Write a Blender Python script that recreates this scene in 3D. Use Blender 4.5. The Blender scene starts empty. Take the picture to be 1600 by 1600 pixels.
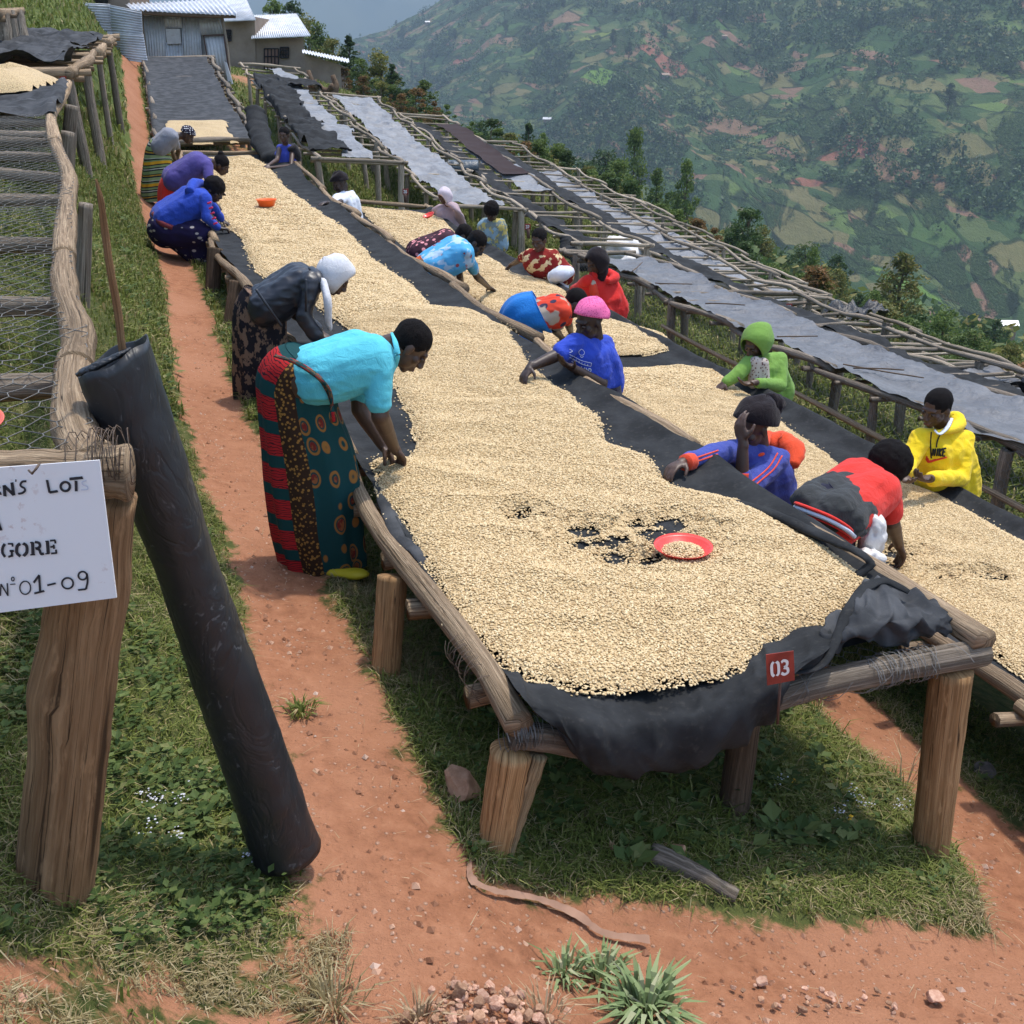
import bpy, bmesh, math, random
import numpy as np
from mathutils import Vector, Matrix, Quaternion
from math import sin, cos, tan, radians, pi, atan2, sqrt
random.seed(7)
RNG = np.random.default_rng(7)
SC = bpy.context.scene
COL = SC.collection
# ------------------------------------------------------------------ camera, sky, sun, exposure
PITCH = radians(23.5); EYE = 2.57; FOC = 1600.0
cam = bpy.data.cameras.new('camera'); cam_ob = bpy.data.objects.new('camera', cam); COL.objects.link(cam_ob)
cam_ob.location = (0, 0, EYE); cam_ob.rotation_euler = (pi/2 - PITCH, 0, 0)
cam.sensor_width = 36; cam.lens = 36.0; cam.clip_start = 0.05; cam.clip_end = 30000
SC.camera = cam_ob
SUN_EL, SUN_AZ = radians(71), radians(48)      # azimuth clockwise from +Y
world = bpy.data.worlds.new('World'); SC.world = world; world.use_nodes = True
wn = world.node_tree; wn.nodes.clear()
sky = wn.nodes.new('ShaderNodeTexSky'); sky.sky_type = 'NISHITA'; sky.sun_disc = False
sky.sun_elevation = SUN_EL; sky.sun_rotation = SUN_AZ; sky.air_density = 1.2; sky.dust_density = 2.0; sky.ozone_density = 1.2
bg = wn.nodes.new('ShaderNodeBackground'); bg.inputs[1].default_value = 0.15
wo = wn.nodes.new('ShaderNodeOutputWorld')
wn.links.new(sky.outputs[0], bg.inputs[0]); wn.links.new(bg.outputs[0], wo.inputs[0])
sun = bpy.data.lights.new('sun', 'SUN'); sun.energy = 2.05; sun.angle = radians(2.5); sun.color = (1, .95, .87)
sun_ob = bpy.data.objects.new('sun', sun); COL.objects.link(sun_ob); sun_ob.location = (0, 0, 50)
sdir = Vector((sin(SUN_AZ)*cos(SUN_EL), cos(SUN_AZ)*cos(SUN_EL), sin(SUN_EL)))
sun_ob.rotation_euler = sdir.to_track_quat('Z', 'Y').to_euler()
SC.view_settings.view_transform = 'Standard'; SC.view_settings.look = 'None'
SC.view_settings.exposure = 1.12; SC.view_settings.gamma = 1.0; SC.view_settings.use_curve_mapping = False
SC.cycles.max_bounces = 6; SC.cycles.diffuse_bounces = 3; SC.cycles.glossy_bounces = 3; SC.cycles.transmission_bounces = 4
SC.cycles.transparent_max_bounces = 12; SC.cycles.volume_bounces = 0

# ------------------------------------------------------------------ projection helpers
CP, SP = cos(PITCH), sin(PITCH)
def ray(px, py):
    a, b = px-800.0, 800.0-py
    return np.array([a, FOC*CP + b*SP, -FOC*SP + b*CP])
def PD(px, py, D):                      # the point a distance D ahead (world Y)
    r = ray(px, py); return r/r[1]*D + np.array([0, 0, EYE])
def PZ(px, py, z):
    r = ray(px, py); return r/r[2]*(z-EYE) + np.array([0, 0, EYE])
def mpp(D, py=800):                     # metres per pixel there
    r = ray(800, py); return D/r[1]
TH = radians(18.4)
DU = np.array([-sin(TH), cos(TH)]); NV = np.array([cos(TH), sin(TH)]); P0 = np.array([0.0, 2.39])
def UV(u, v): return P0[0]+u*DU[0]+v*NV[0], P0[1]+u*DU[1]+v*NV[1]
def XY2UV(x, y):
    x = np.asarray(x)-P0[0]; y = np.asarray(y)-P0[1]
    return x*DU[0]+y*DU[1], x*NV[0]+y*NV[1]

# ------------------------------------------------------------------ noise
def _h(i, j, s):
    s = int(s)
    n = (i*374761393 + j*668265263 + s*974634777) & 0x7fffffff
    n = ((n ^ (n >> 13))*1274126177) & 0x7fffffff
    return ((n ^ (n >> 16)) & 0xffff)/65535.0
def vnoise(x, y, s=0):
    x = np.asarray(x, float); y = np.asarray(y, float)
    i = np.floor(x).astype(np.int64); j = np.floor(y).astype(np.int64)
    fx = x-i; fy = y-j; fx = fx*fx*(3-2*fx); fy = fy*fy*(3-2*fy)
    a = _h(i, j, s); b = _h(i+1, j, s); c = _h(i, j+1, s); d = _h(i+1, j+1, s)
    return (a+(b-a)*fx)*(1-fy)+(c+(d-c)*fx)*fy - .5
def fbm(x, y, s=0, o=4, g=.5):
    t = 0; a = 1.0
    for k in range(o):
        t = t + a*vnoise(x*2**k+k*7.3, y*2**k-k*3.1, s+k); a *= g
    return t
def noise3(p, f, s=0):                  # cheap 3-d value noise from three 2-d slices
    p = p*f
    return (vnoise(p[:, 0]+p[:, 2]*.7, p[:, 1]-p[:, 2]*.4, s)+vnoise(p[:, 1]+p[:, 0]*.3, p[:, 2]*1.1, s+5)+vnoise(p[:, 2], p[:, 0]-p[:, 1]*.5, s+9))/1.5

# ------------------------------------------------------------------ terrain
V_K = np.array([-60, -20, -8, -4, -2.4, -1.6, -1.15, -.95, -.85, -.2, 0, .8, 1.56, 2.0, 2.3, 3.0, 3.75, 4.6, 5.35, 7.1, 9, 11.8, 13.2, 15, 20, 35, 80, 200, 272])
Z_K = np.array([14, 6.5, 3.2, 2.0, 1.45, 1.15, .95, .70, .60, .50, .36, .16, .0, -.1, -.22, -.45, -.74, -.95, -1.05, -1.45, -2.02, -2.98, -3.45, -4.1, -6.2, -12, -27, -72, -104])
def _smooth_interp(v, K, Z):
    t = 0
    for dv in (-.12, -.06, 0, .06, .12): t = t+np.interp(v+dv*(1+np.abs(v)*.12), K, Z)
    return t/5
U_R = np.array([-10, -3, -1.2, -.5, 8, 14, 18, 24, 31, 36, 60, 120, 400, 2000])
R_R = np.array([.55, .42, .25, .05, 0, .08, .38, 1.1, 2.0, 2.35, 2.8, 2.9, 1.0, 0])
def rise(u, v):
    r = np.interp(u, U_R, R_R)
    return r*np.where(v > 6, np.clip(1-(v-6)/34, .0, 1), 1)
def zg(x, y):
    u, v = XY2UV(x, y)
    z = _smooth_interp(v, V_K, Z_K)
    z = z + rise(u, v) + .6*np.clip(-z, 0, 1.5)*np.clip((u-30)/22, 0, 1)
    z = z + .46*np.clip((u-.3)/1.8, 0, 1)*np.clip((-v-.84)/.36, 0, 1)*np.clip((8-u)/3, 0, 1)
    z = z + .85*np.clip((-v-1.25)/.7, 0, 1)*np.clip((u-5)/6, 0, 1)
    z = z + .03*fbm(u*1.1, v*1.1, 3, 3) * np.clip((np.abs(v)+.5), .5, 1.5) + np.clip(np.abs(v)-13, 0, 60)/60*3*fbm(u*.04, v*.04, 8, 4)
    z = z + .012*fbm(u*5, v*5, 4, 3)
    return z
def zgf(x, y): return float(zg(np.array([x]), np.array([y]))[0])
def PG(px, py, h=0.0, tmax=400):        # where the pixel's ray meets the ground raised by h
    r = ray(px, py); r = r/r[1]
    t = np.concatenate([np.arange(1.0, 12, .01), np.arange(12, 60, .05), np.arange(60, tmax, .5)])
    z = EYE + r[2]*t; g = zg(r[0]*t, t)+h
    k = np.argmax(z < g)
    if k == 0: k = len(t)-1
    return np.array([r[0]*t[k], t[k], z[k]])

# ------------------------------------------------------------------ mesh helpers
def mesh_np(name, V, F, smooth=True, uv=None, attrs=None):
    V = np.asarray(V, np.float32); F = np.asarray(F, np.int32)
    me = bpy.data.meshes.new(name)
    me.vertices.add(len(V)); me.vertices.foreach_set('co', V.ravel())
    k = F.shape[1]
    me.loops.add(F.size); me.loops.foreach_set('vertex_index', F.ravel())
    me.polygons.add(len(F)); me.polygons.foreach_set('loop_start', np.arange(0, F.size, k, dtype=np.int32))
    me.polygons.foreach_set('loop_total', np.full(len(F), k, np.int32))
    me.polygons.foreach_set('use_smooth', np.full(len(F), smooth))
    if uv is not None:
        l = me.uv_layers.new(name='UVMap'); l.data.foreach_set('uv', np.asarray(uv, np.float32)[F.ravel()].ravel())
    if attrs:
        for n, a in attrs.items():
            at = me.attributes.new(n, 'FLOAT', 'POINT'); at.data.foreach_set('value', np.asarray(a, np.float32))
    me.update(calc_edges=True); me.validate()
    return me
def obj(name, me, mat=None, parent=None, loc=None, kind=None):
    o = bpy.data.objects.new(name, me); COL.objects.link(o)
    if mat is not None and me is not None:
        if len(me.materials) == 0: me.materials.append(mat)
    if parent is not None:
        o.parent = parent
    if loc is not None: o.location = loc
    if kind: o['kind'] = kind
    return o
def tag(o, label, cat, group=None, kind=None):
    o['label'] = label
    if kind: o['kind'] = kind
    else: o['category'] = cat
    if group: o['group'] = group
    return o
def empty(name, loc, label=None, cat=None, group=None):
    o = bpy.data.objects.new(name, None); COL.objects.link(o); o.location = [float(q) for q in loc]; o.empty_display_size = .1
    if label: tag(o, label, cat, group)
    return o
def local(V, origin): return np.asarray(V, float)-np.asarray(origin, float)
def grid_faces(nr, nc, closed=False):
    i = np.arange(nr-1)[:, None]; j = np.arange(nc if closed else nc-1)[None, :]
    a = i*nc+j; b = i*nc+(j+1) % nc; c = (i+1)*nc+(j+1) % nc; d = (i+1)*nc+j
    return np.stack([a+0*b, b, c, d+0*b], -1).reshape(-1, 4)
def resample(pts, n):
    pts = np.asarray(pts, float)
    d = np.concatenate([[0], np.cumsum(np.linalg.norm(np.diff(pts, axis=0), axis=1))])
    t = np.linspace(0, d[-1], n)
    return np.stack([np.interp(t, d, pts[:, k]) for k in range(pts.shape[1])], 1)
def catmull(pts, n):
    pts = np.asarray(pts, float); m = len(pts)
    P = np.vstack([2*pts[0]-pts[1], pts, 2*pts[-1]-pts[-2]])
    t = np.linspace(0, m-1-1e-9, n); i = t.astype(int); f = (t-i)[:, None]
    a, b, c, d = P[i], P[i+1], P[i+2], P[i+3]
    return .5*((2*b)+(-a+c)*f+(2*a-5*b+4*c-d)*f**2+(-a+3*b-3*c+d)*f**3)
def tube(path, rad, k=8, cap=True, rough=0.0, seed=0, flat=1.0):
    path = np.asarray(path, float); n = len(path); rad = np.broadcast_to(np.asarray(rad, float), (n,))
    T = np.gradient(path, axis=0); T /= np.linalg.norm(T, axis=1)[:, None]+1e-12
    ref = np.array([0, 0, 1.0]) if abs(T[:, 2]).mean() < .8 else np.array([1.0, 0, 0])
    A = np.cross(T, ref); A /= np.linalg.norm(A, axis=1)[:, None]+1e-12; B = np.cross(T, A)
    th = np.arange(k)*2*pi/k
    V = path[:, None, :] + rad[:, None, None]*(np.cos(th)[None, :, None]*A[:, None, :] + flat*np.sin(th)[None, :, None]*B[:, None, :])
    if rough:
        r = 1+rough*fbm(np.arange(n)[:, None]*.6+seed, np.cos(th)[None, :]*1.5+seed*3, seed, 3)
        V = path[:, None, :] + (V-path[:, None, :])*r[..., None]
    V = V.reshape(-1, 3); F = grid_faces(n, k, True)
    uu = np.stack([np.tile(np.arange(k)/k, n), np.repeat(np.linspace(0, 1, n), k)], 1)
    if cap:
        c0 = len(V); V = np.vstack([V, path[0], path[-1]])
        j = np.arange(k)
        f0 = np.stack([np.full(k, c0), (j+1) % k, j, j], 1); b = (n-1)*k
        f1 = np.stack([np.full(k, c0+1), b+j, b+(j+1) % k, b+(j+1) % k], 1)
        F = np.vstack([F, f0[:, [0, 1, 2, 2]], f1[:, [0, 1, 2, 2]]])
        uu = np.vstack([uu, [[.5, 0], [.5, 1]]])
    return V, F, uu
def mesh_tris(name, V, F, smooth=True, uv=None):        # F may hold degenerate quads (c repeated)
    if isinstance(smooth, np.ndarray): smooth, uv = True, smooth
    me = bpy.data.meshes.new(name)
    q = F[:, 2] != F[:, 3]
    faces = [tuple(f) if k else tuple(f[:3]) for f, k in zip(F.tolist(), q.tolist())]
    me.from_pydata(np.asarray(V).tolist(), [], faces)
    if uv is not None:
        l = me.uv_layers.new(name='UVMap'); li = np.zeros(len(me.loops), np.int32); me.loops.foreach_get('vertex_index', li)
        l.data.foreach_set('uv', np.asarray(uv, np.float32)[li].ravel())
    me.polygons.foreach_set('use_smooth', np.full(len(me.polygons), smooth)); me.update()
    return me
def join_parts(parts):
    Vs, Fs, Us, n = [], [], [], 0
    for V, F, U in parts:
        Vs.append(V); Fs.append(F+n); Us.append(U); n += len(V)
    return np.vstack(Vs), np.vstack(Fs), np.vstack(Us)
def box_mesh(sx, sy, sz, bevel=0.0, name='box'):
    bm = bmesh.new(); bmesh.ops.create_cube(bm, size=1)
    bmesh.ops.scale(bm, vec=(sx, sy, sz), verts=bm.verts)
    if bevel: bmesh.ops.bevel(bm, geom=bm.edges[:], offset=bevel, segments=2, affect='EDGES')
    me = bpy.data.meshes.new(name); bm.to_mesh(me); bm.free(); return me

# ------------------------------------------------------------------ materials
class MB:
    def __init__(s, name, rough=.8, spec=.3):
        s.m = bpy.data.materials.new(name); s.m.use_nodes = True; s.nt = s.m.node_tree; s.N = s.nt.nodes
        s.b = s.N['Principled BSDF']; s.b.inputs['Roughness'].default_value = rough; s.b.inputs['Specular IOR Level'].default_value = spec
        s.tc = s.N.new('ShaderNodeTexCoord')
    def n(s, t, **kw):
        d = s.N.new('ShaderNode'+t)
        for k, v in kw.items():
            if k in d.inputs: s.set(d.inputs[k], v)
            else: setattr(d, k, v)
        return d
    def set(s, sock, v):
        if isinstance(v, bpy.types.NodeSocket): s.nt.links.new(v, sock)
        elif isinstance(v, bpy.types.Node): s.nt.links.new(v.outputs[0], sock)
        else:
            if isinstance(v, (tuple, list)) and len(v) == 3 and sock.type == 'RGBA': v = (*v, 1)
            sock.default_value = v
    def map(s, co='Object', scale=(1, 1, 1), rot=(0, 0, 0), loc=(0, 0, 0)):
        d = s.N.new('ShaderNodeMapping'); s.nt.links.new(s.tc.outputs[co] if isinstance(co, str) else co, d.inputs[0])
        d.inputs['Scale'].default_value = scale; d.inputs['Rotation'].default_value = rot; d.inputs['Location'].default_value = loc
        return d.outputs[0]
    def noise(s, scale=5, detail=4, rough=.55, vec=None, dist=0):
        d = s.n('TexNoise'); d.inputs['Scale'].default_value = scale; d.inputs['Detail'].default_value = detail
        d.inputs['Roughness'].default_value = rough; d.inputs['Distortion'].default_value = dist
        s.nt.links.new(vec or s.tc.outputs['Object'], d.inputs['Vector']); return d.outputs[0]
    def vor(s, scale=5, feature='F1', vec=None, out=0, rnd=1.0):
        d = s.n('TexVoronoi', feature=feature); d.inputs['Scale'].default_value = scale; d.inputs['Randomness'].default_value = rnd
        s.nt.links.new(vec or s.tc.outputs['Object'], d.inputs['Vector']); return d.outputs[out]
    def ramp(s, fac, stops, interp='LINEAR'):
        d = s.n('ValToRGB'); s.nt.links.new(fac, d.inputs[0]); cr = d.color_ramp; cr.interpolation = interp
        while len(cr.elements) < len(stops): cr.elements.new(.5)
        for e, (p, c) in zip(cr.elements, stops):
            e.position = p; e.color = (*c, 1) if len(c) == 3 else c
        return d.outputs[0]
    def mix(s, f, a, b, mode='MIX'):
        d = s.n('Mix', data_type='RGBA', blend_type=mode)
        s.set(d.inputs[0], f); s.set(d.inputs[6], a); s.set(d.inputs[7], b); return d.outputs[2]
    def math(s, op, a, b=0.0, clamp=False):
        d = s.n('Math', operation=op); d.use_clamp = clamp; s.set(d.inputs[0], a); s.set(d.inputs[1], b); return d.outputs[0]
    def step(s, f, lo, hi):
        d = s.n('MapRange'); d.interpolation_type = 'SMOOTHSTEP'; s.set(d.inputs[0], f); d.inputs[1].default_value = lo; d.inputs[2].default_value = hi
        return d.outputs[0]
    def sep(s, v):
        d = s.n('SeparateXYZ'); s.nt.links.new(v, d.inputs[0]); return d.outputs
    def comb(s, x, y, z=0.0):
        d = s.n('CombineXYZ'); s.set(d.inputs[0], x); s.set(d.inputs[1], y); s.set(d.inputs[2], z); return d.outputs[0]
    def attr(s, name):
        d = s.n('Attribute', attribute_name=name); return d.outputs['Fac']
    def col(s, c): s.set(s.b.inputs['Base Color'], c); return s
    def bump(s, h, strength=.5, dist=.01, prev=None):
        d = s.n('Bump'); d.inputs['Strength'].default_value = strength; d.inputs['Distance'].default_value = dist
        s.set(d.inputs['Height'], h)
        if prev is not None: s.nt.links.new(prev, d.inputs['Normal'])
        s.nt.links.new(d.outputs[0], s.b.inputs['Normal']); return d.outputs[0]
    def objrand(s):
        d = s.n('ObjectInfo'); return d.outputs['Random']
# ------- soil / grass ground
def ground_material():
    M = MB('ground_soil', .95, .15)
    geo = M.n('NewGeometry').outputs['Position']
    n1 = M.noise(1.3, 6, .6, geo); n2 = M.noise(14, 6, .65, geo); n3 = M.noise(70, 4, .7, geo); n4 = M.noise(.35, 3, .5, geo)
    soil = M.ramp(n2, [(.25, (.20, .082, .042)), (.5, (.31, .135, .07)), (.75, (.40, .19, .105))])
    soil = M.mix(M.step(n1, .35, .7), soil, (.36, .17, .095))
    peb = M.vor(45, 'F1', geo); pebc = M.vor(45, 'F1', geo, 1)
    pr = M.sep(pebc)[0]
    pm = M.math('MULTIPLY', M.step(peb, .32, .22), M.step(pr, .72, .76))
    soil = M.mix(pm, soil, (.46, .27, .18))
    g = M.ramp(n2, [(.2, (.025, .032, .010)), (.45, (.055, .07, .018)), (.6, (.10, .10, .032)), (.8, (.17, .13, .06))])
    g = M.mix(M.step(n4, .5, .65), g, (.115, .125, .038))
    g2 = M.ramp(M.noise(3, 5, .6, geo), [(.3, (.05, .075, .016)), (.55, (.085, .11, .026)), (.75, (.16, .14, .055))])
    farm = M.attr('far')
    g = M.mix(farm, g, g2)
    m = M.attr('dirt'); w = M.math('ADD', m, M.math('MULTIPLY', M.math('SUBTRACT', M.noise(7, 6, .7, geo), .5), .9))
    f = M.step(w, .42, .56)
    M.col(M.mix(f, g, soil))
    h = M.math('ADD', M.math('MULTIPLY', n3, .4), M.math('MULTIPLY', n2, 1.0))
    h = M.math('SUBTRACT', h, M.math('MULTIPLY', M.math('SUBTRACT', 1.0, M.step(peb, .1, .34)), M.math('MULTIPLY', M.step(pr, .72, .76), -.4)))
    M.bump(h, .8, .03)
    return M.m
MAT = {}
MAT['ground'] = ground_material()

def plane_hit(px, py, P, N):
    r = ray(px, py); o = np.array([0, 0, EYE]); t = np.dot(np.asarray(P)-o, N)/np.dot(r, N); return o+r*t
def PU(px, py, u):                      # the pixel's ray on the upright plane across the beds at u
    return plane_hit(px, py, np.array([*UV(u, 0), 0]), np.array([DU[0], DU[1], 0]))
def PS(px, py, zf, lo=1.2, hi=60):      # the pixel's ray on a bed surface z = zf(u, v)
    r = ray(px, py); r = r/r[1]; t = np.concatenate([np.arange(lo, 12, .01), np.arange(12, hi, .04)])
    x, y, z = r[0]*t, t, EYE+r[2]*t; u, v = XY2UV(x, y); k = int(np.argmax(z < zf(u, v))); return np.array([x[k], y[k], z[k]]), float(u[k]), float(v[k])
# ------------------------------------------------------------------ GROUND AND PATHS
PA_U = [-3, -1, -.1, .5, 1.5, 4, 7, 10, 14, 20, 27, 31, 36]
PA_C = [-.2, -.35, -.38, -.4, -.43, -.58, -.61, -.68, -.85, -.95, -1.0, -1.0, -.2]
PA_W = [.35, .30, .24, .21, .18, .18, .17, .17, .17, .17, .18, .2, .6]
FR_V = [-3, -1.3, -.9, -.6, -.16, .13, .58, 1.13, 1.45, 1.6, 1.75, 4, 8]
FR_U = [-.8, -.66, -.46, -.3, -.12, -.17, -.25, -.36, -.47, -.2, .2, -.3, -.5]
def dirt_mask(u, v):
    u = np.asarray(u, float); v = np.asarray(v, float)
    c = np.interp(u, PA_U, PA_C); w = np.interp(u, PA_U, PA_W)
    m = 1-np.abs(v-c-.05*vnoise(u*1.4, u*0, 21))/(w*2)
    g = np.clip(1-np.abs(v-1.84-.08*vnoise(u*.9, u*0+3, 5))/.34, 0, 1)*(u > -.5)*np.clip(1.15-u*.03, 0, 1)
    m = np.maximum(m, g)
    f = .5+(np.interp(v, FR_V, FR_U)-u)*2.2
    f = np.where(v < -.55, np.minimum(f, .52), f)
    m = np.maximum(m, f)
    m = np.maximum(m, .62-np.hypot((u-40)/9, (v-3.3)/2.3)*.22 if True else m)
    m = np.maximum(m, .56-np.abs(v-1.0)*.25-np.clip(u-20, 0, 50)*.0-np.clip(17-u, 0, 9)*.1-np.clip(u-34, 0, 9)*.1)   # earth beside the upper bed
    m = np.maximum(m, .58-np.abs(v-4.5)*.3-np.clip(2-u, 0, 9)*.2-np.clip(u-14, 0, 9)*.3)
    m = m+.10*fbm(u*2.5, v*2.5, 31, 3)
    return np.clip(m, 0, 1)
def axis_steps(segs):
    out = [segs[0][0]]
    for a, b, st in segs:
        n = max(1, int(round((b-a)/st))); out += list(np.linspace(a, b, n+1)[1:])
    return np.array(out)
ua = axis_steps([(-6, -1.2, .3), (-1.2, 3, .028), (3, 8, .06), (8, 20, .15), (20, 45, .4), (45, 120, 2), (120, 400, 8), (400, 1500, 50)])
va = axis_steps([(-60, -12, 3), (-12, -4, .5), (-4, -1.6, .1), (-1.6, 2.6, .028), (2.6, 6, .08), (6, 16, .25), (16, 40, 1), (40, 285, 5)])
UU, VV = np.meshgrid(ua, va, indexing='ij')
GX, GY = UV(UU, VV)
GZ = zg(GX, GY)
DM = dirt_mask(UU, VV)
GZ = GZ - .02*np.clip((DM-.4)*4, 0, 1)*(UU < 14)
nearf = np.clip(1-(np.abs(UU)+np.abs(VV))/14, 0, 1)
GZ = GZ + nearf*(.012*fbm(UU*22, VV*22, 61, 3)*(UU < 8))
GV = np.stack([GX, GY, GZ], -1).reshape(-1, 3)
GF = grid_faces(len(ua), len(va))[:, ::-1]
dmf = DM.reshape(-1)
def zs(x, y):                            # ground height with the sunk path, for feet and posts
    u, v = XY2UV(np.array([x]), np.array([y])); return float(zg(np.array([x]), np.array([y]))[0]-.02*np.clip((dirt_mask(u, v)[0]-.4)*4, 0, 1))
facem = dmf[GF].mean(1); cu = UU.reshape(-1)[GF].mean(1); cv = VV.reshape(-1)[GF].mean(1)
is_path = (facem > .5) & (cv < 2.4) & (cu < 36)
far = np.clip((np.hypot(GV[:, 0], GV[:, 1])-9)/12, 0, 1)
def sub_mesh(name, mask):
    F = GF[mask]; used = np.unique(F); remap = np.full(len(GV), -1); remap[used] = np.arange(len(used))
    return mesh_np(name, GV[used], remap[F], attrs={'dirt': dmf[used], 'far': far[used]})
obj('ground', sub_mesh('ground', ~is_path), MAT['ground'], kind='structure')
pathob = obj('earth_path', sub_mesh('earth_path', is_path), MAT['ground'], kind='structure')

# ------------------------------------------------------------------ VALLEY HILLSIDE AND FAR MOUNTAIN
bot = [PD(2600, 1300, 250), PD(2000, 800, 300), PD(1600, 600, 380), PD(1200, 440, 520), PD(900, 300, 700), PD(700, 215, 900), PD(560, 130, 1300), PD(440, 110, 1900)]
cre = [PD(3400, -520, 800), PD(2400, -480, 900), PD(1600, -330, 1100), PD(1200, -240, 1250), PD(960, -140, 1400), PD(700, -8, 1500), PD(548, 64, 1600), PD(380, 112, 2300)]
NS, NT = 520, 300
B = catmull(bot, NS); Cc = catmull(cre, NS)
tt = np.concatenate([np.linspace(-.18, 1, NT-24), np.linspace(1.02, 1.5, 24)])
prof = np.interp(tt, [-.18, 0, .5, 1, 1.5], [-.16, 0, .49, 1.0, .55])
HV = np.zeros((NS, NT, 3))
for k in range(2): HV[:, :, k] = B[:, None, k]+(Cc[:, None, k]-B[:, None, k])*tt[None, :]
HV[:, :, 2] = B[:, None, 2]+(Cc[:, None, 2]-B[:, None, 2])*prof[None, :]
sl = np.concatenate([[0], np.cumsum(np.linalg.norm(np.diff((B+Cc)/2, axis=0), axis=1))])
tl = tt*650
SS, TT = np.meshgrid(sl, tl, indexing='ij')
amp = np.clip(np.minimum(tt+.05, 1.08-tt)*4, .25, 1)[None, :]
HV[:, :, 2] += amp*(46*fbm(SS/420, TT/600, 71, 3) + 14*(.5-np.abs(fbm(SS/130+TT/500, TT/260, 72, 3))*2)) + 1.6*fbm(SS/16, TT/16, 73, 3)
HVn = HV.reshape(-1, 3)
huv = np.stack([SS/100, TT/100], -1).reshape(-1, 2)
def hill_material():
    M = MB('hillside_fields', .95, .1)
    uv = M.tc.outputs['UV']
    wob = M.n('TexNoise'); wob.inputs['Scale'].default_value = 2.2; wob.inputs['Detail'].default_value = 4; M.nt.links.new(uv, wob.inputs['Vector'])
    w = M.n('VectorMath', operation='SCALE'); M.nt.links.new(wob.outputs['Color'], w.inputs[0]); w.inputs[3].default_value = .16
    v2 = M.n('VectorMath', operation='ADD'); M.nt.links.new(uv, v2.inputs[0]); M.nt.links.new(w.outputs[0], v2.inputs[1])
    mp = M.map(v2.outputs[0], (2.2, 5.0, 1), (0, 0, .25))
    cellc = M.sep(M.vor(1.0, 'F1', mp, 1, .95)); edge = M.vor(1.0, 'DISTANCE_TO_EDGE', mp, 0, .95)
    mp2 = M.map(v2.outputs[0], (4.6, 12, 1), (0, 0, .2)); cell2 = M.sep(M.vor(1.0, 'F1', mp2, 1, .9))
    cA = M.ramp(cellc[0], [(0, (0.043, 0.087, 0.029)), (.24, (0.058, 0.109, 0.038)), (.38, (0.109, 0.138, 0.046)), (.52, (0.174, 0.160, 0.065)), (.64, (0.232, 0.145, 0.087)), (.76, (0.072, 0.131, 0.036)), (.86, (0.290, 0.123, 0.080)), (.92, (0.189, 0.232, 0.051)), (.96, (0.145, 0.246, 0.043))], 'CONSTANT')
    cB = M.ramp(cell2[1], [(0, (0.051, 0.094, 0.032)), (.35, (0.109, 0.145, 0.051)), (.55, (0.189, 0.167, 0.072)), (.7, (0.072, 0.116, 0.041)), (.84, (0.246, 0.145, 0.094)), (.93, (0.131, 0.189, 0.051))], 'CONSTANT')
    c = M.mix(M.math('GREATER_THAN', cellc[1], .42), cA, cB)
    # banana groves and scrub: speckled green
    sp = M.noise(55, 5, .7, uv); sp2 = M.noise(26, 3, .6, uv)
    grove = M.step(M.noise(2.6, 6, .65, uv, .6), .51, .58)
    gc = M.ramp(sp, [(.3, (.030, .058, .020)), (.5, (.062, .110, .036)), (.62, (.11, .17, .065)), (.72, (.16, .22, .10))])
    c = M.mix(grove, c, gc)
    c = M.mix(M.math('MULTIPLY', M.step(sp2, .35, .75), .30), c, (.075, .10, .035))
    hedge = M.math('MULTIPLY', M.step(edge, .05, .02), M.step(M.noise(6, 3, .5, uv), .42, .52))
    c = M.mix(M.math('MULTIPLY', hedge, .85), c, (.022, .040, .016))
    M.col(c)
    t = M.sep(mp); terr = M.n('TexWave', wave_type='BANDS'); terr.bands_direction = 'Y'; terr.inputs['Scale'].default_value = 3.2; terr.inputs['Distortion'].default_value = 3; terr.inputs['Detail'].default_value = 2
    M.nt.links.new(uv, terr.inputs['Vector'])
    h = M.math('ADD', M.math('MULTIPLY', sp, M.math('ADD', M.math('MULTIPLY', grove, 2.2), .4)), M.math('MULTIPLY', terr.outputs[0], .06))
    M.bump(h, 1.0, 4.0)
    return M.m
MAT['hill'] = hill_material()
obj('valley_hillside', mesh_np('valley_hillside', HVn, grid_faces(NS, NT), uv=huv), MAT['hill'], kind='structure')

def far_mountain():
    n, m = 120, 30
    xs = np.linspace(-4200, 3600, n); t = np.linspace(0, 1, m)
    X = np.repeat(xs[:, None], m, 1); Y = 3300+1500*t[None, :]+X*0
    crest = 640+260*fbm(xs/1500, xs*0, 90, 3)+.05*xs
    Z = -120+(crest[:, None]+120)*np.sin(t[None, :]*pi/2)**1.1 + 120*fbm(X/600, Y/420, 91, 4)*t[None, :]
    M = MB('mountain', .95, .1); M.col(M.ramp(M.noise(.004, 6, .6), [(.35, (.03, .055, .02)), (.6, (.07, .09, .035))]))
    return obj('far_mountain', mesh_np('far_mountain', np.stack([X, Y, Z], -1).reshape(-1, 3), grid_faces(n, m)), M.m, kind='structure')
far_mountain()

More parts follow.
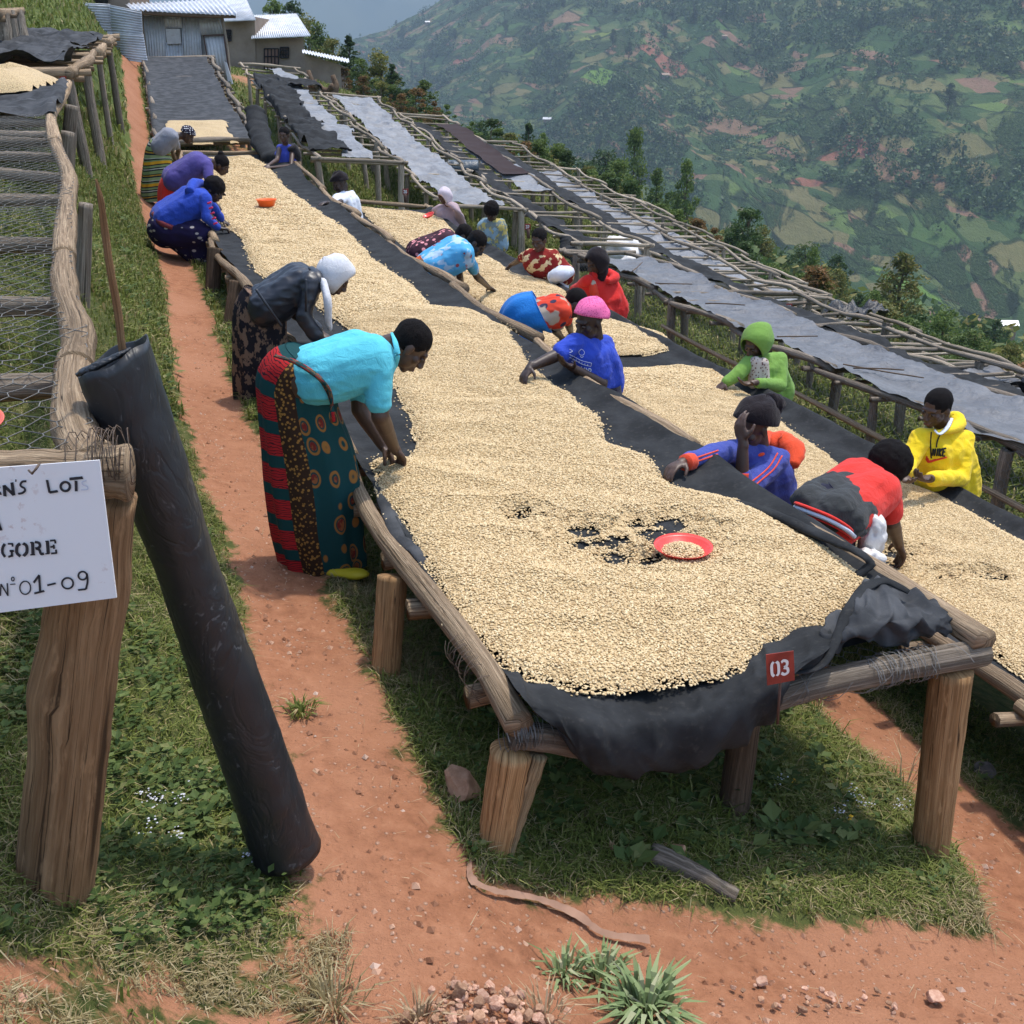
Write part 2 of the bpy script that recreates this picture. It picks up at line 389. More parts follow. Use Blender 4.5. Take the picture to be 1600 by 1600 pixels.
# ------------------------------------------------------------------ LEAF / TREE BUILDERS
def leaf_material(name, c1, c2, c3, tr=.35):
    M = MB(name, .6, .25)
    r = M.n('NewGeometry').outputs['Random Per Island']; 
    c = M.ramp(r, [(.0, tuple(q*1.15 for q in c1)), (.5, tuple(q*1.2 for q in c2)), (1, tuple(q*1.25 for q in c3))])
    o = M.math('ADD', .82, M.math('MULTIPLY', M.objrand(), .36))
    c = M.mix(1.0, c, M.comb(o, o, o), 'MULTIPLY')
    M.col(c)
    t = M.n('BsdfTranslucent'); M.nt.links.new(c, t.inputs[0]); mx = M.n('MixShader'); mx.inputs[0].default_value = tr
    out = M.N['Material Output']; M.nt.links.new(M.b.outputs[0], mx.inputs[1]); M.nt.links.new(t.outputs[0], mx.inputs[2]); M.nt.links.new(mx.outputs[0], out.inputs[0])
    return M.m
MAT['leaf_dark'] = leaf_material('leaf_dark', (.026, .052, .018), (.044, .080, .024), (.075, .11, .033))
MAT['leaf_mid'] = leaf_material('leaf_mid', (.050, .085, .020), (.09, .135, .032), (.14, .18, .045))
MAT['leaf_olive'] = leaf_material('leaf_olive', (.075, .095, .025), (.13, .145, .036), (.22, .18, .05))
MAT['leaf_rust'] = leaf_material('leaf_rust', (.07, .07, .02), (.15, .09, .03), (.24, .12, .05))
MAT['leaf_hill'] = leaf_material('leaf_hill', (.028, .052, .018), (.045, .078, .026), (.07, .105, .036), .2)
MAT['leaf_banana'] = leaf_material('leaf_banana', (.05, .095, .035), (.068, .118, .043), (.09, .145, .055), .2)
def bark(name, a, b, sc=8):
    M = MB(name, .9, .2)
    n = M.noise(1.0, 7, .65, M.map('Object', (sc*5, sc*5, sc*.7)))
    n2 = M.noise(sc*1.3, 4)
    c = M.ramp(n, [(.28, tuple(q*.35 for q in a)), (.5, a), (.72, b)]); c = M.mix(M.math('MULTIPLY', M.step(n2, .5, .75), .6), c, tuple(q*.6 for q in a))
    ob = M.math('ADD', .7, M.math('MULTIPLY', M.objrand(), .55)); c = M.mix(1.0, c, M.comb(ob, ob, ob), 'MULTIPLY')
    M.col(c); M.bump(n, 1.0, .012); return M.m
MAT['trunk'] = bark('tree_trunk', (.10, .075, .05), (.19, .15, .11), 3)
def crown_leaves(rng, h, r, n, size, shape):
    # clumps then leaves in clumps; an uneven outline with gaps
    nc = 46 if shape != 'bush' else 26
    cz = rng.random(nc)
    if shape == 'cone': rr = r*(1.02-cz)**.75; zz = h*(.16+.84*cz)
    elif shape == 'tall': rr = r*np.sin(np.clip(cz, .03, .98)*pi)**.5*(1.05-.5*cz); zz = h*(.18+.82*cz)
    elif shape == 'round': rr = r*np.sqrt(np.clip(1-(2*cz-1)**2, .05, 1)); zz = h*(.32+.66*cz)
    else: rr = r*np.sqrt(np.clip(1-cz**2, .08, 1)); zz = h*(.05+.9*cz)
    a = rng.random(nc)*2*pi; q = rr*np.sqrt(rng.random(nc))*(.55+.6*rng.random(nc))
    cen = np.stack([q*np.cos(a), q*np.sin(a), zz], 1); cr = r*(.16+.26*rng.random(nc))*(1 if shape != 'cone' else (1.15-.7*cz))
    k = rng.integers(0, nc, n)
    d = rng.normal(size=(n, 3)); d /= np.linalg.norm(d, axis=1)[:, None]
    p = cen[k]+d*(cr[k]*(.45+.6*rng.random(n)**.6))[:, None]*np.array([1, 1, .8])
    return p, cen
def leaf_quads(rng, p, size, up=.3):
    n = len(p); d = rng.normal(size=(n, 3)); d[:, 2] += up; d /= np.linalg.norm(d, axis=1)[:, None]
    t = np.cross(d, rng.normal(size=(n, 3))); t /= np.linalg.norm(t, axis=1)[:, None]+1e-9; b = np.cross(d, t)
    s = size*(.6+.8*rng.random(n))[:, None]
    V = np.stack([p-t*s, p-b*s*.45, p+t*s, p+b*s*.45], 1).reshape(-1, 3)
    return V, np.arange(4*n).reshape(-1, 4)
TREE_CACHE = {}
def tree_meshes(shape, seed, h=8.0, r=2.0, n=2600, size=.16):
    key = (shape, seed)
    if key in TREE_CACHE: return TREE_CACHE[key]
    rng = np.random.default_rng(seed)
    p, cen = crown_leaves(rng, h, r, n, size, shape); V, F = leaf_quads(rng, p, size)
    cm = mesh_np('crown', V, F, smooth=False)
    path = np.array([[0, 0, -.4], [.05*r, 0, h*.3], [-.04*r, .04*r, h*.6], [0, 0, h*.9]])
    parts = [tube(catmull(path, 8), np.linspace(.03, .008, 8)*h*.55, 7, True, .1, seed)]
    for k in range(0, len(cen), 3):
        c = cen[k]; z0 = max(c[2]-np.hypot(c[0], c[1])*.8-.1*h, .12*h)
        parts.append(tube(np.array([[0, 0, z0], c*np.array([.5, .5, 0])+np.array([0, 0, (z0+c[2])/2+.02*h]), c]), [.007*h, .005*h, .002*h], 4, False))
    tm = join_parts(parts); tm = mesh_tris('trunk', *tm)
    TREE_CACHE[key] = (cm, tm); return cm, tm
def tree(kind, shape, seed, loc, h, mat, label, group=None, hr=8.0, wide=1.0, cat='tree'):
    cm, tm = tree_meshes(shape, seed)
    o = empty(kind, loc, label, cat, group); s = h/hr; o.scale = (s*wide, s*wide, s); o.rotation_euler = (0, 0, random.random()*6.28)
    c = bpy.data.objects.new('crown', cm); COL.objects.link(c); c.parent = o
    if not cm.materials: cm.materials.append(mat)
    c.material_slots[0].link = 'OBJECT'; c.material_slots[0].material = mat
    t = obj('trunk', tm, MAT['trunk'], o)
    return o
# ------------------------------------------------------------------ WOOD, CLOTH, WIRE MATERIALS
def wood_mat(name, a, b, dark=.3, grain=1.0):
    M = MB(name, .85, .2); uv = M.sep(M.tc.outputs['UV'])
    ang = M.math('MULTIPLY', uv[0], 2*pi)
    vec = M.comb(M.math('COSINE', ang), M.math('SINE', ang), M.math('MULTIPLY', uv[1], .55))
    sh = M.n('VectorMath', operation='ADD'); M.nt.links.new(vec, sh.inputs[0]); r = M.objrand()
    M.nt.links.new(M.comb(M.math('MULTIPLY', r, 37), M.math('MULTIPLY', r, 91), M.math('MULTIPLY', r, 53)), sh.inputs[1]); vec = sh.outputs[0]
    fine = M.noise(6, 8, .7, vec, .4); mid = M.noise(1.6, 5, .6, vec); iso = M.noise(3, 5, .6, M.map(vec, (1, 1, 6)))
    c = M.ramp(fine, [(.25, tuple(q*dark for q in a)), (.42, a), (.62, b), (.8, tuple(min(1, q*1.25) for q in b))])
    crk = M.noise(2.6, 2, .5, M.map(vec, (1, 1, .25)), 1.5); c = M.mix(M.math('MULTIPLY', M.step(M.math('ABSOLUTE', M.math('SUBTRACT', crk, .5)), .014, .004), .9), c, tuple(q*.12 for q in a))
    kn = M.vor(.8, 'F1', vec); c = M.mix(M.step(kn, .13, .07), c, tuple(q*.3 for q in a))
    c = M.mix(M.math('MULTIPLY', M.step(mid, .45, .7), .55), c, tuple(q*.55 for q in a))
    c = M.mix(M.math('MULTIPLY', M.step(iso, .56, .7), .5), c, tuple(min(1, q*1.35) for q in b))
    ob = M.math('ADD', .75, M.math('MULTIPLY', r, .5)); c = M.mix(1.0, c, M.comb(ob, ob, ob), 'MULTIPLY')
    M.col(c); M.bump(M.math('ADD', fine, M.math('MULTIPLY', iso, .5)), .9*grain, .012); return M.m
MAT['wood_grey'] = wood_mat('weathered_wood', (.17, .135, .10), (.33, .275, .215))
MAT['wood_bark'] = wood_mat('bark_pole', (.24, .165, .10), (.44, .325, .21))
MAT['wood_post'] = wood_mat('peeled_post', (.27, .145, .06), (.44, .265, .125), .3, .8)
MAT['wood_dark'] = wood_mat('dark_post', (.10, .065, .04), (.185, .125, .08), .35)
MAT['wood_far'] = wood_mat('sunbleached_wood', (.27, .215, .155), (.46, .385, .295), .35)
def net_mat(name, c=(.018, .019, .020), c2=(.036, .038, .040), rough=.85):
    M = MB(name, rough, .12)
    n = M.noise(5, 5, .6); n2 = M.noise(40, 4, .6)
    base = M.mix(M.step(n, .35, .7), c, c2)
    dust = M.math('MULTIPLY', M.step(n2, .55, .75), .35); base = M.mix(dust, base, (.075, .07, .062))
    M.col(base)
    w = M.n('TexWave', wave_type='BANDS'); w.inputs['Scale'].default_value = 110; M.nt.links.new(M.tc.outputs['Object'], w.inputs['Vector'])
    M.bump(M.math('ADD', n2, M.math('MULTIPLY', w.outputs[0], .25)), .5, .004)
    return M.m
MAT['net'] = net_mat('black_shade_net'); MAT['net_worn'] = net_mat('worn_shade_net', (.035, .037, .04), (.08, .083, .088))
def plastic_mat(name, c, c2, rough=.35):
    M = MB(name, rough, .5)
    n = M.noise(3.2, 6, .65, None, .8); n2 = M.noise(14, 5, .6, None, 1.2)
    M.col(M.mix(M.step(n, .35, .7), c, c2)); M.set(M.b.inputs['Roughness'], M.math('ADD', rough-.05, M.math('MULTIPLY', n2, .25)))
    M.bump(M.math('ADD', n2, M.math('MULTIPLY', n, 1.5)), .9, .02); return M.m
MAT['tarp_grey'] = plastic_mat('grey_plastic_sheet', (.085, .088, .096), (.135, .139, .148), .42)
MAT['tarp_silver'] = plastic_mat('silver_plastic_sheet', (.15, .154, .163), (.235, .24, .25), .40)
MAT['tarp_black'] = plastic_mat('black_plastic_sheet', (.016, .017, .019), (.032, .034, .038), .36)
M = MB('galvanised_wire', .6, .4); M.col((.17, .165, .155)); MAT['wire'] = M.m
M = MB('rusty_wire', .8, .3); M.col((.11, .08, .06)); MAT['wire_rust'] = M.m
def coffee_mat(name, inst):
    M = MB(name, .62, .3)
    if inst:
        r = M.objrand(); c = M.ramp(r, [(0, (.38, .25, .115)), (.25, (.55, .395, .20)), (.7, (.645, .485, .265)), (.93, (.74, .59, .36)), (1, (.30, .19, .085))])
        M.col(c)
    else:
        v = M.vor(95, 'F1'); vc = M.sep(M.vor(95, 'F1', None, 1)); n = M.noise(9, 4)
        c = M.ramp(v, [(.0, (.63, .475, .26)), (.45, (.52, .38, .195)), (.75, (.30, .20, .10))])
        c = M.mix(M.math('MULTIPLY', vc[0], .3), c, (.68, .53, .30)); c = M.mix(M.math('MULTIPLY', M.step(n, .4, .7), .18), c, (.46, .33, .165))
        M.col(c); M.bump(M.math('SUBTRACT', 1.0, v), .8, .008)
    return M.m
MAT['bean'] = coffee_mat('coffee_bean', True); MAT['coffee'] = coffee_mat('coffee_heap', False)
def plain(name, c, rough=.6, spec=.3, metal=0.0, nz=0.0, sc=10):
    M = MB(name, rough, spec); M.b.inputs['Metallic'].default_value = metal
    if nz: M.col(M.mix(M.step(M.noise(sc, 5), .35, .7), tuple(q*(1-nz) for q in c), tuple(min(1, q*(1+nz*.6)) for q in c)))
    else: M.col(c)
    return M.m

# ------------------------------------------------------------------ POLES
def pole_mesh(seed, k=8, n=9, bend=.06, taper=.15, rough=.12):
    rng = np.random.default_rng(seed); t = np.linspace(0, 1, n)
    x = bend*np.sin(t*pi*rng.uniform(.8, 1.6)+rng.random()*2)*rng.choice([-1, 1]); y = bend*np.sin(t*pi*rng.uniform(.8, 2)+rng.random()*3)
    x -= np.linspace(x[0], x[-1], n); y -= np.linspace(y[0], y[-1], n)
    r = 1-taper*t+rough*rng.normal(size=n)*.6
    V, F, U = tube(np.stack([x*.0, y*.0, t*10], 1), r, k, True, rough, seed)
    V[:, 0] += np.interp(V[:, 2], t*10, x)*10; V[:, 1] += np.interp(V[:, 2], t*10, y)*10; V[:, 2] /= 10; U[:, 1] *= 1.6
    return mesh_tris('pole', V, F, True, U)
POLES = [pole_mesh(s) for s in range(10)]          # radius 1, length 1 (10 radii of bend room)
STRAIGHT = [pole_mesh(50+s, 10, 8, .012, .1, .05) for s in range(6)]
def place_pole(o, a, b, r):
    a = Vector(a); b = Vector(b); d = b-a; o.location = a; o.rotation_mode = 'QUATERNION'
    o.rotation_quaternion = d.to_track_quat('Z', 'Y') @ Quaternion((0, 0, 1), random.random()*6.28)
    o.scale = (r, r, d.length)
_pm = {}
def pole(name, a, b, r, mat, parent, bank=None):
    bank = bank or POLES; me = random.choice(bank); key = (me.name, mat.name)
    if key not in _pm:
        m2 = me.copy(); m2.materials.clear(); m2.materials.append(mat); _pm[key] = m2
    o = bpy.data.objects.new(name, _pm[key]); COL.objects.link(o); o.parent = parent
    off = np.array(parent.location) if parent else np.zeros(3)
    place_pole(o, np.asarray(a)-off, np.asarray(b)-off, r); return o
def hex_wire(parent, fn, s0, s1, t0, t1, cell=.05, w=.0016, mat=None, name='wire_mesh', jit=.25):
    """chicken wire: fn(s, t) -> world point; s along, t across, in metres"""
    segs = []
    h = cell*.5; a = cell*.28; rows = int((s1-s0)/(cell*.75)); cols = int((t1-t0)/cell)
    rng = np.random.default_rng(5)
    I, J = np.meshgrid(np.arange(rows+1), np.arange(cols+1), indexing='ij')
    def node(i, j): return s0+i*cell*.75+a*.5*(((i+j) % 2)*2-1)*.6, t0+j*h
    J2, I2 = np.meshgrid(np.arange(2*cols+1), np.arange(rows+1))
    S = s0+I2*cell*.9+np.where((I2+J2) % 2 == 0, a, -a); T = t0+J2*h
    S = S+rng.normal(size=S.shape)*cell*.06*jit*2; T = T+rng.normal(size=S.shape)*cell*.06*jit*2
    P = fn(S, T)+np.stack([0*S, 0*S, rng.normal(size=S.shape)*.002], -1)
    pa = [P[:, :-1].reshape(-1, 3)]; pb = [P[:, 1:].reshape(-1, 3)]
    m = ((I2+J2) % 2 == 0)[:-1]
    pa.append(P[:-1][m]); pb.append(P[1:][m])
    A = np.vstack(pa); Bq = np.vstack(pb); d = Bq-A; L = np.linalg.norm(d, axis=1)[:, None]+1e-9; d /= L
    side = np.cross(d, [0, 0, 1.0]); side /= np.linalg.norm(side, axis=1)[:, None]+1e-9; up = np.cross(side, d)
    tri = [side*w, (-side*.5+up*.866)*w, (-side*.5-up*.866)*w]
    n = len(A); V = np.concatenate([A+tri[0], A+tri[1], A+tri[2], Bq+tri[0], Bq+tri[1], Bq+tri[2]]); i = np.arange(n)
    F = np.concatenate([np.stack([i+k*n, i+((k+1) % 3)*n, i+(3+(k+1) % 3)*n, i+(3+k)*n], 1) for k in range(3)])
    off = np.array(parent.location) if parent else 0
    return obj(name, mesh_np(name, V-off, F), mat or MAT['wire'], parent, kind='stuff')
def wire_tangle(name, centre, axis, r, n, parent, mat, w=.0015, seed=0, spread=.08):
    rng = np.random.default_rng(seed); parts = []; axis = np.asarray(axis, float)/np.linalg.norm(axis)
    e1 = np.cross(axis, [0, 0, 1.0]); e1 /= np.linalg.norm(e1); e2 = np.cross(axis, e1)
    for k in range(n):
        th = np.linspace(0, 2*pi*rng.uniform(.7, 1.6), 14)+rng.random()*6; rr = r*(1.02+.10*rng.random())*(1+.05*np.sin(th*3+rng.random()*6))
        s = rng.normal()*spread+np.linspace(-1, 1, 14)*rng.normal()*spread*.6
        p = np.asarray(centre)+s[:, None]*axis+rr[:, None]*(np.cos(th)[:, None]*e1+np.sin(th)[:, None]*e2) if np.ndim(s) else None
        parts.append(tube(p, w, 3, False))
    V, F, U = join_parts(parts); off = np.array(parent.location) if parent else 0
    return obj(name, mesh_np(name, V-off, F), mat, parent, kind='stuff')

# ------------------------------------------------------------------ BEDS
def rail_fn(vk, z0):
    """vk: v as [(u, v)...]; z0 number -> callable u -> world xyz"""
    uk = [a for a, b in vk]; vv = [b for a, b in vk]
    def f(u):
        v = np.interp(u, uk, vv); x, y = UV(np.asarray(u, float), v)
        z = (z0+rise(u, v)) if not callable(z0) else z0(u, v)
        return np.stack([x+0*z, y+0*z, z+0*x], -1)
    return f
def ground_plus(h, s=3):
    def f(u, v):
        u = np.asarray(u, float); v = np.broadcast_to(np.asarray(v, float), u.shape)
        x, y = UV(u, v); return zg(x, y)+h
    return f
def rail_path(parent, fn, u0, u1, r, mat, piece=2.3, seed=0, name='rail', wob=.03):
    rng = np.random.default_rng(seed); a = u0; i = 0
    while a < u1-.3:
        L = piece*rng.uniform(.75, 1.3); b = min(a+L, u1)
        if u1-b < .6: b = u1
        n = max(6, int((b-a)/.22)); u = np.linspace(a-.08*(i > 0), b+.08*(b < u1), n)
        P = fn(u)
        t = np.linspace(0, 1, n)
        w = wob*np.sin(t*pi*rng.uniform(.9, 2.1)+rng.random()*2); w2 = wob*np.sin(t*pi*rng.uniform(.9, 2.4)+rng.random()*2)
        P = P+np.stack([w*NV[0], w*NV[1], w2*.6], 1)
        rr = r*np.linspace(1.12, .85, n)*(1+.10*rng.normal(size=n))
        off = np.array(parent.location); V, F, U = tube(P-off, rr, 9, True, .16, seed*7+i); U[:, 1] *= (b-a)
        obj(name, mesh_tris('rail', V, F, True, U), mat, parent); a = b; i += 1
def bed(label, cat, fL, fR, u0, u1, r=.035, mat=None, bar_r=.026, gap=.55, post_gap=1.6, post_r=.05, group=None, end_bars=(True, True), posts=True, wob=.03, seed=0, lower=.05, over=.12, pmat=None, skip=None):
    mat = mat or MAT['wood_grey']; base = (fL(u0)+fR(u0))/2; x, y = base[0], base[1]
    o = empty('drying_bed', (x, y, zs(x, y)), label, cat, group)
    rail_path(o, fL, u0-.1, u1+.1, r, mat, seed=seed, wob=wob); rail_path(o, fR, u0-.1, u1+.1, r, mat, seed=seed+1, wob=wob)
    rng = np.random.default_rng(seed+99)
    u = u0+.25; n = 0
    while u < u1-.1 and n < 70:
        a, b = fL(u+rng.normal()*.04), fR(u+rng.normal()*.06); d = (b-a)/np.linalg.norm(b-a); up = np.array([0, 0, -lower])
        pole('crossbar', a-d*over*rng.uniform(.5, 1.2)+up, b+d*over*rng.uniform(.5, 1.3)+up, bar_r*rng.uniform(.8, 1.25), mat, o)
        u += gap*rng.uniform(.75, 1.25); n += 1
    for k, uu in enumerate((u0-.04, u1+.04)):
        if end_bars[k]:
            a, b = fL(uu), fR(uu); d = (b-a)/np.linalg.norm(b-a); up = np.array([0, 0, r*.7]) if k == 0 else np.zeros(3)
            pole('end_bar', a-d*.12+up, b+d*.12+up, r*1.15, mat, o)
    if posts:
        u = u0
        while u < u1+.2:
            for f, sg in ((fL, -1), (fR, 1)):
                p = f(min(u, u1)+rng.normal()*.1*(u > u0)); g = zs(p[0], p[1])
                if skip and skip(u, sg): continue
                top = p.copy(); top[2] += rng.uniform(-.03, .04); lean = rng.normal(size=2)*.05
                foot = np.array([p[0]+lean[0], p[1]+lean[1], g-.15]); pole('post', foot, top, post_r*rng.uniform(.8, 1.2), pmat or mat, o, STRAIGHT)
            u += post_gap*rng.uniform(.85, 1.2)
    return o
# main beds as functions of u
b3L = rail_fn([(-3, 0), (0, 0), (.6, -.05), (2.5, -.07), (4, -.05), (9, -.26), (40, -.3)], .85); b3R = rail_fn([(-3, 1.56), (40, 1.56)], lambda u, v: .832-.022*np.clip((3.3-np.asarray(u, float))/.5, 0, 1)+rise(np.asarray(u, float), v))
b4L = rail_fn([(-4, 2.16), (40, 2.16)], .27); b4R = rail_fn([(-4, 3.66), (40, 3.66)], .12)
def surf(fL, fR, sag=.035, up=.0):
    def z(u, v):
        u = np.asarray(u, float); v = np.asarray(v, float); shp = np.broadcast(u, v).shape; u = np.broadcast_to(u, shp).ravel(); v = np.broadcast_to(v, shp).ravel()
        A, Bq = fL(u), fR(u); _, va_ = XY2UV(A[..., 0], A[..., 1]); _, vb_ = XY2UV(Bq[..., 0], Bq[..., 1])
        s = np.clip((v-va_)/(vb_-va_), -.2, 1.2)
        return (A[..., 2]*(1-s)+Bq[..., 2]*s - sag*4*np.clip(s*(1-s), 0, .25) + up).reshape(shp)
    return z
z3 = surf(b3L, b3R, .03, -.005); z4 = surf(b4L, b4R, .03, -.005)
o3 = bed('nearest long drying bed, pale coffee on black netting, red plate 03 at its end', 'drying bed', b3L, b3R, 0.06, 17.5, .038, MAT['wood_bark'], .03, .5, 2.0, .055, 'raised drying beds', seed=1, over=.05, lower=.08,
         end_bars=(False, True), skip=lambda u, s: u < 3.4)
o4 = bed('second drying bed of pale coffee, between the nearest bed and the grey sheeted one', 'drying bed', b4L, b4R, -1.6, 15.7, .034, MAT['wood_bark'], .03, .5, 1.7, .055, 'raised drying beds', seed=11)
b2L = rail_fn([(0, -.65), (40, -.62)], .78); b2R = rail_fn([(0, 1.12), (40, 1.25)], .78); z2 = surf(b2L, b2R, .03)
o2 = bed('drying bed below the tin shack under smooth dark netting with a small coffee patch', 'drying bed', b2L, b2R, 18.7, 31.5, .05, MAT['wood_grey'], .035, .6, 1.6, .06, 'raised drying beds', seed=21)
# near corner members of bed 3
def post(name, top, foot, rt, rf, mat, parent, seed=0, rough=.05, k=20, n=26, bend=0.0, knots=()):
    top = np.asarray(top, float); foot = np.asarray(foot, float); t = np.linspace(0, 1, n)
    P = foot+(top-foot)*t[:, None]; P[:, 0] += bend*np.sin(t*pi)
    r = rf+(rt-rf)*t
    off = np.array(parent.location); V, F, U = tube(P-off, r, k, True, rough, seed)
    for kt, ang, amt in knots:
        c = foot+(top-foot)*kt-off; d = np.linalg.norm(V-c, axis=1); dirv = np.array([cos(ang), sin(ang), 0]); side = ((V-c)@dirv) > 0
        V[side] += dirv*(amt*np.exp(-(d[side]/.09)**2))[:, None]
    U[:, 1] *= np.linalg.norm(top-foot)
    return obj(name, mesh_tris(name, V, F, True, U), mat, parent)
gz = lambda p: zs(p[0], p[1])
pr_top = PU(1487, 1045, 0.0); pr_foot = PD(1447, 1375, pr_top[1]-.05); pr_foot[2] = min(gz(pr_foot)-.06, pr_foot[2])
post('post', pr_top, pr_foot, .068, .062, MAT['wood_post'], o3, 3, .04)
pl_top = PU(800, 1172, .0); pl_foot = PD(760, 1375, pl_top[1]-.02); pl_foot[2] -= .08
post('post', pl_top, pl_foot, .062, .052, MAT['wood_post'], o3, 5, .07)
sp_top = pl_top+np.array([.075, -.01, -.01]); sp_foot = pl_foot+np.array([.05, -.02, .12])
post('split_stake', sp_top, sp_foot, .026, .012, wood_mat('split_pale_wood', (.42, .29, .15), (.62, .47, .28)), o3, 8, .3, 8)
pm_top = PU(1165, 1150, .22); pm_foot = PD(1135, 1345, pm_top[1]); pm_foot[2] = min(gz(pm_foot)-.05, pm_foot[2]); pm_top[2] = .82
post('post', pm_top, pm_foot, .05, .055, MAT['wood_dark'], o3, 6, .06)
p5_top = PS(607, 902, lambda u, v: .80+0*u)[0]; p5_foot = PG(600, 1048); p5_foot[2] -= .06
post('post', PD(613, 900, p5_foot[1]+.12), p5_foot, .056, .054, MAT['wood_post'], o3, 9, .05)
for (tx, ty, fx, fy) in ((336, 388, 330, 455), (372, 440, 358, 508)):
    f = PG(fx, fy); t = PD(tx, ty, f[1]+.15); f[2] -= .08; post('post', t, f, .075, .07, MAT['wood_dark'], o3, tx)
# front bar: pale broken end at the left corner, long bar to the right
fb = [PU(800, 1148, -.01), PU(850, 1152, -.01), PU(930, 1166, .0), PU(1020, 1158, .0), PU(1110, 1132, .0), PU(1200, 1094, -.01), PU(1300, 1064, -.01), PU(1420, 1040, -.01), PU(1535, 1018, -.01)]
fb = np.array(fb); P = catmull(fb, 40); off = np.array(o3.location)
V, F, U = tube(P-off, np.interp(np.linspace(0, 1, 40), [0, .1, .6, 1], [.040, .040, .040, .047]), 16, True, .12, 4); U[:, 1] *= 1.6
obj('end_bar', mesh_tris('end_bar', V, F, True, U), MAT['wood_grey'], o3)
rb = np.array([PZ(805, 1160, .84), PZ(770, 1100, .84), PZ(725, 1035, .85), PZ(690, 985, .86)])
wire_tangle('tie_wire', fb[0]+np.array([.04, 0.01, 0]), [1, .3, 0], .042, 20, o3, MAT['wire'], .0012, 3, .025)
wire_tangle('tie_wire', fb[-2], [1, .3, 0], .05, 16, o3, MAT['wire'], .0014, 4, .06)
wire_tangle('tie_wire', fb[-3]-np.array([.08, 0.03, 0]), [1, .3, 0], .047, 12, o3, MAT['wire'], .0013, 5, .2)
wire_tangle('tie_wire', b3L(.3), b3L(1.)-b3L(.1), .044, 10, o3, MAT['wire_rust'], .0012, 6, .10)
hex_wire(o3, lambda s, t: np.stack([*UV(s, t), .845-.02*np.sin(np.clip(t/1.56, 0, 1)*pi)+0*s], -1), 0, .9, .02, 1.5, .055, .0012)

# remaining rows
def gp_rail(vk, h): return rail_fn(vk, ground_plus(h))
FAR = []
def far_bed(label, vL, vR, u0, u1, h=.82, hR=None, seed=0, r=.034, gap=.66, bar_r=.025, wob=.05, pr=.055, mat='wood_far', pg=1.9, sg=None):
    fL = gp_rail(vL, h); uk = [q[0] for q in vL]; vk = [q[1] for q in vL]
    def zR(u, v):
        vl = np.interp(u, uk, vk); x, y = UV(np.asarray(u, float), vl); return zg(x, y)+h-.07*(np.asarray(v)-vl)
    fR = rail_fn(vR, zR); o = bed(label, 'drying bed', fL, fR, u0, u1, r, MAT[mat], bar_r, gap, pg, pr, 'raised drying beds', seed=seed, wob=wob)
    FAR.append((o, fL, fR)); return o, fL, fR
rA = far_bed('sloping bed with silver sheet and bunched black netting, just below the brown houses', [(0, 2.1), (40, 2.0)], [(0, 3.67), (40, 3.5)], 17.3, 30.5, .82, seed=31)
rB = far_bed('drying bed under crumpled silver sheeting, its near end beside the green print blouse', [(0, 4.1), (40, 4.4)], [(0, 5.4), (40, 5.9)], 16.3, 30, .85, seed=41)
r5 = far_bed('drying bed under smooth grey plastic with thin sticks on top, behind the yellow hoodie', [(-5, 5.35), (20, 5.4)], [(-5, 6.5), (20, 6.5)], -2.2, 13.4, .86, .84, seed=51, r=.038, mat='wood_grey')
rC = far_bed('bare pole bed with black netting inside and white sacks below, behind the red hoodie', [(0, 5.65), (40, 6.5)], [(0, 7.0), (40, 7.8)], 14.4, 29, .85, seed=61)
r6 = far_bed('bed with grey plastic and a strip of black netting, second beyond the yellow hoodie', [(-5, 7.3), (40, 7.4)], [(-5, 8.55), (40, 8.6)], -.5, 11.6, .86, seed=71, mat='wood_grey')
rD = far_bed('far drying bed with a long black net down its middle, uphill of the crumpled plastic', [(0, 7.7), (40, 8.6)], [(0, 8.9), (40, 9.8)], 12.4, 28.5, .85, seed=81)
r7 = far_bed('lower drying bed with flat grey plastic near the slope edge at the right', [(-5, 9.5), (40, 9.6)], [(-5, 10.65), (40, 10.8)], 2.2, 13.8, .85, seed=91)
rE = far_bed('long bare drying bed with pale grey sheeting, last but one before the valley trees', [(0, 9.7), (40, 10.5)], [(0, 10.9), (40, 11.6)], 14.5, 28, .85, seed=101)
r8 = far_bed('outermost bare drying bed of thin pale poles, along the right slope edge', [(0, 11.5), (40, 11.6)], [(0, 12.4), (40, 12.6)], 7.5, 17.2, .8, seed=111, bar_r=.024)
rF = far_bed('outermost far drying bed of thin pale poles below the row of conifers', [(0, 11.7), (40, 12.2)], [(0, 12.7), (40, 13.2)], 17.9, 27.5, .8, seed=121, bar_r=.024)
# left bank beds, close to the camera
Lp = [(-.42, 1.86), (0, 1.9), (3.7, 1.9), (5.2, 2.02), (7.0, 2.38), (8.2, 2.52), (10.0, 2.6), (12, 2.62)]
lpx = [(150, 735, 1.74), (125, 697, 1.87), (112, 634, 2.14), (118, 575, 2.45), (122, 525, 2.8), (103, 462, 3.3), (100, 400, 3.95), (105, 325, 5.2), (107, 275, 6.2), (87, 225, 7.6), (80, 180, 9.2), (95, 158, 10.4), (107, 130, 12.0)]
LR = np.array([PD(*q) for q in lpx]); lu, lv = XY2UV(LR[:, 0], LR[:, 1])
def fLR(u):
    u = np.asarray(u, float); v = np.interp(u, lu, lv); x, y = UV(u, v); return np.stack([x, y, np.interp(u, lu, LR[:, 2])], -1)
def fLL(u):
    p = fLR(u); q = p.copy(); q[..., 0] -= 1.65*NV[0]; q[..., 1] -= 1.65*NV[1]; q[..., 2] += .05; return q
oL = empty('drying_bed', (LR[0][0], LR[0][1], 1.0), 'empty wire topped drying bed left of the path with a white lettered board', 'drying bed', 'raised drying beds')
off = np.array(oL.location)
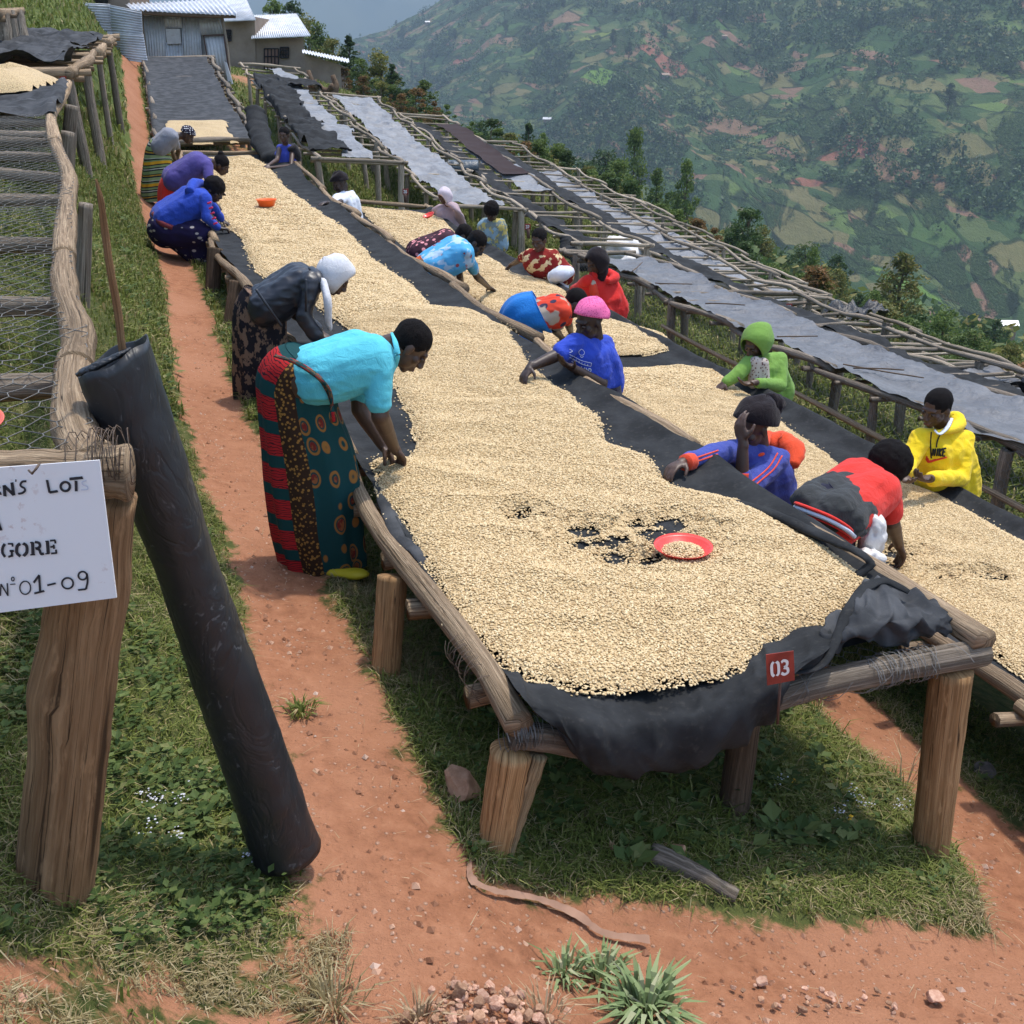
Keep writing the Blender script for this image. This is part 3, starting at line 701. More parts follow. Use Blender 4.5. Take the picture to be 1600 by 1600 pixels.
segs = [(0, 3.02), (2.9, 6.05), (5.95, 9.1), (9.0, 12)]
for i, (a, b) in enumerate(segs):
    tt_ = np.linspace(a, b, 40); P = np.stack([np.interp(tt_, np.arange(13), catmull(LR, 1201)[::100][:13, k]) if False else catmull(LR, 1201)[(tt_*100).astype(int).clip(0, 1200), k] for k in range(3)], 1)
    P += np.stack([0*tt_, 0*tt_, 0*tt_], 1)
    V, F, U = tube(P-off, np.linspace(.047, .041, 40)*(1+.06*np.sin(tt_*5)), 18, True, .13, 61+i); U[:, 1] *= np.linalg.norm(P[-1]-P[0])
    obj('rail', mesh_tris('rail', V, F, True, U), MAT['wood_bark'], oL)
rail_path(oL, fLL, lu[0], lu[-1], .042, MAT['wood_bark'], seed=7)
cb = [(560, 2.42), (445, 3.3), (365, 4.35), (300, 5.6), (268, 6.3), (236, 7.2), (216, 7.9)]
for py, D in [(640, 2.05)]+cb+[(205, 8.3), (190, 9.0), (172, 9.9), (150, 11.0)]:
    u, v = XY2UV(*PD(100, py, D)[:2]); u = float(u)
    if py == 640: continue
    a, b = fLL(u+.05), fLR(u); pole('crossbar', a+[0, 0, -.045], b+[0, 0, -.035], .040, MAT['wood_grey'], oL)
fbL = np.array([PD(-420, 790, 1.66), PD(-100, 742, 1.69), PD(60, 735, 1.72), PD(140, 738, 1.73), PD(203, 738, 1.74)]); V, F, U = tube(catmull(fbL, 30)-off, np.interp(np.arange(30), [0, 18, 24, 29], [.036, .038, .046, .054]), 16, True, .14, 71); U[:, 1] *= .9
obj('end_bar', mesh_tris('end_bar', V, F, True, U), MAT['wood_bark'], oL)
sfoot = PD(70, 1345, 1.72); sfoot[2] -= .1; stop_ = PD(152, 770, 1.76)
post('post', stop_, sfoot, .070, .083, wood_mat('sign_post_wood', (.17, .095, .045), (.28, .17, .088), .4, .8), oL, 31, .05, 26, 40, 0, ((.55, pi, .03), (.8, .3, .012)))
for (px, py, D, h) in ((134, 318, 5.45, 1.15), (106, 206, 8.6, 1.25), (112, 165, 10.2, 1.2)):
    t = PD(px, py, D); f = t.copy(); f[0] -= .022*D; f[2] = gz(f)-.1; post('post', t, f, .036*max(1, D/6), .042*max(1, D/6), MAT['wood_grey'], oL, int(px), .06, 12)
def wire_L(s, t):
    p = fLR(s.ravel()).reshape(*s.shape, 3); p[..., 0] -= t*NV[0]; p[..., 1] -= t*NV[1]
    p[..., 2] += .035-.03*np.sin(np.clip(t/1.6, 0, 1)*pi)+.018*vnoise(s*3, t*3, 77)+t*.03; return p
hex_wire(oL, wire_L, float(lu[0])+.05, 6.6, -.03, 1.35, .062, .0015)
wire_tangle('tie_wire', PD(160, 715, 1.73), [1, .2, 0], .05, 16, oL, MAT['wire_rust'], .0011, 12, .025)
for k in range(10):
    wire_tangle('tie_wire', LR[1]+(LR[7]-LR[1])*k/9*0+fLR(lu[1]+(lu[7]-lu[1])*k/9), LR[5]-LR[2], .049, 4, oL, MAT['wire_rust'], .0012, 40+k, .12)
# second left bed, further uphill
l2 = [(105, 118, 12.4), (140, 93, 15.5), (160, 75, 18.5), (177, 58, 22)]; L2 = np.array([PD(*q) for q in l2]); l2u, l2v = XY2UV(L2[:, 0], L2[:, 1])
def f2R(u): u = np.asarray(u, float); v = np.interp(u, l2u, l2v); x, y = UV(u, v); return np.stack([x, y, np.interp(u, l2u, L2[:, 2])], -1)
def f2L(u): p = f2R(u); q = p.copy(); w = 1.7; q[..., 0] -= w*NV[0]; q[..., 1] -= w*NV[1]; q[..., 2] += .03; return q
oL2 = bed('left bed strewn with rumpled black netting, ending at the ribbed tin fence', 'drying bed', f2L, f2R, float(l2u[0]), float(l2u[-1]), .06, MAT['wood_bark'], .045, .9, 2.6, .055, 'raised drying beds', seed=131, wob=.04, pmat=MAT['wood_grey'])
l3 = [(-60, 34, 15), (4, 22, 17), (26, 16, 19)]; L3 = np.array([PD(*q) for q in l3]); l3u, l3v = XY2UV(L3[:, 0], L3[:, 1])
def f3R(u): u = np.asarray(u, float); v = np.interp(u, l3u, l3v); x, y = UV(u, v); return np.stack([x, y, np.interp(u, l3u, L3[:, 2])], -1)
def f3L(u): p = f3R(u); q = p.copy(); q[..., 0] -= 1.6*NV[0]; q[..., 1] -= 1.6*NV[1]; return q
bed('small end of a drying bed with thick grey posts in the top left corner', 'drying bed', f3L, f3R, float(l3u[0]), float(l3u[-1]), .06, MAT['wood_bark'], .045, .9, 1.0, .1, 'raised drying beds', seed=141, pmat=MAT['wood_grey'])

# wire side netting along the grey sheeted bed
def side5(s, t):
    p = r5[1](s.ravel()).reshape(*s.shape, 3); p[..., 2] -= t; p[..., 0] -= .03+.05*t; return p
hex_wire(r5[0], side5, 1.0, 11.5, .0, .55, .075, .0022, MAT['wire'])
r5b = empty('fallen_pole', r5[1](1.5)-[0, 0, .5], 'long pole tied low along the side of the grey sheeted bed', 'pole')
for k in range(4): pole('shaft', r5[1](-1.0+k*2.6)-[.12, 0, .36], r5[1](1.8+k*2.6)-[.12, 0, .33], .03, MAT['wood_bark'], r5b)
# ------------------------------------------------------------------ NETS AND SHEETS
def sheet(name, label, cat, u0, u1, fL, fR, s0, s1, lift=.03, sag=.04, wr=.02, wf=3.0, mat=None, seed=0, du=.06, ds=.05, edge=.04, group=None, over=0.0, off=None, rl=.025):
    """cloth lying on rails, s is the fraction across from the left rail; s outside 0..1 hangs down"""
    W = np.linalg.norm(fR(np.array([u0]))[0]-fL(np.array([u0]))[0]); nu = max(4, int((u1-u0)/du)); ns = max(4, int(((1.07 if callable(s1) else s1)-s0)*W/ds))
    u = np.linspace(u0, u1, nu); q = np.linspace(0, 1, ns)
    s1 = s1(u) if callable(s1) else s1
    e0 = s0+edge*fbm(u*1.3, u*0+1, seed, 3)*2; e1 = s1+edge*fbm(u*1.3, u*0+9, seed+1, 3)*2
    S = e0[:, None]+(e1-e0)[:, None]*q[None, :]; Ug = np.repeat(u[:, None], ns, 1)+(edge*1.5*fbm(S*3, S*0+seed, seed+3, 3)*(np.abs(np.linspace(-1, 1, nu))[:, None]**8))
    A = fL(Ug.ravel()).reshape(nu, ns, 3); Bq = fR(Ug.ravel()).reshape(nu, ns, 3)
    Sc = np.clip(S, -.03, 1.03); P = A+(Bq-A)*Sc[..., None]
    hang = np.clip(-S-.03, 0, 1)+np.clip(S-1.03, 0, 1)
    P[..., 2] += lift-sag*4*np.clip(Sc*(1-Sc), 0, .25)-hang*W + .025*np.exp(-(Sc/.03)**2)+rl*np.exp(-((Sc-1)/(.03+.02*(rl > .03)))**2)
    P[..., 2] += wr*(fbm(Ug*wf, S*W*wf, seed+5, 5, .6)+.6*(.5-np.abs(fbm(Ug*wf*1.3+S*2, S*W*wf*.8, seed+6, 3))*2.2))*np.clip(1-hang*6, .3, 1)
    P[..., 0] += hang*.15*fbm(Ug*3, S, seed+7, 2)
    o3_ = np.array(off) if off is not None else P.mean((0, 1))
    me = mesh_np(name, (P-o3_).reshape(-1, 3), grid_faces(nu, ns))
    ob = obj(name, me, mat, loc=[float(x) for x in o3_]); tag(ob, label, cat, group); return ob
def patch(name, rows, mat, n=(40, 60), wr=.006, wf=9, seed=0, parent=None, thick=0.0):
    rows = np.array(rows, float); R, Cn = rows.shape[:2]
    G = np.stack([catmull(rows[i], n[1]) for i in range(R)]); G = np.stack([catmull(G[:, j], n[0]) for j in range(n[1])], 1)
    du_ = np.gradient(G, axis=0); dv_ = np.gradient(G, axis=1); N = np.cross(du_, dv_); N /= np.linalg.norm(N, axis=2)[..., None]+1e-9
    ii, jj = np.meshgrid(np.linspace(0, 1, n[0]), np.linspace(0, 1, n[1]), indexing='ij')
    h = wr*(.7*fbm(ii*wf*.22, jj*wf*.8, seed, 3, .5)+1.0*(.5-np.abs(fbm(ii*2.2+jj*5, jj*wf*.55-ii*1.5, seed+3, 2))*2.4)+.5*(.5-np.abs(fbm(ii*wf*.35-jj*4, jj*wf*.7, seed+6, 2))*2.4))
    G = G+N*h[..., None]; c = G.mean((0, 1)); off = c if parent is None else np.array(parent.location)
    me = mesh_np(name, (G-off).reshape(-1, 3), grid_faces(*n)); ob = obj(name, me, mat, parent, loc=None if parent else [float(x) for x in c])
    if thick: m = ob.modifiers.new('solid', 'SOLIDIFY'); m.thickness = thick
    return ob
net3 = sheet('shade_net', 'black netting spread along the nearest bed under the pale coffee, gathered over its front bar', 'netting', .10, 17.3, b3L, b3R, .018, lambda u: .958+.075*np.clip((3.2-u)/.6, 0, 1), .012, .03, .012, 2.2, MAT['net'], 3, .05, .03, .012, rl=.036)
sheet('shade_net', 'black netting lining the second bed of coffee, its right edge bare by the green hoodie', 'netting', -1.5, 15.4, b4L, b4R, .03, 1.08, .012, .03, .014, 2.0, MAT['net'], 13, .06, .04, .015, rl=.06)
sheet('shade_net', 'smooth dark grey netting stretched over the upper bed below the tin shack', 'netting', 18.8, 31.6, b2L, b2R, -.12, .93, +.04, .03, .006, 1.0, MAT['net_worn'], 23, .12, .08, .02)
# front of the near bed: netting falling over the bar
X0 = [770, 850, 950, 1050, 1150, 1205, 1290]
rows = [
 [PZ(x, y, .845) for x, y in zip(X0, (1012, 1046, 1062, 1056, 1026, 985, 962))],
 [PU(x, y, .0) for x, y in ((806, 1078), (866, 1096), (950, 1108), (1050, 1100), (1150, 1068), (1212, 1035), (1300, 1004))],
 [PU(x, y, -.075) for x, y in ((835, 1100), (872, 1120), (950, 1132), (1045, 1128), (1140, 1100), (1210, 1066), (1262, 1040))],
 [PU(x, y, -.10) for x, y in ((866, 1138), (895, 1155), (955, 1172), (1042, 1172), (1130, 1145), (1195, 1105), (1228, 1075))],
 [PU(x, y, -.065) for x, y in ((880, 1152), (915, 1188), (965, 1210), (1040, 1206), (1120, 1184), (1180, 1150), (1214, 1108))],
 [PU(x, y, .04) for x, y in ((885, 1150), (925, 1190), (975, 1208), (1040, 1204), (1115, 1180), (1172, 1146), (1208, 1108))],
 [PU(x, y, .16) for x, y in ((890, 1140), (930, 1165), (985, 1180), (1040, 1178), (1110, 1150), (1165, 1120), (1200, 1090))]]
fold = patch('hanging_fold', rows, MAT['net'], (100, 170), .017, 13, 5, parent=net3)
off3 = np.array(net3.location)
rows2 = [
 [PZ(1290, 972, .87), PZ(1325, 948, .90), PZ(1352, 912, .93), PZ(1385, 905, .94), PZ(1425, 925, .93), PZ(1462, 945, .90)],
 [PZ(1285, 990, .89), PZ(1325, 968, .95), PZ(1362, 940, .99), PZ(1405, 935, .98), PZ(1445, 950, .95), PZ(1478, 958, .91)],
 [PZ(1270, 1012, .90), PZ(1318, 992, .96), PZ(1365, 972, .99), PZ(1415, 965, .97), PZ(1455, 970, .94), PZ(1490, 968, .90)],
 [PZ(1250, 1035, .88), PZ(1308, 1010, .93), PZ(1355, 992, .94), PZ(1410, 990, .92), PZ(1450, 988, .90), PZ(1486, 980, .88)],
 [PZ(1240, 1048, .85), PZ(1300, 1022, .88), PZ(1350, 1002, .88), PZ(1405, 1005, .87), PZ(1445, 996, .86), PZ(1478, 988, .86)]]
patch('bunched_corner', rows2, MAT['net_worn'], (80, 110), .034, 8, 9, parent=net3)
def cloth_roll(pts, r, parent, mat, name='twisted_fold', seed=0, flat=.6, n=34):
    P = catmull(pts, n); off = np.array(parent.location); V, F, U = tube(P-off, np.asarray(r)*np.ones(n) if np.ndim(r) == 0 else np.interp(np.linspace(0, 1, n), np.linspace(0, 1, len(r)), r), 14, True, .35, seed, flat)
    return obj(name, mesh_tris(name, V, F, True, U), mat, parent)
cloth_roll([PZ(1222, 1052, .90), PZ(1275, 1045, .92), PZ(1300, 1015, .95), PZ(1318, 970, .98), PZ(1345, 925, .99), PZ(1380, 908, .98), PZ(1420, 925, .96)], (.010, .012, .014, .017, .019, .022, .015), net3, MAT['net'], seed=3, flat=.45)
# netting bunched up along the right rail of the near bed and the left corner strip
cloth_roll([PZ(1340, 900, .88), PZ(1360, 880, .93), PZ(1335, 860, .95), PZ(1300, 845, .93), PZ(1255, 825, .9), PZ(1200, 800, .88), PZ(1150, 785, .87)], (.025, .018, .02, .025, .03, .025, .02), net3, MAT['net'], seed=12)
cloth_roll([PZ(676, 905, .885), PZ(664, 880, .90), PZ(650, 862, .905), PZ(632, 848, .90), PZ(615, 820, .90), PZ(600, 778, .895), PZ(588, 748, .89)], (.018, .026, .024, .03, .035, .033, .02), net3, MAT['net_worn'], seed=15, flat=.45)
cloth_roll([PZ(800, 1085, .87), PZ(762, 1035, .885), PZ(725, 982, .89), PZ(700, 935, .89), PZ(682, 900, .885)], (.03, .034, .034, .028, .02), net3, MAT['net'], seed=17, flat=.4)

# grey and silver sheets over the other beds
def pieces(): pass
sheet('plastic_sheet', 'wide smooth grey plastic sheet on the bed behind the yellow hoodie', 'plastic sheet', -2.0, 12.6, r5[1], r5[2], .0, .97, .05, .06, .05, 3.2, MAT['tarp_grey'], 33, .06, .05, .03, 'sheets on the beds')
sheet('plastic_sheet', 'crumpled silver sheet covering most of the bed left of the green print blouse', 'plastic sheet', 16.6, 29.5, rB[1], rB[2], .05, .80, .05, .05, .10, 2.4, MAT['tarp_silver'], 43, .07, .06, .05, 'sheets on the beds')
sheet('plastic_sheet', 'creased silver sheet along the middle of the bed behind the blue tank top', 'plastic sheet', 17.6, 29.8, rA[1], rA[2], .38, .74, .07, .05, .07, 2.8, MAT['tarp_silver'], 53, .07, .06, .08, 'sheets on the beds')
sheet('shade_net', 'bunched black netting over the left rail behind the woman in a blue tank top', 'netting', 17.8, 27.5, rA[1], rA[2], -.10, .42, .12, .0, .11, 2.2, MAT['net'], 63, .07, .05, .08)
sheet('shade_net', 'black netting rolled back across the top end of the bed under the houses', 'netting', 26.3, 27.2, rA[1], rA[2], .4, 1.12, .12, .0, .09, 2.2, MAT['net'], 66, .05, .05, .03)
sheet('shade_net', 'sagging black netting along the left of the bare pole bed, uphill of the red hoodie', 'netting', 14.8, 27.5, rC[1], rC[2], .0, .42, .02, .10, .09, 1.6, MAT['net'], 73, .08, .06, .06)
sheet('plastic_sheet', 'pale grey sheet caught among poles below the big plastic rolls', 'plastic sheet', 19.5, 24.2, rC[1], rC[2], .5, 1.0, .02, .06, .06, 1.9, MAT['tarp_silver'], 76, .08, .06, .06, 'sheets on the beds')
sheet('shade_net', 'strip of black netting on the bed just beyond the wide grey sheet, uphill half', 'netting', 5.2, 11.4, r6[1], r6[2], .0, .55, .03, .05, .07, 1.8, MAT['net'], 83, .07, .05, .05)
sheet('plastic_sheet', 'grey sheet with a glossy puckered end on the second bed beyond the yellow hoodie', 'plastic sheet', -.2, 7.6, r6[1], r6[2], .25, .98, -.085, .05, .075, 1.8, MAT['tarp_grey'], 86, .07, .05, .05, 'sheets on the beds')
sheet('shade_net', 'long black net running down the middle of the far beds on the right', 'netting', 12.6, 27.5, rD[1], rD[2], .0, .45, .04, .05, .08, 1.5, MAT['net'], 93, .08, .06, .05)
sheet('plastic_sheet', 'pale sheet on the far bed to the right of the long black net', 'plastic sheet', 15.2, 25.0, rD[1], rD[2], .5, 1.0, -.085, .06, .075, 1.9, MAT['tarp_silver'], 96, .08, .06, .06, 'sheets on the beds')
sheet('plastic_sheet', 'flat grey plastic on the bed near the right edge of the photo', 'plastic sheet', 2.4, 9.6, r7[1], r7[2], .03, .95, -.085, .05, .075, 1.7, MAT['tarp_grey'], 103, .08, .06, .05, 'sheets on the beds')
sheet('plastic_sheet', 'light grey sheeting inside the last long bed but one', 'plastic sheet', 14.9, 22.5, rE[1], rE[2], .03, .8, -.085, .07, .075, 1.7, MAT['tarp_silver'], 106, .1, .07, .06, 'sheets on the beds')
sheet('shade_net', 'rumpled black netting heaped over the far end of the left bank bed', 'netting', float(l2u[0])+.8, float(l2u[-1])-1.5, f2L, f2R, .02, .9, .12, .0, .14, 1.8, MAT['net_worn'], 113, .07, .06, .1)
sheet('shade_net', 'dark netting folded across the left bank bed beside a small heap of coffee', 'netting', 7.4, 9.9, fLL, fLR, .0, 1.03, .06, .02, .07, 1.8, MAT['net_worn'], 116, .06, .05, .04)
for (u0, u1, fa, fb_, s0, s1, sd, lab) in ((5.0, 6.0, r6[1], r6[2], .1, .8, 5, 'glossy crumpled black plastic by the end of the black net strip'), (3.2, 4.4, r6[1], r6[2], .1, .6, 6, 'shiny black plastic bunched beside the rail behind the yellow hoodie'), (11.6, 12.3, r7[1], r7[2], .1, .8, 7, 'small glossy black bundle among the far right poles')):
    sheet('plastic_bundle', lab, 'plastic', u0, u1, fa, fb_, s0, s1, .16, -.05, .20, 4.0, MAT['tarp_black'], 200+sd, .03, .03, .08)
# thin sticks on the grey sheet
rng = np.random.default_rng(3)
for k in range(9):
    u = 1.2+k*1.25+rng.normal()*.3; p = r5[1](u)*(1-.12)+r5[2](u)*.12; q = r5[1](u+rng.normal()*.6)*.4+r5[2](u+rng.normal()*.6)*.6; p[2] += .07; q[2] += .06
    o = empty('stick', p, 'thin dark stick lying across the wide grey plastic sheet', 'stick', 'sticks on the grey sheet')
    pole('shaft', p, q, .008, MAT['wood_dark'], o); 
    f = o.children[0]; me = f.data; o_loc = Vector(p); 
# ------------------------------------------------------------------ COFFEE
def poly_sdf(x, y, poly):
    poly = np.asarray(poly); n = len(poly); d = np.full(x.shape, 1e9); ins = np.zeros(x.shape, bool)
    for i in range(n):
        a = poly[i]; b = poly[(i+1) % n]; e = b-a; t = np.clip(((x-a[0])*e[0]+(y-a[1])*e[1])/(e@e+1e-12), 0, 1)
        d = np.minimum(d, np.hypot(x-a[0]-t*e[0], y-a[1]-t*e[1]))
        c = ((a[1] <= y) & (b[1] > y)) | ((b[1] <= y) & (a[1] > y)); xi = a[0]+(y-a[1])/(b[1]-a[1]+1e-12)*e[0]
        ins ^= c & (x < xi)
    return np.where(ins, d, -d)
bean_me = None
def bean_object():
    bm = bmesh.new(); bmesh.ops.create_icosphere(bm, subdivisions=2, radius=1)
    for v in bm.verts:
        v.co.x *= .0058; v.co.y *= .0043; v.co.z *= .0029 if v.co.z > 0 else .0022
    me = bpy.data.meshes.new('coffee_bean'); bm.to_mesh(me); bm.free(); me.materials.append(MAT['bean'])
    for p in me.polygons: p.use_smooth = True
    return me
BEAN = bean_object()
def scatter_nodes(name, inst_me, smin, smax, mat=None):
    ng = bpy.data.node_groups.new(name, 'GeometryNodeTree'); ng.interface.new_socket('Geometry', in_out='INPUT', socket_type='NodeSocketGeometry'); ng.interface.new_socket('Geometry', in_out='OUTPUT', socket_type='NodeSocketGeometry')
    N = ng.nodes; gi = N.new('NodeGroupInput'); go = N.new('NodeGroupOutput'); ip = N.new('GeometryNodeInstanceOnPoints')
    mi = N.new('GeometryNodeInputNamedAttribute'); mi.data_type = 'FLOAT_VECTOR'; mi.inputs[0].default_value = 'rot'
    sc = N.new('FunctionNodeRandomValue'); sc.data_type = 'FLOAT'; sc.inputs[2].default_value = smin; sc.inputs[3].default_value = smax
    # the bean itself, rebuilt as mesh through an object reference
    ob = bpy.data.objects.new(inst_me.name+'_source', inst_me); oi = N.new('GeometryNodeObjectInfo'); oi.inputs['Object'].default_value = ob; oi.inputs['As Instance'].default_value = True
    L = ng.links.new; L(gi.outputs[0], ip.inputs['Points']); L(oi.outputs['Geometry'], ip.inputs['Instance'])
    L(mi.outputs[0], ip.inputs['Rotation']); L(sc.outputs[1], ip.inputs['Scale']); L(ip.outputs[0], go.inputs[0]); return ng
NG_BEAN = scatter_nodes('bean_scatter', BEAN, .74, 1.04); NG_BEAN2 = scatter_nodes('bean_scatter_far', BEAN, 1.35, 1.8); NG_BEAN3 = scatter_nodes('bean_scatter_farthest', BEAN, 2.0, 2.8)
def scatter(name, P, ng, parent=None, tilt=.3):
    me = bpy.data.meshes.new(name); me.vertices.add(len(P)); me.vertices.foreach_set('co', np.asarray(P, np.float32).ravel())
    at = me.attributes.new('rot', 'FLOAT_VECTOR', 'POINT'); r = RNG.normal(size=(len(P), 3))*tilt; r[:, 2] = RNG.random(len(P))*6.28
    at.data.foreach_set('vector', r.astype(np.float32).ravel()); me.update()
    o = obj(name, me, None, parent, kind='stuff'); m = o.modifiers.new('scatter', 'NODES'); m.node_group = ng; return o
def coffee(label, poly, zf, h0=.028, mound=.05, holes=(), seed=0, near=(5.2, 9.5), step=.03, dens=1.0, ridge=None):
    poly = np.array(poly); u0, v0 = poly.min(0); u1, v1 = poly.max(0)
    def height(u, v):
        d = poly_sdf(u, v, poly)+.012+.035*fbm(u*4, v*4, seed+2, 3)+.012*fbm(u*22, v*22, seed+4, 2)
        h = h0*np.clip(d/.08, 0, 1)**.6 + mound*np.clip(d/.35, 0, 1)*(.45+1.1*fbm(u*1.1, v*1.4, seed, 3)+.55*(.5-np.abs(fbm(u*2.8+v, v*1.7-u*.4, seed+1, 3))*2))
        for hu, hv, ru, rv in holes:
            q = np.hypot((u-hu)/ru, (v-hv)/rv)+1.5*fbm(u*13, v*13, seed+6, 4, .6)
            h = np.where(q < 1, -.004, h*np.clip(.10+(q-1)*.42, 0, 1)); d = np.where(q < 1, -1, d)
        return h, d
    nu = int((u1-u0)/step)+2; nv = int((v1-v0)/(step*.8))+2
    us = np.linspace(u0-.05, u1+.05, nu); vs = np.linspace(v0-.05, v1+.05, nv); A, Bq = np.meshgrid(us, vs, indexing='ij')
    H, D = height(A.ravel(), Bq.ravel()); H = H.reshape(A.shape); D = D.reshape(A.shape)
    x, y = UV(A, Bq); Z = zf(A, Bq)+np.maximum(H, -.01)+.019
    V = np.stack([x, y, Z], -1).reshape(-1, 3); F = grid_faces(nu, nv)[:, ::-1]; Fm = (D.ravel()[F] > .004).all(1); F = F[Fm]; used = np.unique(F); rm = np.full(len(V), -1); rm[used] = np.arange(len(used))
    o = obj('coffee', mesh_np('coffee', V[used], rm[F]), MAT['coffee']); o['label'] = label; o['kind'] = 'stuff'
    for (a, b, sp, ng) in ((u0, near[0], .0069, NG_BEAN), (near[0], near[1], .0125, NG_BEAN2), (near[1], near[1]+7, .021, NG_BEAN3)):
        b = min(b, u1)
        if b <= a or near[0] == 0: continue
        sp = sp/np.sqrt(dens); n = int((b-a)*(v1-v0)/sp**2); u = a+(b-a)*RNG.random(n); v = v0+(v1-v0)*RNG.random(n)
        h, d = height(u, v); x, y = UV(u, v); keep = (d > -.012) | ((d > -.06) & (RNG.random(n) < .02)) | ((d == -1) & (RNG.random(n) < .07)); hh = np.where(d > .004, np.maximum(h, -.01)+.019+.003*RNG.random(n), .024)
        inv = (np.abs(x) < (y*.917+1.1)*.56) & (y > .9); keep &= inv
        P = np.stack([x, y, zf(u, v)+hh], -1)[keep]; 
        scatter('loose_beans', P, ng, o)
    return o
def px_poly(pts, zf): 
    out = []
    for x, y in pts: _, u, v = PS(x, y, zf); out.append((u, v))
    return out
c3 = [(800, 1052), (745, 1000), (690, 925), (660, 870), (648, 835), (604, 775), (580, 722), (600, 712), (640, 715), (658, 690), (640, 640), (610, 570), (560, 520), (490, 470), (430, 440), (402, 420), (380, 372), (345, 345), (330, 310), (310, 280), (296, 258), (302, 247), (392, 243), (420, 262), (440, 288), (490, 326), (530, 352), (565, 385), (578, 402), (612, 425), (642, 445), (672, 478), (735, 483), (790, 508), (815, 560), (845, 590), (882, 612), (925, 645), (945, 690), (1005, 712), (1022, 748), (1056, 760), (1103, 771), (1150, 779), (1187, 795), (1216, 813), (1250, 830), (1300, 854), (1340, 885), (1366, 912), (1340, 940), (1290, 980), (1200, 1008), (1160, 1045), (1080, 1064), (990, 1080), (900, 1074), (850, 1062)]
zc3 = lambda u, v: z3(u, v)+.035
holes3 = []
for (x, y, ru, rv) in ((1040, 838, .09, .075), (1030, 815, .03, .085), (905, 828, .04, .05), (945, 846, .035, .085), (965, 872, .05, .06), (1000, 882, .03, .07), (825, 808, .03, .05), (1055, 822, .03, .05)):
    _, u, v = PS(x, y, zc3); holes3.append((u, v, ru, rv))
heap3 = coffee('wide rippled heap of pale parchment coffee along the whole near bed', px_poly(c3, zc3), z3, .03, .055, holes3, 1)
zc4 = lambda u, v: z4(u, v)+.03
R4 = [(1600, 848), (1555, 826), (1500, 792), (1450, 765), (1380, 745), (1310, 733), (1285, 706), (1235, 672), (1195, 640), (1150, 604), (1118, 580), (1060, 572), (975, 578)]
pr4 = px_poly(R4, zc4)
holes4 = []
for (x, y, ru, rv) in ((1380, 880, .05, .05), (1480, 905, .03, .06), (1525, 897, .02, .05), (1545, 908, .03, .05), (1400, 868, .04, .08)):
    _, u, v = PS(x, y, zc4); holes4.append((u, v, ru, rv))
uend = pr4[-1][0]
coffee('pale coffee on the second bed, under the hands of the workers in red and yellow', [(-1.45, 2.3), (-1.45, 3.45), (-.6, 3.4)]+pr4+[(uend, 2.4)], z4, .03, .05, holes4, 2, near=(4.6, 9.0))
R4b = [(1000, 556), (1046, 545), (1035, 522), (975, 505), (935, 492), (905, 470), (885, 455), (862, 442), (800, 428), (770, 405), (735, 390), (700, 352), (690, 340)]
pb4 = px_poly(R4b, zc4)
coffee('pale coffee heap on the far half of the second bed, around the blue dress', [(pb4[0][0], 2.36)]+pb4+[(15.2, 3.2), (15.3, 2.4)], z4, .03, .07, (), 5, near=(6.0, 10.5))
c2 = [(258, 215), (255, 198), (262, 190), (350, 189), (358, 193), (356, 205), (366, 212), (372, 224), (300, 226)]
zc2 = lambda u, v: z2(u, v)+.06
coffee('small square patch of pale coffee at the near end of the upper netted bed', px_poly(c2, zc2), lambda u, v: z2(u, v)+.03, .04, .06, (), 6, near=(0, 0), step=.06)
# coffee on the left bank bed
zL = lambda u, v: np.interp(u, lu, LR[:, 2])+.02
pl = [(9.0, -3.2), (9.0, -1.75), (9.8, -1.5), (10.8, -1.8), (11.2, -3.2)]
coffee('little mound of pale coffee at the far end of the left bank bed', pl, zL, .06, .16, (), 7, near=(0, 0), step=.06)
# dark drying cherries on a far bed
M = MB('dark_cherries', .8, .2); M.col(M.ramp(M.vor(60), [(0, (.045, .02, .018)), (.6, (.025, .014, .013))])); MAT['cherry'] = M.m
s_ = sheet('drying_cherries', 'dark reddish layer of drying coffee cherries on the far bed by the plastic rolls', 'coffee', 21, 27.5, rC[1], rC[2], .5, .98, .06, .04, .02, 1.5, MAT['cherry'], 301, .1, .08, .03); s_['kind'] = 'stuff'; del s_['category']
# ------------------------------------------------------------------ HOUSES AND TIN SHACK
def corrugated(name, q, ribs, amp, mat, parent=None, along='v', off=None, jag=0.0, n2=3, seed=0):
    """ribbed sheet on the quad q = tl, tr, br, bl; ribs run down (along v) or across"""
    tl, tr, br, bl = [np.array(p, float) for p in q]; k = ribs*6+1
    a = np.linspace(0, 1, k); b = np.linspace(0, 1, n2)
    A, Bq = (np.meshgrid(a, b, indexing='ij') if along == 'v' else np.meshgrid(b, a, indexing='ij'))
    P = tl*((1-A)*(1-Bq))[..., None]+tr*(A*(1-Bq))[..., None]+br*(A*Bq)[..., None]+bl*((1-A)*Bq)[..., None]
    N = np.cross(tr-tl, bl-tl); N /= np.linalg.norm(N); w = (A if along == 'v' else Bq)
    P = P+N*(amp*np.sin(w*ribs*2*pi)+jag*fbm(A*3, Bq*3, seed, 2))[..., None]
    off = np.array(parent.location) if parent else P.mean((0, 1))
    o = obj(name, mesh_np(name, (P-off).reshape(-1, 3), grid_faces(*P.shape[:2])), mat, parent, loc=None if parent else [float(x) for x in off])
    m = o.modifiers.new('thick', 'SOLIDIFY'); m.thickness = .012; return o
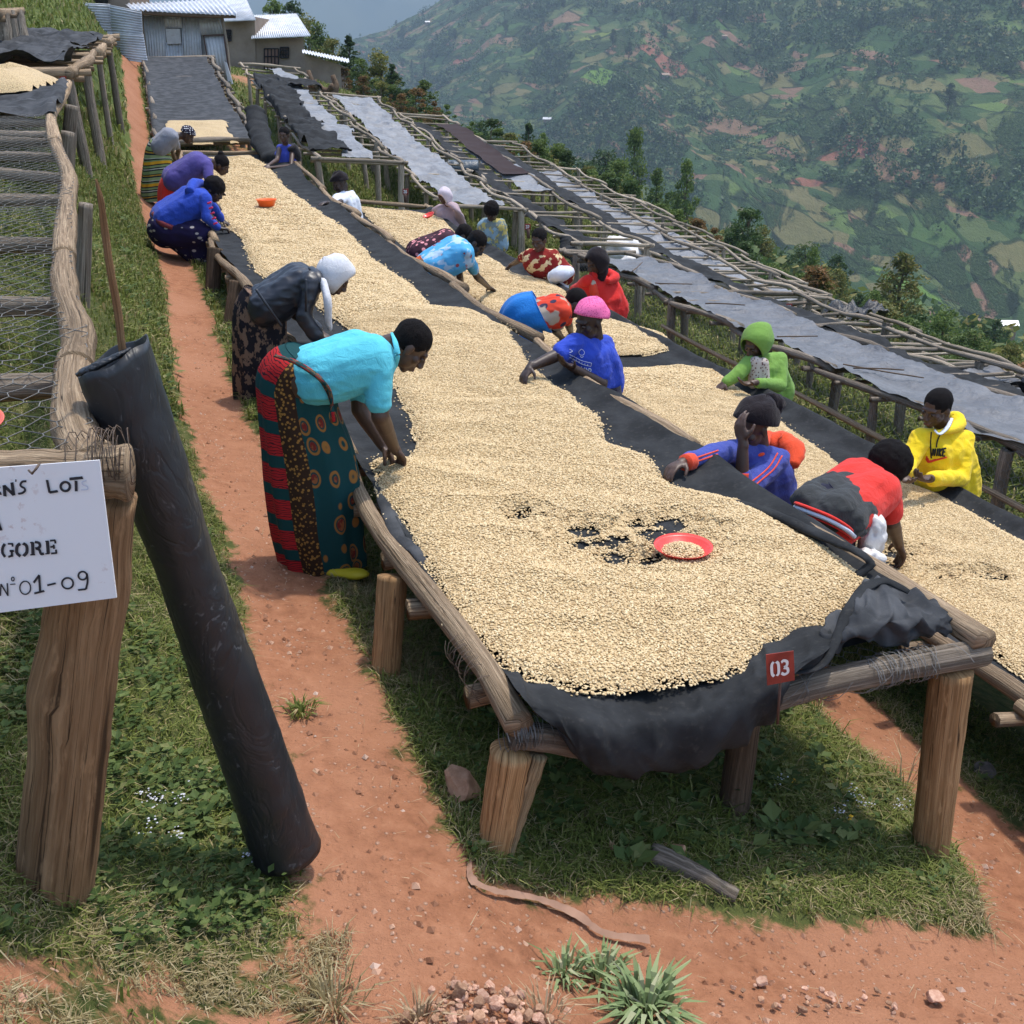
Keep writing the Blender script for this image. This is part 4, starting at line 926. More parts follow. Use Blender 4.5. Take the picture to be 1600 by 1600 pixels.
def block(name, q, depth, mat, parent):
    """solid with front quad q and depth vector"""
    q = [np.array(p, float) for p in q]; d = np.array(depth, float); V = np.array(q+[p+d for p in q])-np.array(parent.location)
    F = np.array([[0, 3, 2, 1], [4, 5, 6, 7], [0, 1, 5, 4], [1, 2, 6, 5], [2, 3, 7, 6], [3, 0, 4, 7]])
    return obj(name, mesh_np(name, V, F, smooth=False), mat, parent)
def tin(name, c, rust=.25):
    M = MB(name, .5, .5); M.b.inputs['Metallic'].default_value = .25; n = M.noise(1.6, 6, .65); n2 = M.noise(9, 5)
    cc = M.mix(M.step(n, .35, .7), tuple(q*.72 for q in c), c); cc = M.mix(M.math('MULTIPLY', M.step(n2, .55, .72), rust), cc, (.22, .13, .08))
    M.col(cc); return M.m
MAT['tin_grey'] = tin('old_tin_sheet', (.56, .57, .59)); MAT['tin_pale'] = tin('pale_tin_sheet', (.66, .67, .70), .12); MAT['tin_roof'] = tin('white_tin_roof', (.74, .75, .77), .05); MAT['tin_door'] = tin('tin_door', (.46, .46, .45), .15)
M = MB('mud_plaster', .95, .1); M.col(M.mix(M.step(M.noise(.9, 6, .6), .35, .7), (.22, .165, .125), (.30, .235, .185))); M.bump(M.noise(6, 6), .5, .03); MAT['mud'] = M.m
MAT['dark'] = plain('dark_opening', (.015, .013, .012), .9); MAT['frame'] = plain('dark_brown_frame', (.07, .04, .03), .7); MAT['base_dark'] = plain('dark_plinth', (.06, .055, .055), .9)
sh = empty('tin_shack', PD(290, 128, 34), 'small shack of grey corrugated tin sheets at the top end of the netted bed', 'shack')
T = lambda x, y, D=34: PD(x, y, D)
block('frame_body', [T(226, 27, 34.15), T(346, 27, 34.15), T(350, 133, 34.15), T(233, 133, 34.15)], (-1.2, 3.2, 0), MAT['tin_door'], sh)
for q, rb_, m in (([T(222, 24), T(258, 24), T(262, 134), T(232, 134)], 8, 'tin_grey'), ([T(257.5, 24, 33.97), T(283, 24, 33.97), T(285, 44, 33.97), T(258, 44, 33.97)], 6, 'tin_pale'), ([T(283, 24, 33.98), T(312, 24, 33.98), T(318, 134, 33.98), T(287, 134, 33.98)], 7, 'tin_grey'), ([T(258, 66, 33.96), T(286, 66, 33.96), T(288, 134, 33.96), T(262, 134, 33.96)], 6, 'tin_grey'), ([T(311, 25, 33.94), T(341, 25, 33.94), T(351, 54, 33.94), T(314, 55, 33.94)], 7, 'tin_grey')):
    corrugated('tin_sheet', q, rb_, .012, MAT[m], sh, seed=rb_)
block('small_door', [T(258.5, 45, 33.9), T(281, 45, 33.9), T(283, 68, 33.9), T(261, 69, 33.9)], (0, .05, 0), MAT['tin_grey'], sh)
d = corrugated('door', [T(318, 56, 33.5), T(349, 54, 33.5), T(360, 131, 33.5), T(330, 131, 33.5)], 6, .008, MAT['tin_door'], sh)
for q in (([T(317, 54.5, 33.45), T(350, 53, 33.45), T(350, 55, 33.45), T(317, 56.5, 33.45)]), ([T(348.5, 54, 33.45), T(350.5, 54, 33.45), T(362, 131, 33.45), T(359.5, 131, 33.45)]), ([T(317, 56, 33.45), T(318.5, 56, 33.45), T(331, 131, 33.45), T(329.5, 131, 33.45)])):
    block('door_frame', q, (0, .04, 0), MAT['frame'], sh)
block('sheet_scrap', [T(350, 96, 33.3), T(354, 98, 33.3), T(364, 131, 33.3), T(357, 133, 33.3)], (0, .04, 0), MAT['tin_roof'], sh)
corrugated('roof', [PD(196, 6, 36.8), PD(350, -2, 37), PD(372, 23, 33.3), PD(207, 15, 33.3)], 22, .03, MAT['tin_pale'], sh)
pole('rafter', T(205, 19, 33.4), T(368, 26, 33.4), .06, MAT['wood_dark'], sh)
pole('corner_pole', T(222, 22, 33.9), T(231, 134, 33.9), .05, MAT['wood_grey'], sh); pole('corner_pole', T(347, 26, 33.8), T(360, 131, 33.6), .05, MAT['wood_grey'], sh)
fe = empty('tin_fence', PD(170, 92, 31), 'fence of ribbed tin sheets laid sideways, left of the tin shack', 'fence')
for q, n_ in (([PD(109, 4, 31), PD(172, 7, 31), PD(175, 52, 31), PD(112, 48, 31)], 11), ([PD(171, 8, 30.95), PD(221, 18, 30.95), PD(223, 56, 30.95), PD(174, 51, 30.95)], 10), ([PD(175, 51, 30.9), PD(224, 54, 30.9), PD(231, 99, 30.9), PD(178, 92, 30.9)], 11), ([PD(112, 47, 30.9), PD(176, 51, 30.9), PD(180, 91, 30.9), PD(116, 84, 30.9)], 10)):
    corrugated('tin_sheet', q, n_, .022, MAT['tin_pale'], fe, 'h', seed=n_)
mh = empty('mud_house', PD(85, 50, 34), 'edge of a brown mud house with a dark doorway, behind the tin fence', 'house')
block('wall', [PD(82, -30, 34), PD(108, -30, 34), PD(111, 55, 34), PD(88, 50, 34)], (-2.5, 2.5, 0), plain('red_brown_wall', (.11, .05, .03), .9, nz=.3, sc=2), mh)
block('wall', [PD(111, -40, 37), PD(200, -40, 37), PD(204, 30, 37), PD(114, 30, 37)], (0, 2, 0), MAT['mud'], mh)
block('doorway', [PD(140, -30, 36.9), PD(168, -30, 36.9), PD(168, 20, 36.9), PD(140, 20, 36.9)], (0, .05, 0), MAT['dark'], mh)
ho = empty('brick_house', PD(430, 113, 60), 'brown plastered house with white tin roofs and a barred door, right of the shack', 'house')
block('wall', [PD(340, 26, 58.5), PD(398, 26, 58.5), PD(400, 116, 58.5), PD(346, 116, 58.5)], (0, 5, 0), MAT['mud'], ho)
block('wall', [PD(395, 60, 58.6), PD(474, 59, 58.6), PD(478, 121, 58.6), PD(396, 121, 58.6)], (-.6, 3.2, 0), MAT['mud'], ho)
corrugated('roof', [PD(300, -8, 63), PD(380, -12, 63.5), PD(400, 31, 57.8), PD(350, 33, 57.8)], 26, .03, MAT['tin_roof'], ho)
corrugated('roof', [PD(391, 24, 63), PD(463, 21, 63.5), PD(486, 56, 57.9), PD(393, 60, 57.9)], 28, .03, MAT['tin_roof'], ho)
block('plinth', [PD(352, 111, 58.4), PD(400, 112, 58.4), PD(400, 117, 58.4), PD(352, 117, 58.4)], (0, .2, 0), MAT['base_dark'], ho)
def barred(name, x0, y0, x1, y1, D, nb, parent, mesh=True):
    fr = block(name, [PD(x0, y0, D), PD(x1, y0, D), PD(x1, y1, D), PD(x0, y1, D)], (0, .03, 0), MAT['frame'] if name == 'window' else plain('brown_door', (.22, .13, .10), .8), parent)
    w = mpp(D, y0)*.9
    for k in range(nb+1):
        x = x0+(x1-x0)*k/nb; a = PD(x, y0, D-.05); b = PD(x, y1, D-.05); m = tube(np.array([a, (a+b)/2, b])-np.array(parent.location), w, 4, True); c = obj('bar', mesh_tris('bar', *m), MAT['dark'], fr)
    for y in (y0, (y0*2+y1)/3, (y0+2*y1)/3, y1):
        a = PD(x0, y, D-.07); b = PD(x1, y, D-.07); m = tube(np.array([a, (a+b)/2, b])-np.array(parent.location), w, 4, True); obj('bar', mesh_tris('bar', *m), MAT['dark'], fr)
barred('door', 413, 76, 435, 113, 58.5, 4, ho); barred('window', 438, 74, 451, 90, 58.5, 3, ho); barred('window', 352, 47, 361, 64, 58.4, 3, ho)
an = empty('annex', PD(510, 150, 54), 'low brown annex with a slanting white roof, right of the houses', 'house')
block('wall', [PD(476, 85, 53), PD(532, 101, 53), PD(535, 162, 53), PD(478, 140, 53)], (-.3, 3.4, -.1), MAT['mud'], an)
corrugated('roof', [PD(472, 77, 57.5), PD(545, 92, 57.5), PD(546, 98, 52.6), PD(473, 82, 52.6)], 16, .03, MAT['tin_roof'], an)
# stump
st = []; c0 = PD(505, 158, 40); rng = np.random.default_rng(2)
for (a, b, c, r) in (((482, 110), (488, 140), (500, 165), .32), ((520, 118), (524, 135), (518, 160), .26), ((515, 160), (500, 150), (487, 128), .28), ((524, 140), (512, 150), (508, 168), .30), ((498, 132), (510, 142), (522, 134), .2)):
    st.append(tube(catmull([PD(*a, 40), PD(*b, 39.9), PD(*c, 39.8)], 9)-c0, np.linspace(r*.3, r*.75, 9), 9, True, .7, int(r*100)))
tag(obj('tree_stump', mesh_tris('tree_stump', *join_parts(st)), MAT['wood_dark'], loc=[float(q) for q in c0]), 'dark gnarled uprooted tree stump on the grass by the low annex', 'stump')

# ------------------------------------------------------------------ TREES AND SHRUBS
def tree_px(px, top, D, shape, mat, label, wide=1.0, seed=None, group=None, kind='tree', sink=.3):
    p = PD(px, top, D); g = zgf(p[0], p[1]); h = max(1.0, p[2]-g)
    return tree(kind, shape, seed if seed is not None else int(px) % 5, (p[0], p[1], g-sink), h+sink, MAT[mat], label, group, wide=wide)
TL = [(425, 2, 78, 'round', 'leaf_mid', 'dark green round tree rising behind the white roof of the houses', 1.0), (452, 4, 74, 'round', 'leaf_dark', 'dark tree crown right behind the lower white house roof', .9), (478, 24, 72, 'round', 'leaf_olive', 'yellowish bushy tree just right of the white roofs', 1.0), (497, 38, 70, 'tall', 'leaf_mid', 'slim tree above the slanting annex roof', 1.1), (520, 62, 66, 'round', 'leaf_olive', 'rusty green tree behind the annex', 1.1),
 (545, 58, 62, 'cone', 'leaf_dark', 'dark pointed tree beside the annex, tallest of its clump', 1.3), (565, 92, 60, 'round', 'leaf_mid', 'bushy green tree below the dark pointed tree', 1.1), (592, 80, 60, 'tall', 'leaf_olive', 'tall brownish tree standing against the hazy valley left of centre', 1.5), (612, 100, 58, 'cone', 'leaf_dark', 'narrow dark tree between the brownish tree and the valley', 1.3), (637, 140, 56, 'round', 'leaf_dark', 'round dark tree at the end of the tree line', 1.0), (662, 128, 56, 'tall', 'leaf_mid', 'feathery tall green tree at the right end of the tree line', 1.6), (690, 172, 58, 'round', 'leaf_mid', 'low round tree above the far bed corner', 1.0),
 (728, 196, 84, 'round', 'leaf_dark', 'broad dark tree past the far bed corner', 1.1), (752, 190, 100, 'round', 'leaf_dark', 'second broad dark tree behind the black plastic roll', 1.0), (826, 194, 78, 'cone', 'leaf_dark', 'dark pointed pine sticking up over the far beds, middle of the photo', .85), (848, 212, 74, 'tall', 'leaf_mid', 'lighter tree just right of the pointed pine', .8), (880, 236, 80, 'tall', 'leaf_olive', 'olive tree two places right of the pointed pine', 1.2),
 (915, 250, 120, 'round', 'leaf_dark', 'dark rounded tree in the grove left of the slender gum tree', 1.2), (950, 236, 130, 'round', 'leaf_dark', 'bluish dark tree next to the slender gum tree', 1.3), (993, 207, 96, 'tall', 'leaf_mid', 'tallest slender gum tree beyond the beds at the centre right', .6), (1028, 268, 88, 'tall', 'leaf_mid', 'shorter slender gum tree right of the tallest one', .8), (1074, 254, 92, 'tall', 'leaf_mid', 'slim gum tree, third and rightmost of the three', .62), (1145, 362, 80, 'tall', 'leaf_dark', 'dark green tree left of the pale round tree', 1.0), (1192, 354, 70, 'round', 'leaf_olive', 'pale green round tree on the slope beyond the bare beds', 1.0),
 (1060, 300, 110, 'round', 'leaf_dark', 'dark bushy tree behind the slim gum tree', 1.2), (1415, 402, 58, 'tall', 'leaf_olive', 'large olive tree with loose crown at the slope edge on the right', 1.25), (1370, 455, 56, 'round', 'leaf_mid', 'bushy green tree left of the large olive tree', 1.0), (1478, 482, 50, 'round', 'leaf_mid', 'fresh green tree right of the large olive tree', 1.1), (1525, 515, 46, 'round', 'leaf_mid', 'bright green rounded tree near the right edge below the farm roofs', 1.3), (1580, 540, 48, 'round', 'leaf_olive', 'yellow green tree in the right corner of the slope', 1.1), (1558, 500, 90, 'round', 'leaf_dark', 'dark tree under the small farm roofs at the right edge', 1.1), (1310, 400, 100, 'round', 'leaf_dark', 'small dark tree in the meadow beyond the bare beds', .9), (1260, 380, 120, 'round', 'leaf_mid', 'round green tree at the far side of the meadow', 1.0)]
for i, (px, top, D, s, m, lab, w) in enumerate(TL): tree_px(px, top, D, s, m, lab, w, seed=i % 5)
rng = np.random.default_rng(12)
def shrub_row(n, fu, fv, h, group, lab):
    for k in range(n):
        u = fu(k); v = fv(k); x, y = UV(u, v); mt = ['leaf_olive', 'leaf_mid', 'leaf_rust', 'leaf_olive', 'leaf_mid', 'leaf_dark'][int(rng.integers(6))]
        tree('shrub', 'bush', 10+k % 4, (x, y, zgf(x, y)-.15), h*rng.uniform(.5, 1.5), MAT[mt], {'leaf_olive': 'olive ', 'leaf_mid': 'green ', 'leaf_rust': 'rusty ', 'leaf_dark': 'dark '}[mt]+lab, group, cat='shrub', wide=1.5)
shrub_row(80, lambda k: 6+rng.random()*34, lambda k: 14.2+abs(rng.normal())*2.2, 1.2, 'shrubs along the slope edge', 'shrub growing just past the outermost bare poles of the beds')
shrub_row(60, lambda k: 31+rng.random()*26, lambda k: 8.0+rng.random()*8, 1.1, 'shrubs below the annex', 'shrub on the bank between the annex and the far beds')
shrub_row(10, lambda k: 18+rng.random()*8, lambda k: -3.6-rng.random()*2.4, 1.0, 'shrubs on the top left bank', 'shrub on the grassy bank behind the left bank beds')
rng = np.random.default_rng(31)
for k in range(60):
    u = 14+rng.random()*75; v = 22+rng.random()**1.2*75; x, y = UV(u, v); mt = ['leaf_mid', 'leaf_dark', 'leaf_olive', 'leaf_dark', 'leaf_mid'][int(rng.integers(5))]; sh_ = ['round', 'tall', 'round', 'cone', 'round'][int(rng.integers(5))]
    if abs(x) > y*.62+6 or y < 40 or x > y*.40: continue
    tree('tree', sh_, k % 5, (x, y, zgf(x, y)-.3), rng.uniform(1.8, 4.2), MAT[mt], {'leaf_mid': 'green ', 'leaf_dark': 'dark ', 'leaf_olive': 'olive '}[mt]+{'round': 'rounded', 'tall': 'slender', 'cone': 'pointed'}[sh_]+' tree on the slope falling away beyond the beds', 'trees on the lower slope', wide=1.1 if sh_ == 'round' else .75)
# scrub and woods on the slopes: uncountable
def clump_stuff(name, P, H, W, nl, leaf, mat, seed):
    rng = np.random.default_rng(seed); n = len(P); k = np.repeat(np.arange(n), nl)
    d = rng.normal(size=(len(k), 3)); d /= np.linalg.norm(d, axis=1)[:, None]; rad = (.45+.55*rng.random(len(k))**.5)[:, None]
    p = P[k]+d*rad*np.stack([W[k]*.5, W[k]*.5, H[k]*.5], 1)+np.stack([0*H[k], 0*H[k], H[k]*.5], 1)
    s = leaf*W[k][:, None]; dd = d+rng.normal(size=d.shape)*.5; dd /= np.linalg.norm(dd, axis=1)[:, None]; t = np.cross(dd, rng.normal(size=d.shape)); t /= np.linalg.norm(t, axis=1)[:, None]+1e-9; b = np.cross(dd, t)
    s = s*(.6+.8*rng.random(len(k)))[:, None]; V = np.stack([p-t*s, p-b*s*.8, p+t*s, p+b*s*.8], 1).reshape(-1, 3)
    return obj(name, mesh_np(name, V, np.arange(len(V)).reshape(-1, 4), smooth=False), mat, kind='stuff')
n = 9000; u = rng.random(n)*260; v = 19+rng.random(n)**1.3*235; keep = fbm(u/24, v/24, 55, 3) > -.06+.05*np.sin(v/9); u, v = u[keep], v[keep]; x, y = UV(u, v); z = zg(x, y)-.3; dist = np.hypot(x, y)
vis = (np.abs(x) < y*.62+10) & (y > 10); x, y, z, dist = x[vis], y[vis], z[vis], dist[vis]
H = (.5+1.5*rng.random(len(x))**2)*np.clip(dist/50, .5, 3.2)
for nm, mt, sel in (('slope_scrub', 'leaf_mid', 0), ('slope_wood', 'leaf_dark', 1), ('slope_bushes', 'leaf_olive', 2)):
    m = rng.integers(0, 3, len(x)) == sel; clump_stuff(nm, np.stack([x, y, z], 1)[m], H[m], H[m]*(1.0+.4*rng.random(m.sum())), 56, .10, MAT[mt], 5+sel)
HP = HVn.reshape(NS, NT, 3)
def hill_pts(n, dens, lo=0, hi=1.0, seed=0):
    rng = np.random.default_rng(seed); i = rng.random(n)*(NS-2); j = (NT-26)*(lo+(hi-lo)*rng.random(n)); a = i.astype(int); b = j.astype(int)
    S = SS[a, b]; Tt = TT[a, b]; k = dens(S, Tt, rng); a, b = a[k], b[k]; f = rng.random(len(a))[:, None]; P = HP[a, b]*(1-f)+HP[a+1, b+1]*f; return P
P = hill_pts(52000, lambda S, T_, r: (fbm(S/90, T_/60, 201, 4) > .17) | (r.random(len(S)) < .02), seed=1); P = P[(np.abs(P[:, 0]) < P[:, 1]*.62)]
h = 4+6*np.random.default_rng(4).random(len(P))**2; clump_stuff('hillside_woods', P-[0, 0, .5], h, h*.75, 20, .15, MAT['leaf_hill'], 21)
P = hill_pts(16000, lambda S, T_, r: (fbm(S/110+9, T_/70, 211, 4) > .15), .0, .85, 2); P = P[(np.abs(P[:, 0]) < P[:, 1]*.62)]
h = 2.6+2*np.random.default_rng(5).random(len(P)); clump_stuff('banana_groves', P, h*.8, h*1.1, 12, .17, MAT['leaf_banana'], 22)
P = hill_pts(260, lambda S, T_, r: r.random(len(S)) < 1, seed=9); P = P[(np.abs(P[:, 0]) < P[:, 1]*.55)]
for k in range(min(70, len(P))):
    p = P[k]; tree('hillside_tree', 'cone' if k % 3 == 0 else 'round', k % 5, (p[0], p[1], p[2]-1), 9+7*random.random(), MAT['leaf_hill'], 'dark tree standing alone among the fields across the valley', 'lone trees across the valley', wide=1.0 if k % 3 else .7)
def farmhouse(px, py, D, w, label, roof='tin_roof', onhill=False):
    p = PD(px, py, D); o = empty('farmhouse', p, label, 'house'); h = w*.38; d = w*.6
    V = np.array([[-w/2, -d/2, -2], [w/2, -d/2, -2], [w/2, d/2, -2], [-w/2, d/2, -2], [-w/2, -d/2, h], [w/2, -d/2, h], [w/2, d/2, h], [-w/2, d/2, h]])
    F = np.array([[0, 1, 5, 4], [1, 2, 6, 5], [2, 3, 7, 6], [3, 0, 4, 7]]); obj('wall', mesh_np('wall', V, F, False), MAT['mud'], o)
    e = .12*w; V = np.array([[-w/2-e, -d/2-e, h*.85], [w/2+e, -d/2-e, h*.85], [w/2+e, 0, h*1.6], [-w/2-e, 0, h*1.6], [w/2+e, d/2+e, h*.85], [-w/2-e, d/2+e, h*.85]])
    r = obj('roof', mesh_np('roof', V, np.array([[0, 1, 2, 3], [3, 2, 4, 5]]), False), MAT[roof], o); m = r.modifiers.new('t', 'SOLIDIFY'); m.thickness = .15
    o.rotation_euler = (0, 0, random.uniform(-.4, .4)); return o
MAT['tile'] = plain('clay_tiles', (.34, .25, .18), .9, nz=.3, sc=2)
farmhouse(1543, 514, 150, 2.5, 'small farmhouse with a faded tile roof among trees near the right edge', 'tile'); farmhouse(1574, 514, 160, 2.3, 'small farmhouse with a white tin roof, rightmost of the pair'); farmhouse(1552, 524, 140, 1.4, 'tiny white roofed shed just below the tile roofed farmhouse')
def hill_hit(px, py):
    r = ray(px, py); X = HVn[:, 0]/HVn[:, 1]; Zr = (HVn[:, 2]-EYE)/HVn[:, 1]; d = (X-r[0]/r[1])**2+(Zr-r[2]/r[1])**2; k = np.where(d < d.min()*4+1e-7)[0]; return HVn[k[np.argmin(HVn[k, 1])]]
for (px, py, w, lab) in ((668, 37, 14, 'tiny white roofed farm high on the hillside across the valley, left'), (1039, 121, 14, 'tiny pale roofed farm in the middle of the hillside'), (855, 190, 15, 'white roofed farm low on the hillside above the pointed pine'), (1132, 59, 9, 'pinkish speck of a hut near the bare earth field')):
    p = hill_hit(px, py); farmhouse(px, py, p[1]-1, w*.36, lab, 'tile' if px in (1132, 1039) else 'tin_grey')
# ------------------------------------------------------------------ SMALL THINGS
M = MB('creased_black_plastic', .32, .5); nz_ = M.noise(7, 3, .5, M.map('Object', (1, 1, .6)), 2.0); n2_ = M.noise(30, 4, .6, None, 1.0); fold_ = M.math('ABSOLUTE', M.math('SUBTRACT', nz_, .5)); scuff = M.math('MULTIPLY', M.step(fold_, .02, .0), M.step(n2_, .5, .65))
M.col(M.mix(M.math('MULTIPLY', scuff, .7), M.mix(M.noise(2, 4), (.010, .011, .013), (.022, .024, .027)), (.11, .115, .12))); M.set(M.b.inputs['Roughness'], M.math('ADD', .36, M.math('MULTIPLY', n2_, .25))); M.bump(M.math('ADD', M.math('MULTIPLY', M.step(fold_, .0, .10), .5), M.math('MULTIPLY', n2_, .35)), .35, .006); MAT['tarp_roll'] = M.m
# black roll leaning at the corner of the left bed
e0_, e1_ = PD(176, 556, 2.02), PD(448, 1330, 2.14); ax = np.array([e0_+(e1_-e0_)*q for q in np.linspace(0, 1, 7)])
P = catmull(ax, 70); rad = np.interp(np.linspace(0, 1, 70), [0, .15, .35, .6, .8, 1], [.079, .078, .070, .080, .083, .088])
o = empty('plastic_roll', (P[-1][0], P[-1][1], P[-1][2]), 'black plastic roll leaning upright on the corner of the left bed', 'plastic roll'); off = np.array(o.location)
def crease(V, amp, seed, f=9):
    V = np.asarray(V); return V
K = 40; V, F, U = tube(P-off, rad, K, False, .05, 3)
V = V.reshape(70, K, 3); C = (P-off)[:, None, :]; D_ = V-C
th = np.arange(K)*2*pi/K; ii, jj = np.meshgrid(np.linspace(0, 1, 70), th, indexing='ij')
w = 1+.022*(.5-np.abs(fbm(ii*7+np.sin(jj)*1.8, np.cos(jj)*1.6+ii*5, 4, 2))*2.4)+.015*(.5-np.abs(fbm(ii*1.5, np.cos(jj)*3+np.sin(jj)*2.2, 14, 2))*2.6)+.012*fbm(ii*30, np.sin(jj)*3+np.cos(jj)*2, 9, 4)+.05*np.cos(jj*2+ii*3)
V = C+D_*w[..., None]
axis = (P[0]-P[3]); axis /= np.linalg.norm(axis); sd = D_[0]@np.array([1, 0, .2])
lift = sd*.27+.004*np.sin(th*5)
fall = np.clip(1-np.arange(70)/16, 0, 1)
V = V+axis*(lift[None, :]*fall[:, None])[..., None]
inner = [V[0]*(1-q)+C[0]*q-axis*dz for q, dz in ((.04, .002), (.12, .05), (.14, .14), (.16, .30))]
bot_ = [V[-1]*(1-q)+C[-1]*q for q in (.3, .9)]
V = np.concatenate([np.array(inner)[::-1], V, np.array(bot_)]); nr = len(V)
obj('sheet', mesh_np('sheet', V.reshape(-1, 3), grid_faces(nr, K, True)), MAT['tarp_roll'], o)
q = [PD(150, 560, 1.99), PD(175, 556, 1.99), PD(200, 560, 2.0), PD(165, 590, 1.97)]
c = cloth_roll([PD(122, 585, 1.98), PD(145, 575, 1.975), PD(175, 560, 1.99), PD(205, 545, 2.01)], (.008, .013, .010, .006), o, MAT['tarp_black'], 'fold', 4)
stick = empty('stick', PD(190, 550, 2.03), 'thin brown stick poking up out of the black plastic roll', 'stick')
sp = catmull([PD(193, 560, 2.03), PD(183, 480, 2.03), PD(172, 420, 2.02), PD(163, 355, 2.02), PD(157, 310, 2.01), PD(150, 280, 2.01)], 26); V, F, U = tube(sp-np.array(stick.location), np.interp(np.linspace(0, 1, 26), [0, .3, .6, .8, 1], [.0078, .0076, .0070, .0055, .002]), 10, True, .18, 7); U[:, 1] *= .4
obj('shaft', mesh_tris('shaft', V, F, True, U), wood_mat('brown_stick', (.26, .14, .065), (.42, .25, .125)), stick)
# white board
bc = [PD(-235, 748, 1.615), PD(155, 719, 1.635), PD(182, 934, 1.60), PD(-215, 985, 1.58)]
bc[2] = plane_hit(182, 934, bc[0], np.cross(bc[1]-bc[0], bc[3]-bc[0]))
brd = empty('sign_board', bc[3]*.5+bc[2]*.5, 'white metal board hand lettered in black, nailed to the left bed', 'sign'); offb = np.array(brd.location)
Nb = np.cross(bc[1]-bc[0], bc[3]-bc[0]); Nb /= np.linalg.norm(Nb)
if Nb[1] > 0: Nb = -Nb
M = MB('white_enamel', .5, .4); n = M.noise(9, 5, .6); n2 = M.vor(90); n3 = M.noise(4, 4)
sx = M.sep(M.tc.outputs['Object'])[0]
msk = M.math('MULTIPLY', M.math('MULTIPLY', M.step(M.noise(60, 4, .7), .55, .66), M.step(n3, .5, .62)), .7)
M.col(M.mix(msk, M.mix(M.math('MULTIPLY', n, .3), (.70, .70, .71), (.78, .77, .75)), (.38, .20, .15))); MAT['board'] = M.m
block('plate', [p for p in bc], -Nb*.004, MAT['board'], brd)
INK = plain('black_marker', (.025, .025, .03), .6); INK2 = plain('faint_marker', (.50, .53, .62), .7)
def stroke(pts, w, plane_p, N, parent, mat, name='letter', lift=.0025, closed=False):
    if closed: pts = list(pts)+[pts[0]]
    P = np.array([plane_hit(x, y, plane_p, N) for x, y in pts])+N*lift; 
    T_ = np.gradient(P, axis=0); T_ /= np.linalg.norm(T_, axis=1)[:, None]+1e-9; S = np.cross(T_, N)
    w = w*mpp(np.mean(P[:, 1]), 800)*.5; Ln = P+S*w; R_ = P-S*w; Ln[0] -= T_[0]*w*.3; Ln[-1] += T_[-1]*w*.3
    V = np.concatenate([Ln, R_])-np.array(parent.location); n = len(P); i = np.arange(n-1); return V, np.stack([i, i+1, n+i+1, n+i], 1), np.zeros((2*n, 2))
def letter(strokes, w, parent, mat, plane_p, N, name='letter'):
    parts = []
    for s in strokes: parts.append(stroke(s if len(s) < 3 else catmull(np.array(s), 6*len(s)), w, plane_p, N, parent, mat))
    V, F, U = join_parts(parts); o = obj(name, mesh_np(name, V, F, False), mat, parent); return o
def ell(cx, cy, rx, ry, a0=0, a1=2*pi, n=20): t = np.linspace(a0, a1, n); return [(cx+rx*cos(q), cy+ry*sin(q)) for q in t]
L_ = lambda s, w=5.0, m=INK: letter(s, w, brd, m, bc[1], Nb)
s57 = 1/5.714
def bz(*pts): return [(x*s57, 680+y*s57) for x, y in pts]
L_([bz((-40, 470), (0, 455)), bz((-40, 520), (15, 515))]); L_([bz((50, 540), (42, 445)), bz((42, 448), (128, 530)), bz((128, 530), (112, 420))]); L_([bz((148, 392), (146, 412))], 2)
L_([bz((240, 408), (205, 412), (188, 440), (200, 458), (222, 470), (228, 492), (205, 512), (168, 520))], 3.4)
L_([bz((425, 398), (448, 508)), bz((448, 508), (520, 496))], 4); L_([[(x, y) for x, y in ell(588*s57, 680+455*s57, 41*s57, 40*s57)]], 4); L_([bz((626, 388), (742, 376))], 4.5); L_([bz((683, 405), (686, 496))], 4.5)
L_([bz((775, 402), (738, 418), (748, 442), (782, 455), (785, 480), (728, 486))], 1.8, INK2)
L_([bz((-60, 835), (-25, 740)), bz((-25, 740), (10, 835)), bz((-10, 836), (20, 832))], 5)
# stencil GORE
L_([bz((48, 968), (30, 1000), (28, 1045), (50, 1082))], 4.4); L_([bz((76, 966), (122, 966)), bz((116, 968), (118, 990))], 3); L_([bz((80, 1082), (120, 1070)), bz((112, 1075), (110, 1030)), bz((92, 1030), (128, 1028))], 3.6)
L_([bz((184, 965), (158, 990), (156, 1045), (186, 1076))], 5); L_([bz((212, 962), (242, 985), (244, 1040), (216, 1074))], 5)
L_([bz((296, 952), (300, 1062))], 5.2); L_([bz((274, 956), (300, 953))], 2.4); L_([bz((276, 1064), (318, 1062))], 2.4); L_([bz((318, 950), (352, 958), (362, 985), (345, 1004), (322, 1008))], 4.4); L_([bz((330, 1008), (356, 1020), (372, 1056), (396, 1052))], 4.4)
L_([bz((428, 942), (436, 1052))], 5.4); L_([bz((410, 944), (440, 942))], 2.2); L_([bz((410, 1056), (446, 1052))], 2.2); L_([bz((452, 938), (500, 934)), bz((496, 936), (500, 962))], 3.2); L_([bz((456, 994), (486, 990)), bz((484, 974), (488, 1010))], 3.2); L_([bz((462, 1052), (512, 1048)), bz((508, 1046), (504, 1018))], 3.2)
L_([bz((8, 1430), (14, 1325)), bz((14, 1325), (76, 1428)), bz((76, 1428), (70, 1318))], 2.4); L_([ell(120*s57, 680+1280*s57, 12*s57, 17*s57, n=12)], 1.8); L_([bz((96, 1328), (142, 1324))], 1.8)
L_([ell(230*s57, 680+1358*s57, 48*s57, 58*s57)], 2.2); L_([bz((306, 1312), (356, 1245)), bz((354, 1245), (364, 1400))], 3.6); L_([bz((312, 1408), (400, 1386))], 3.4); L_([bz((428, 1336), (502, 1318))], 3.2)
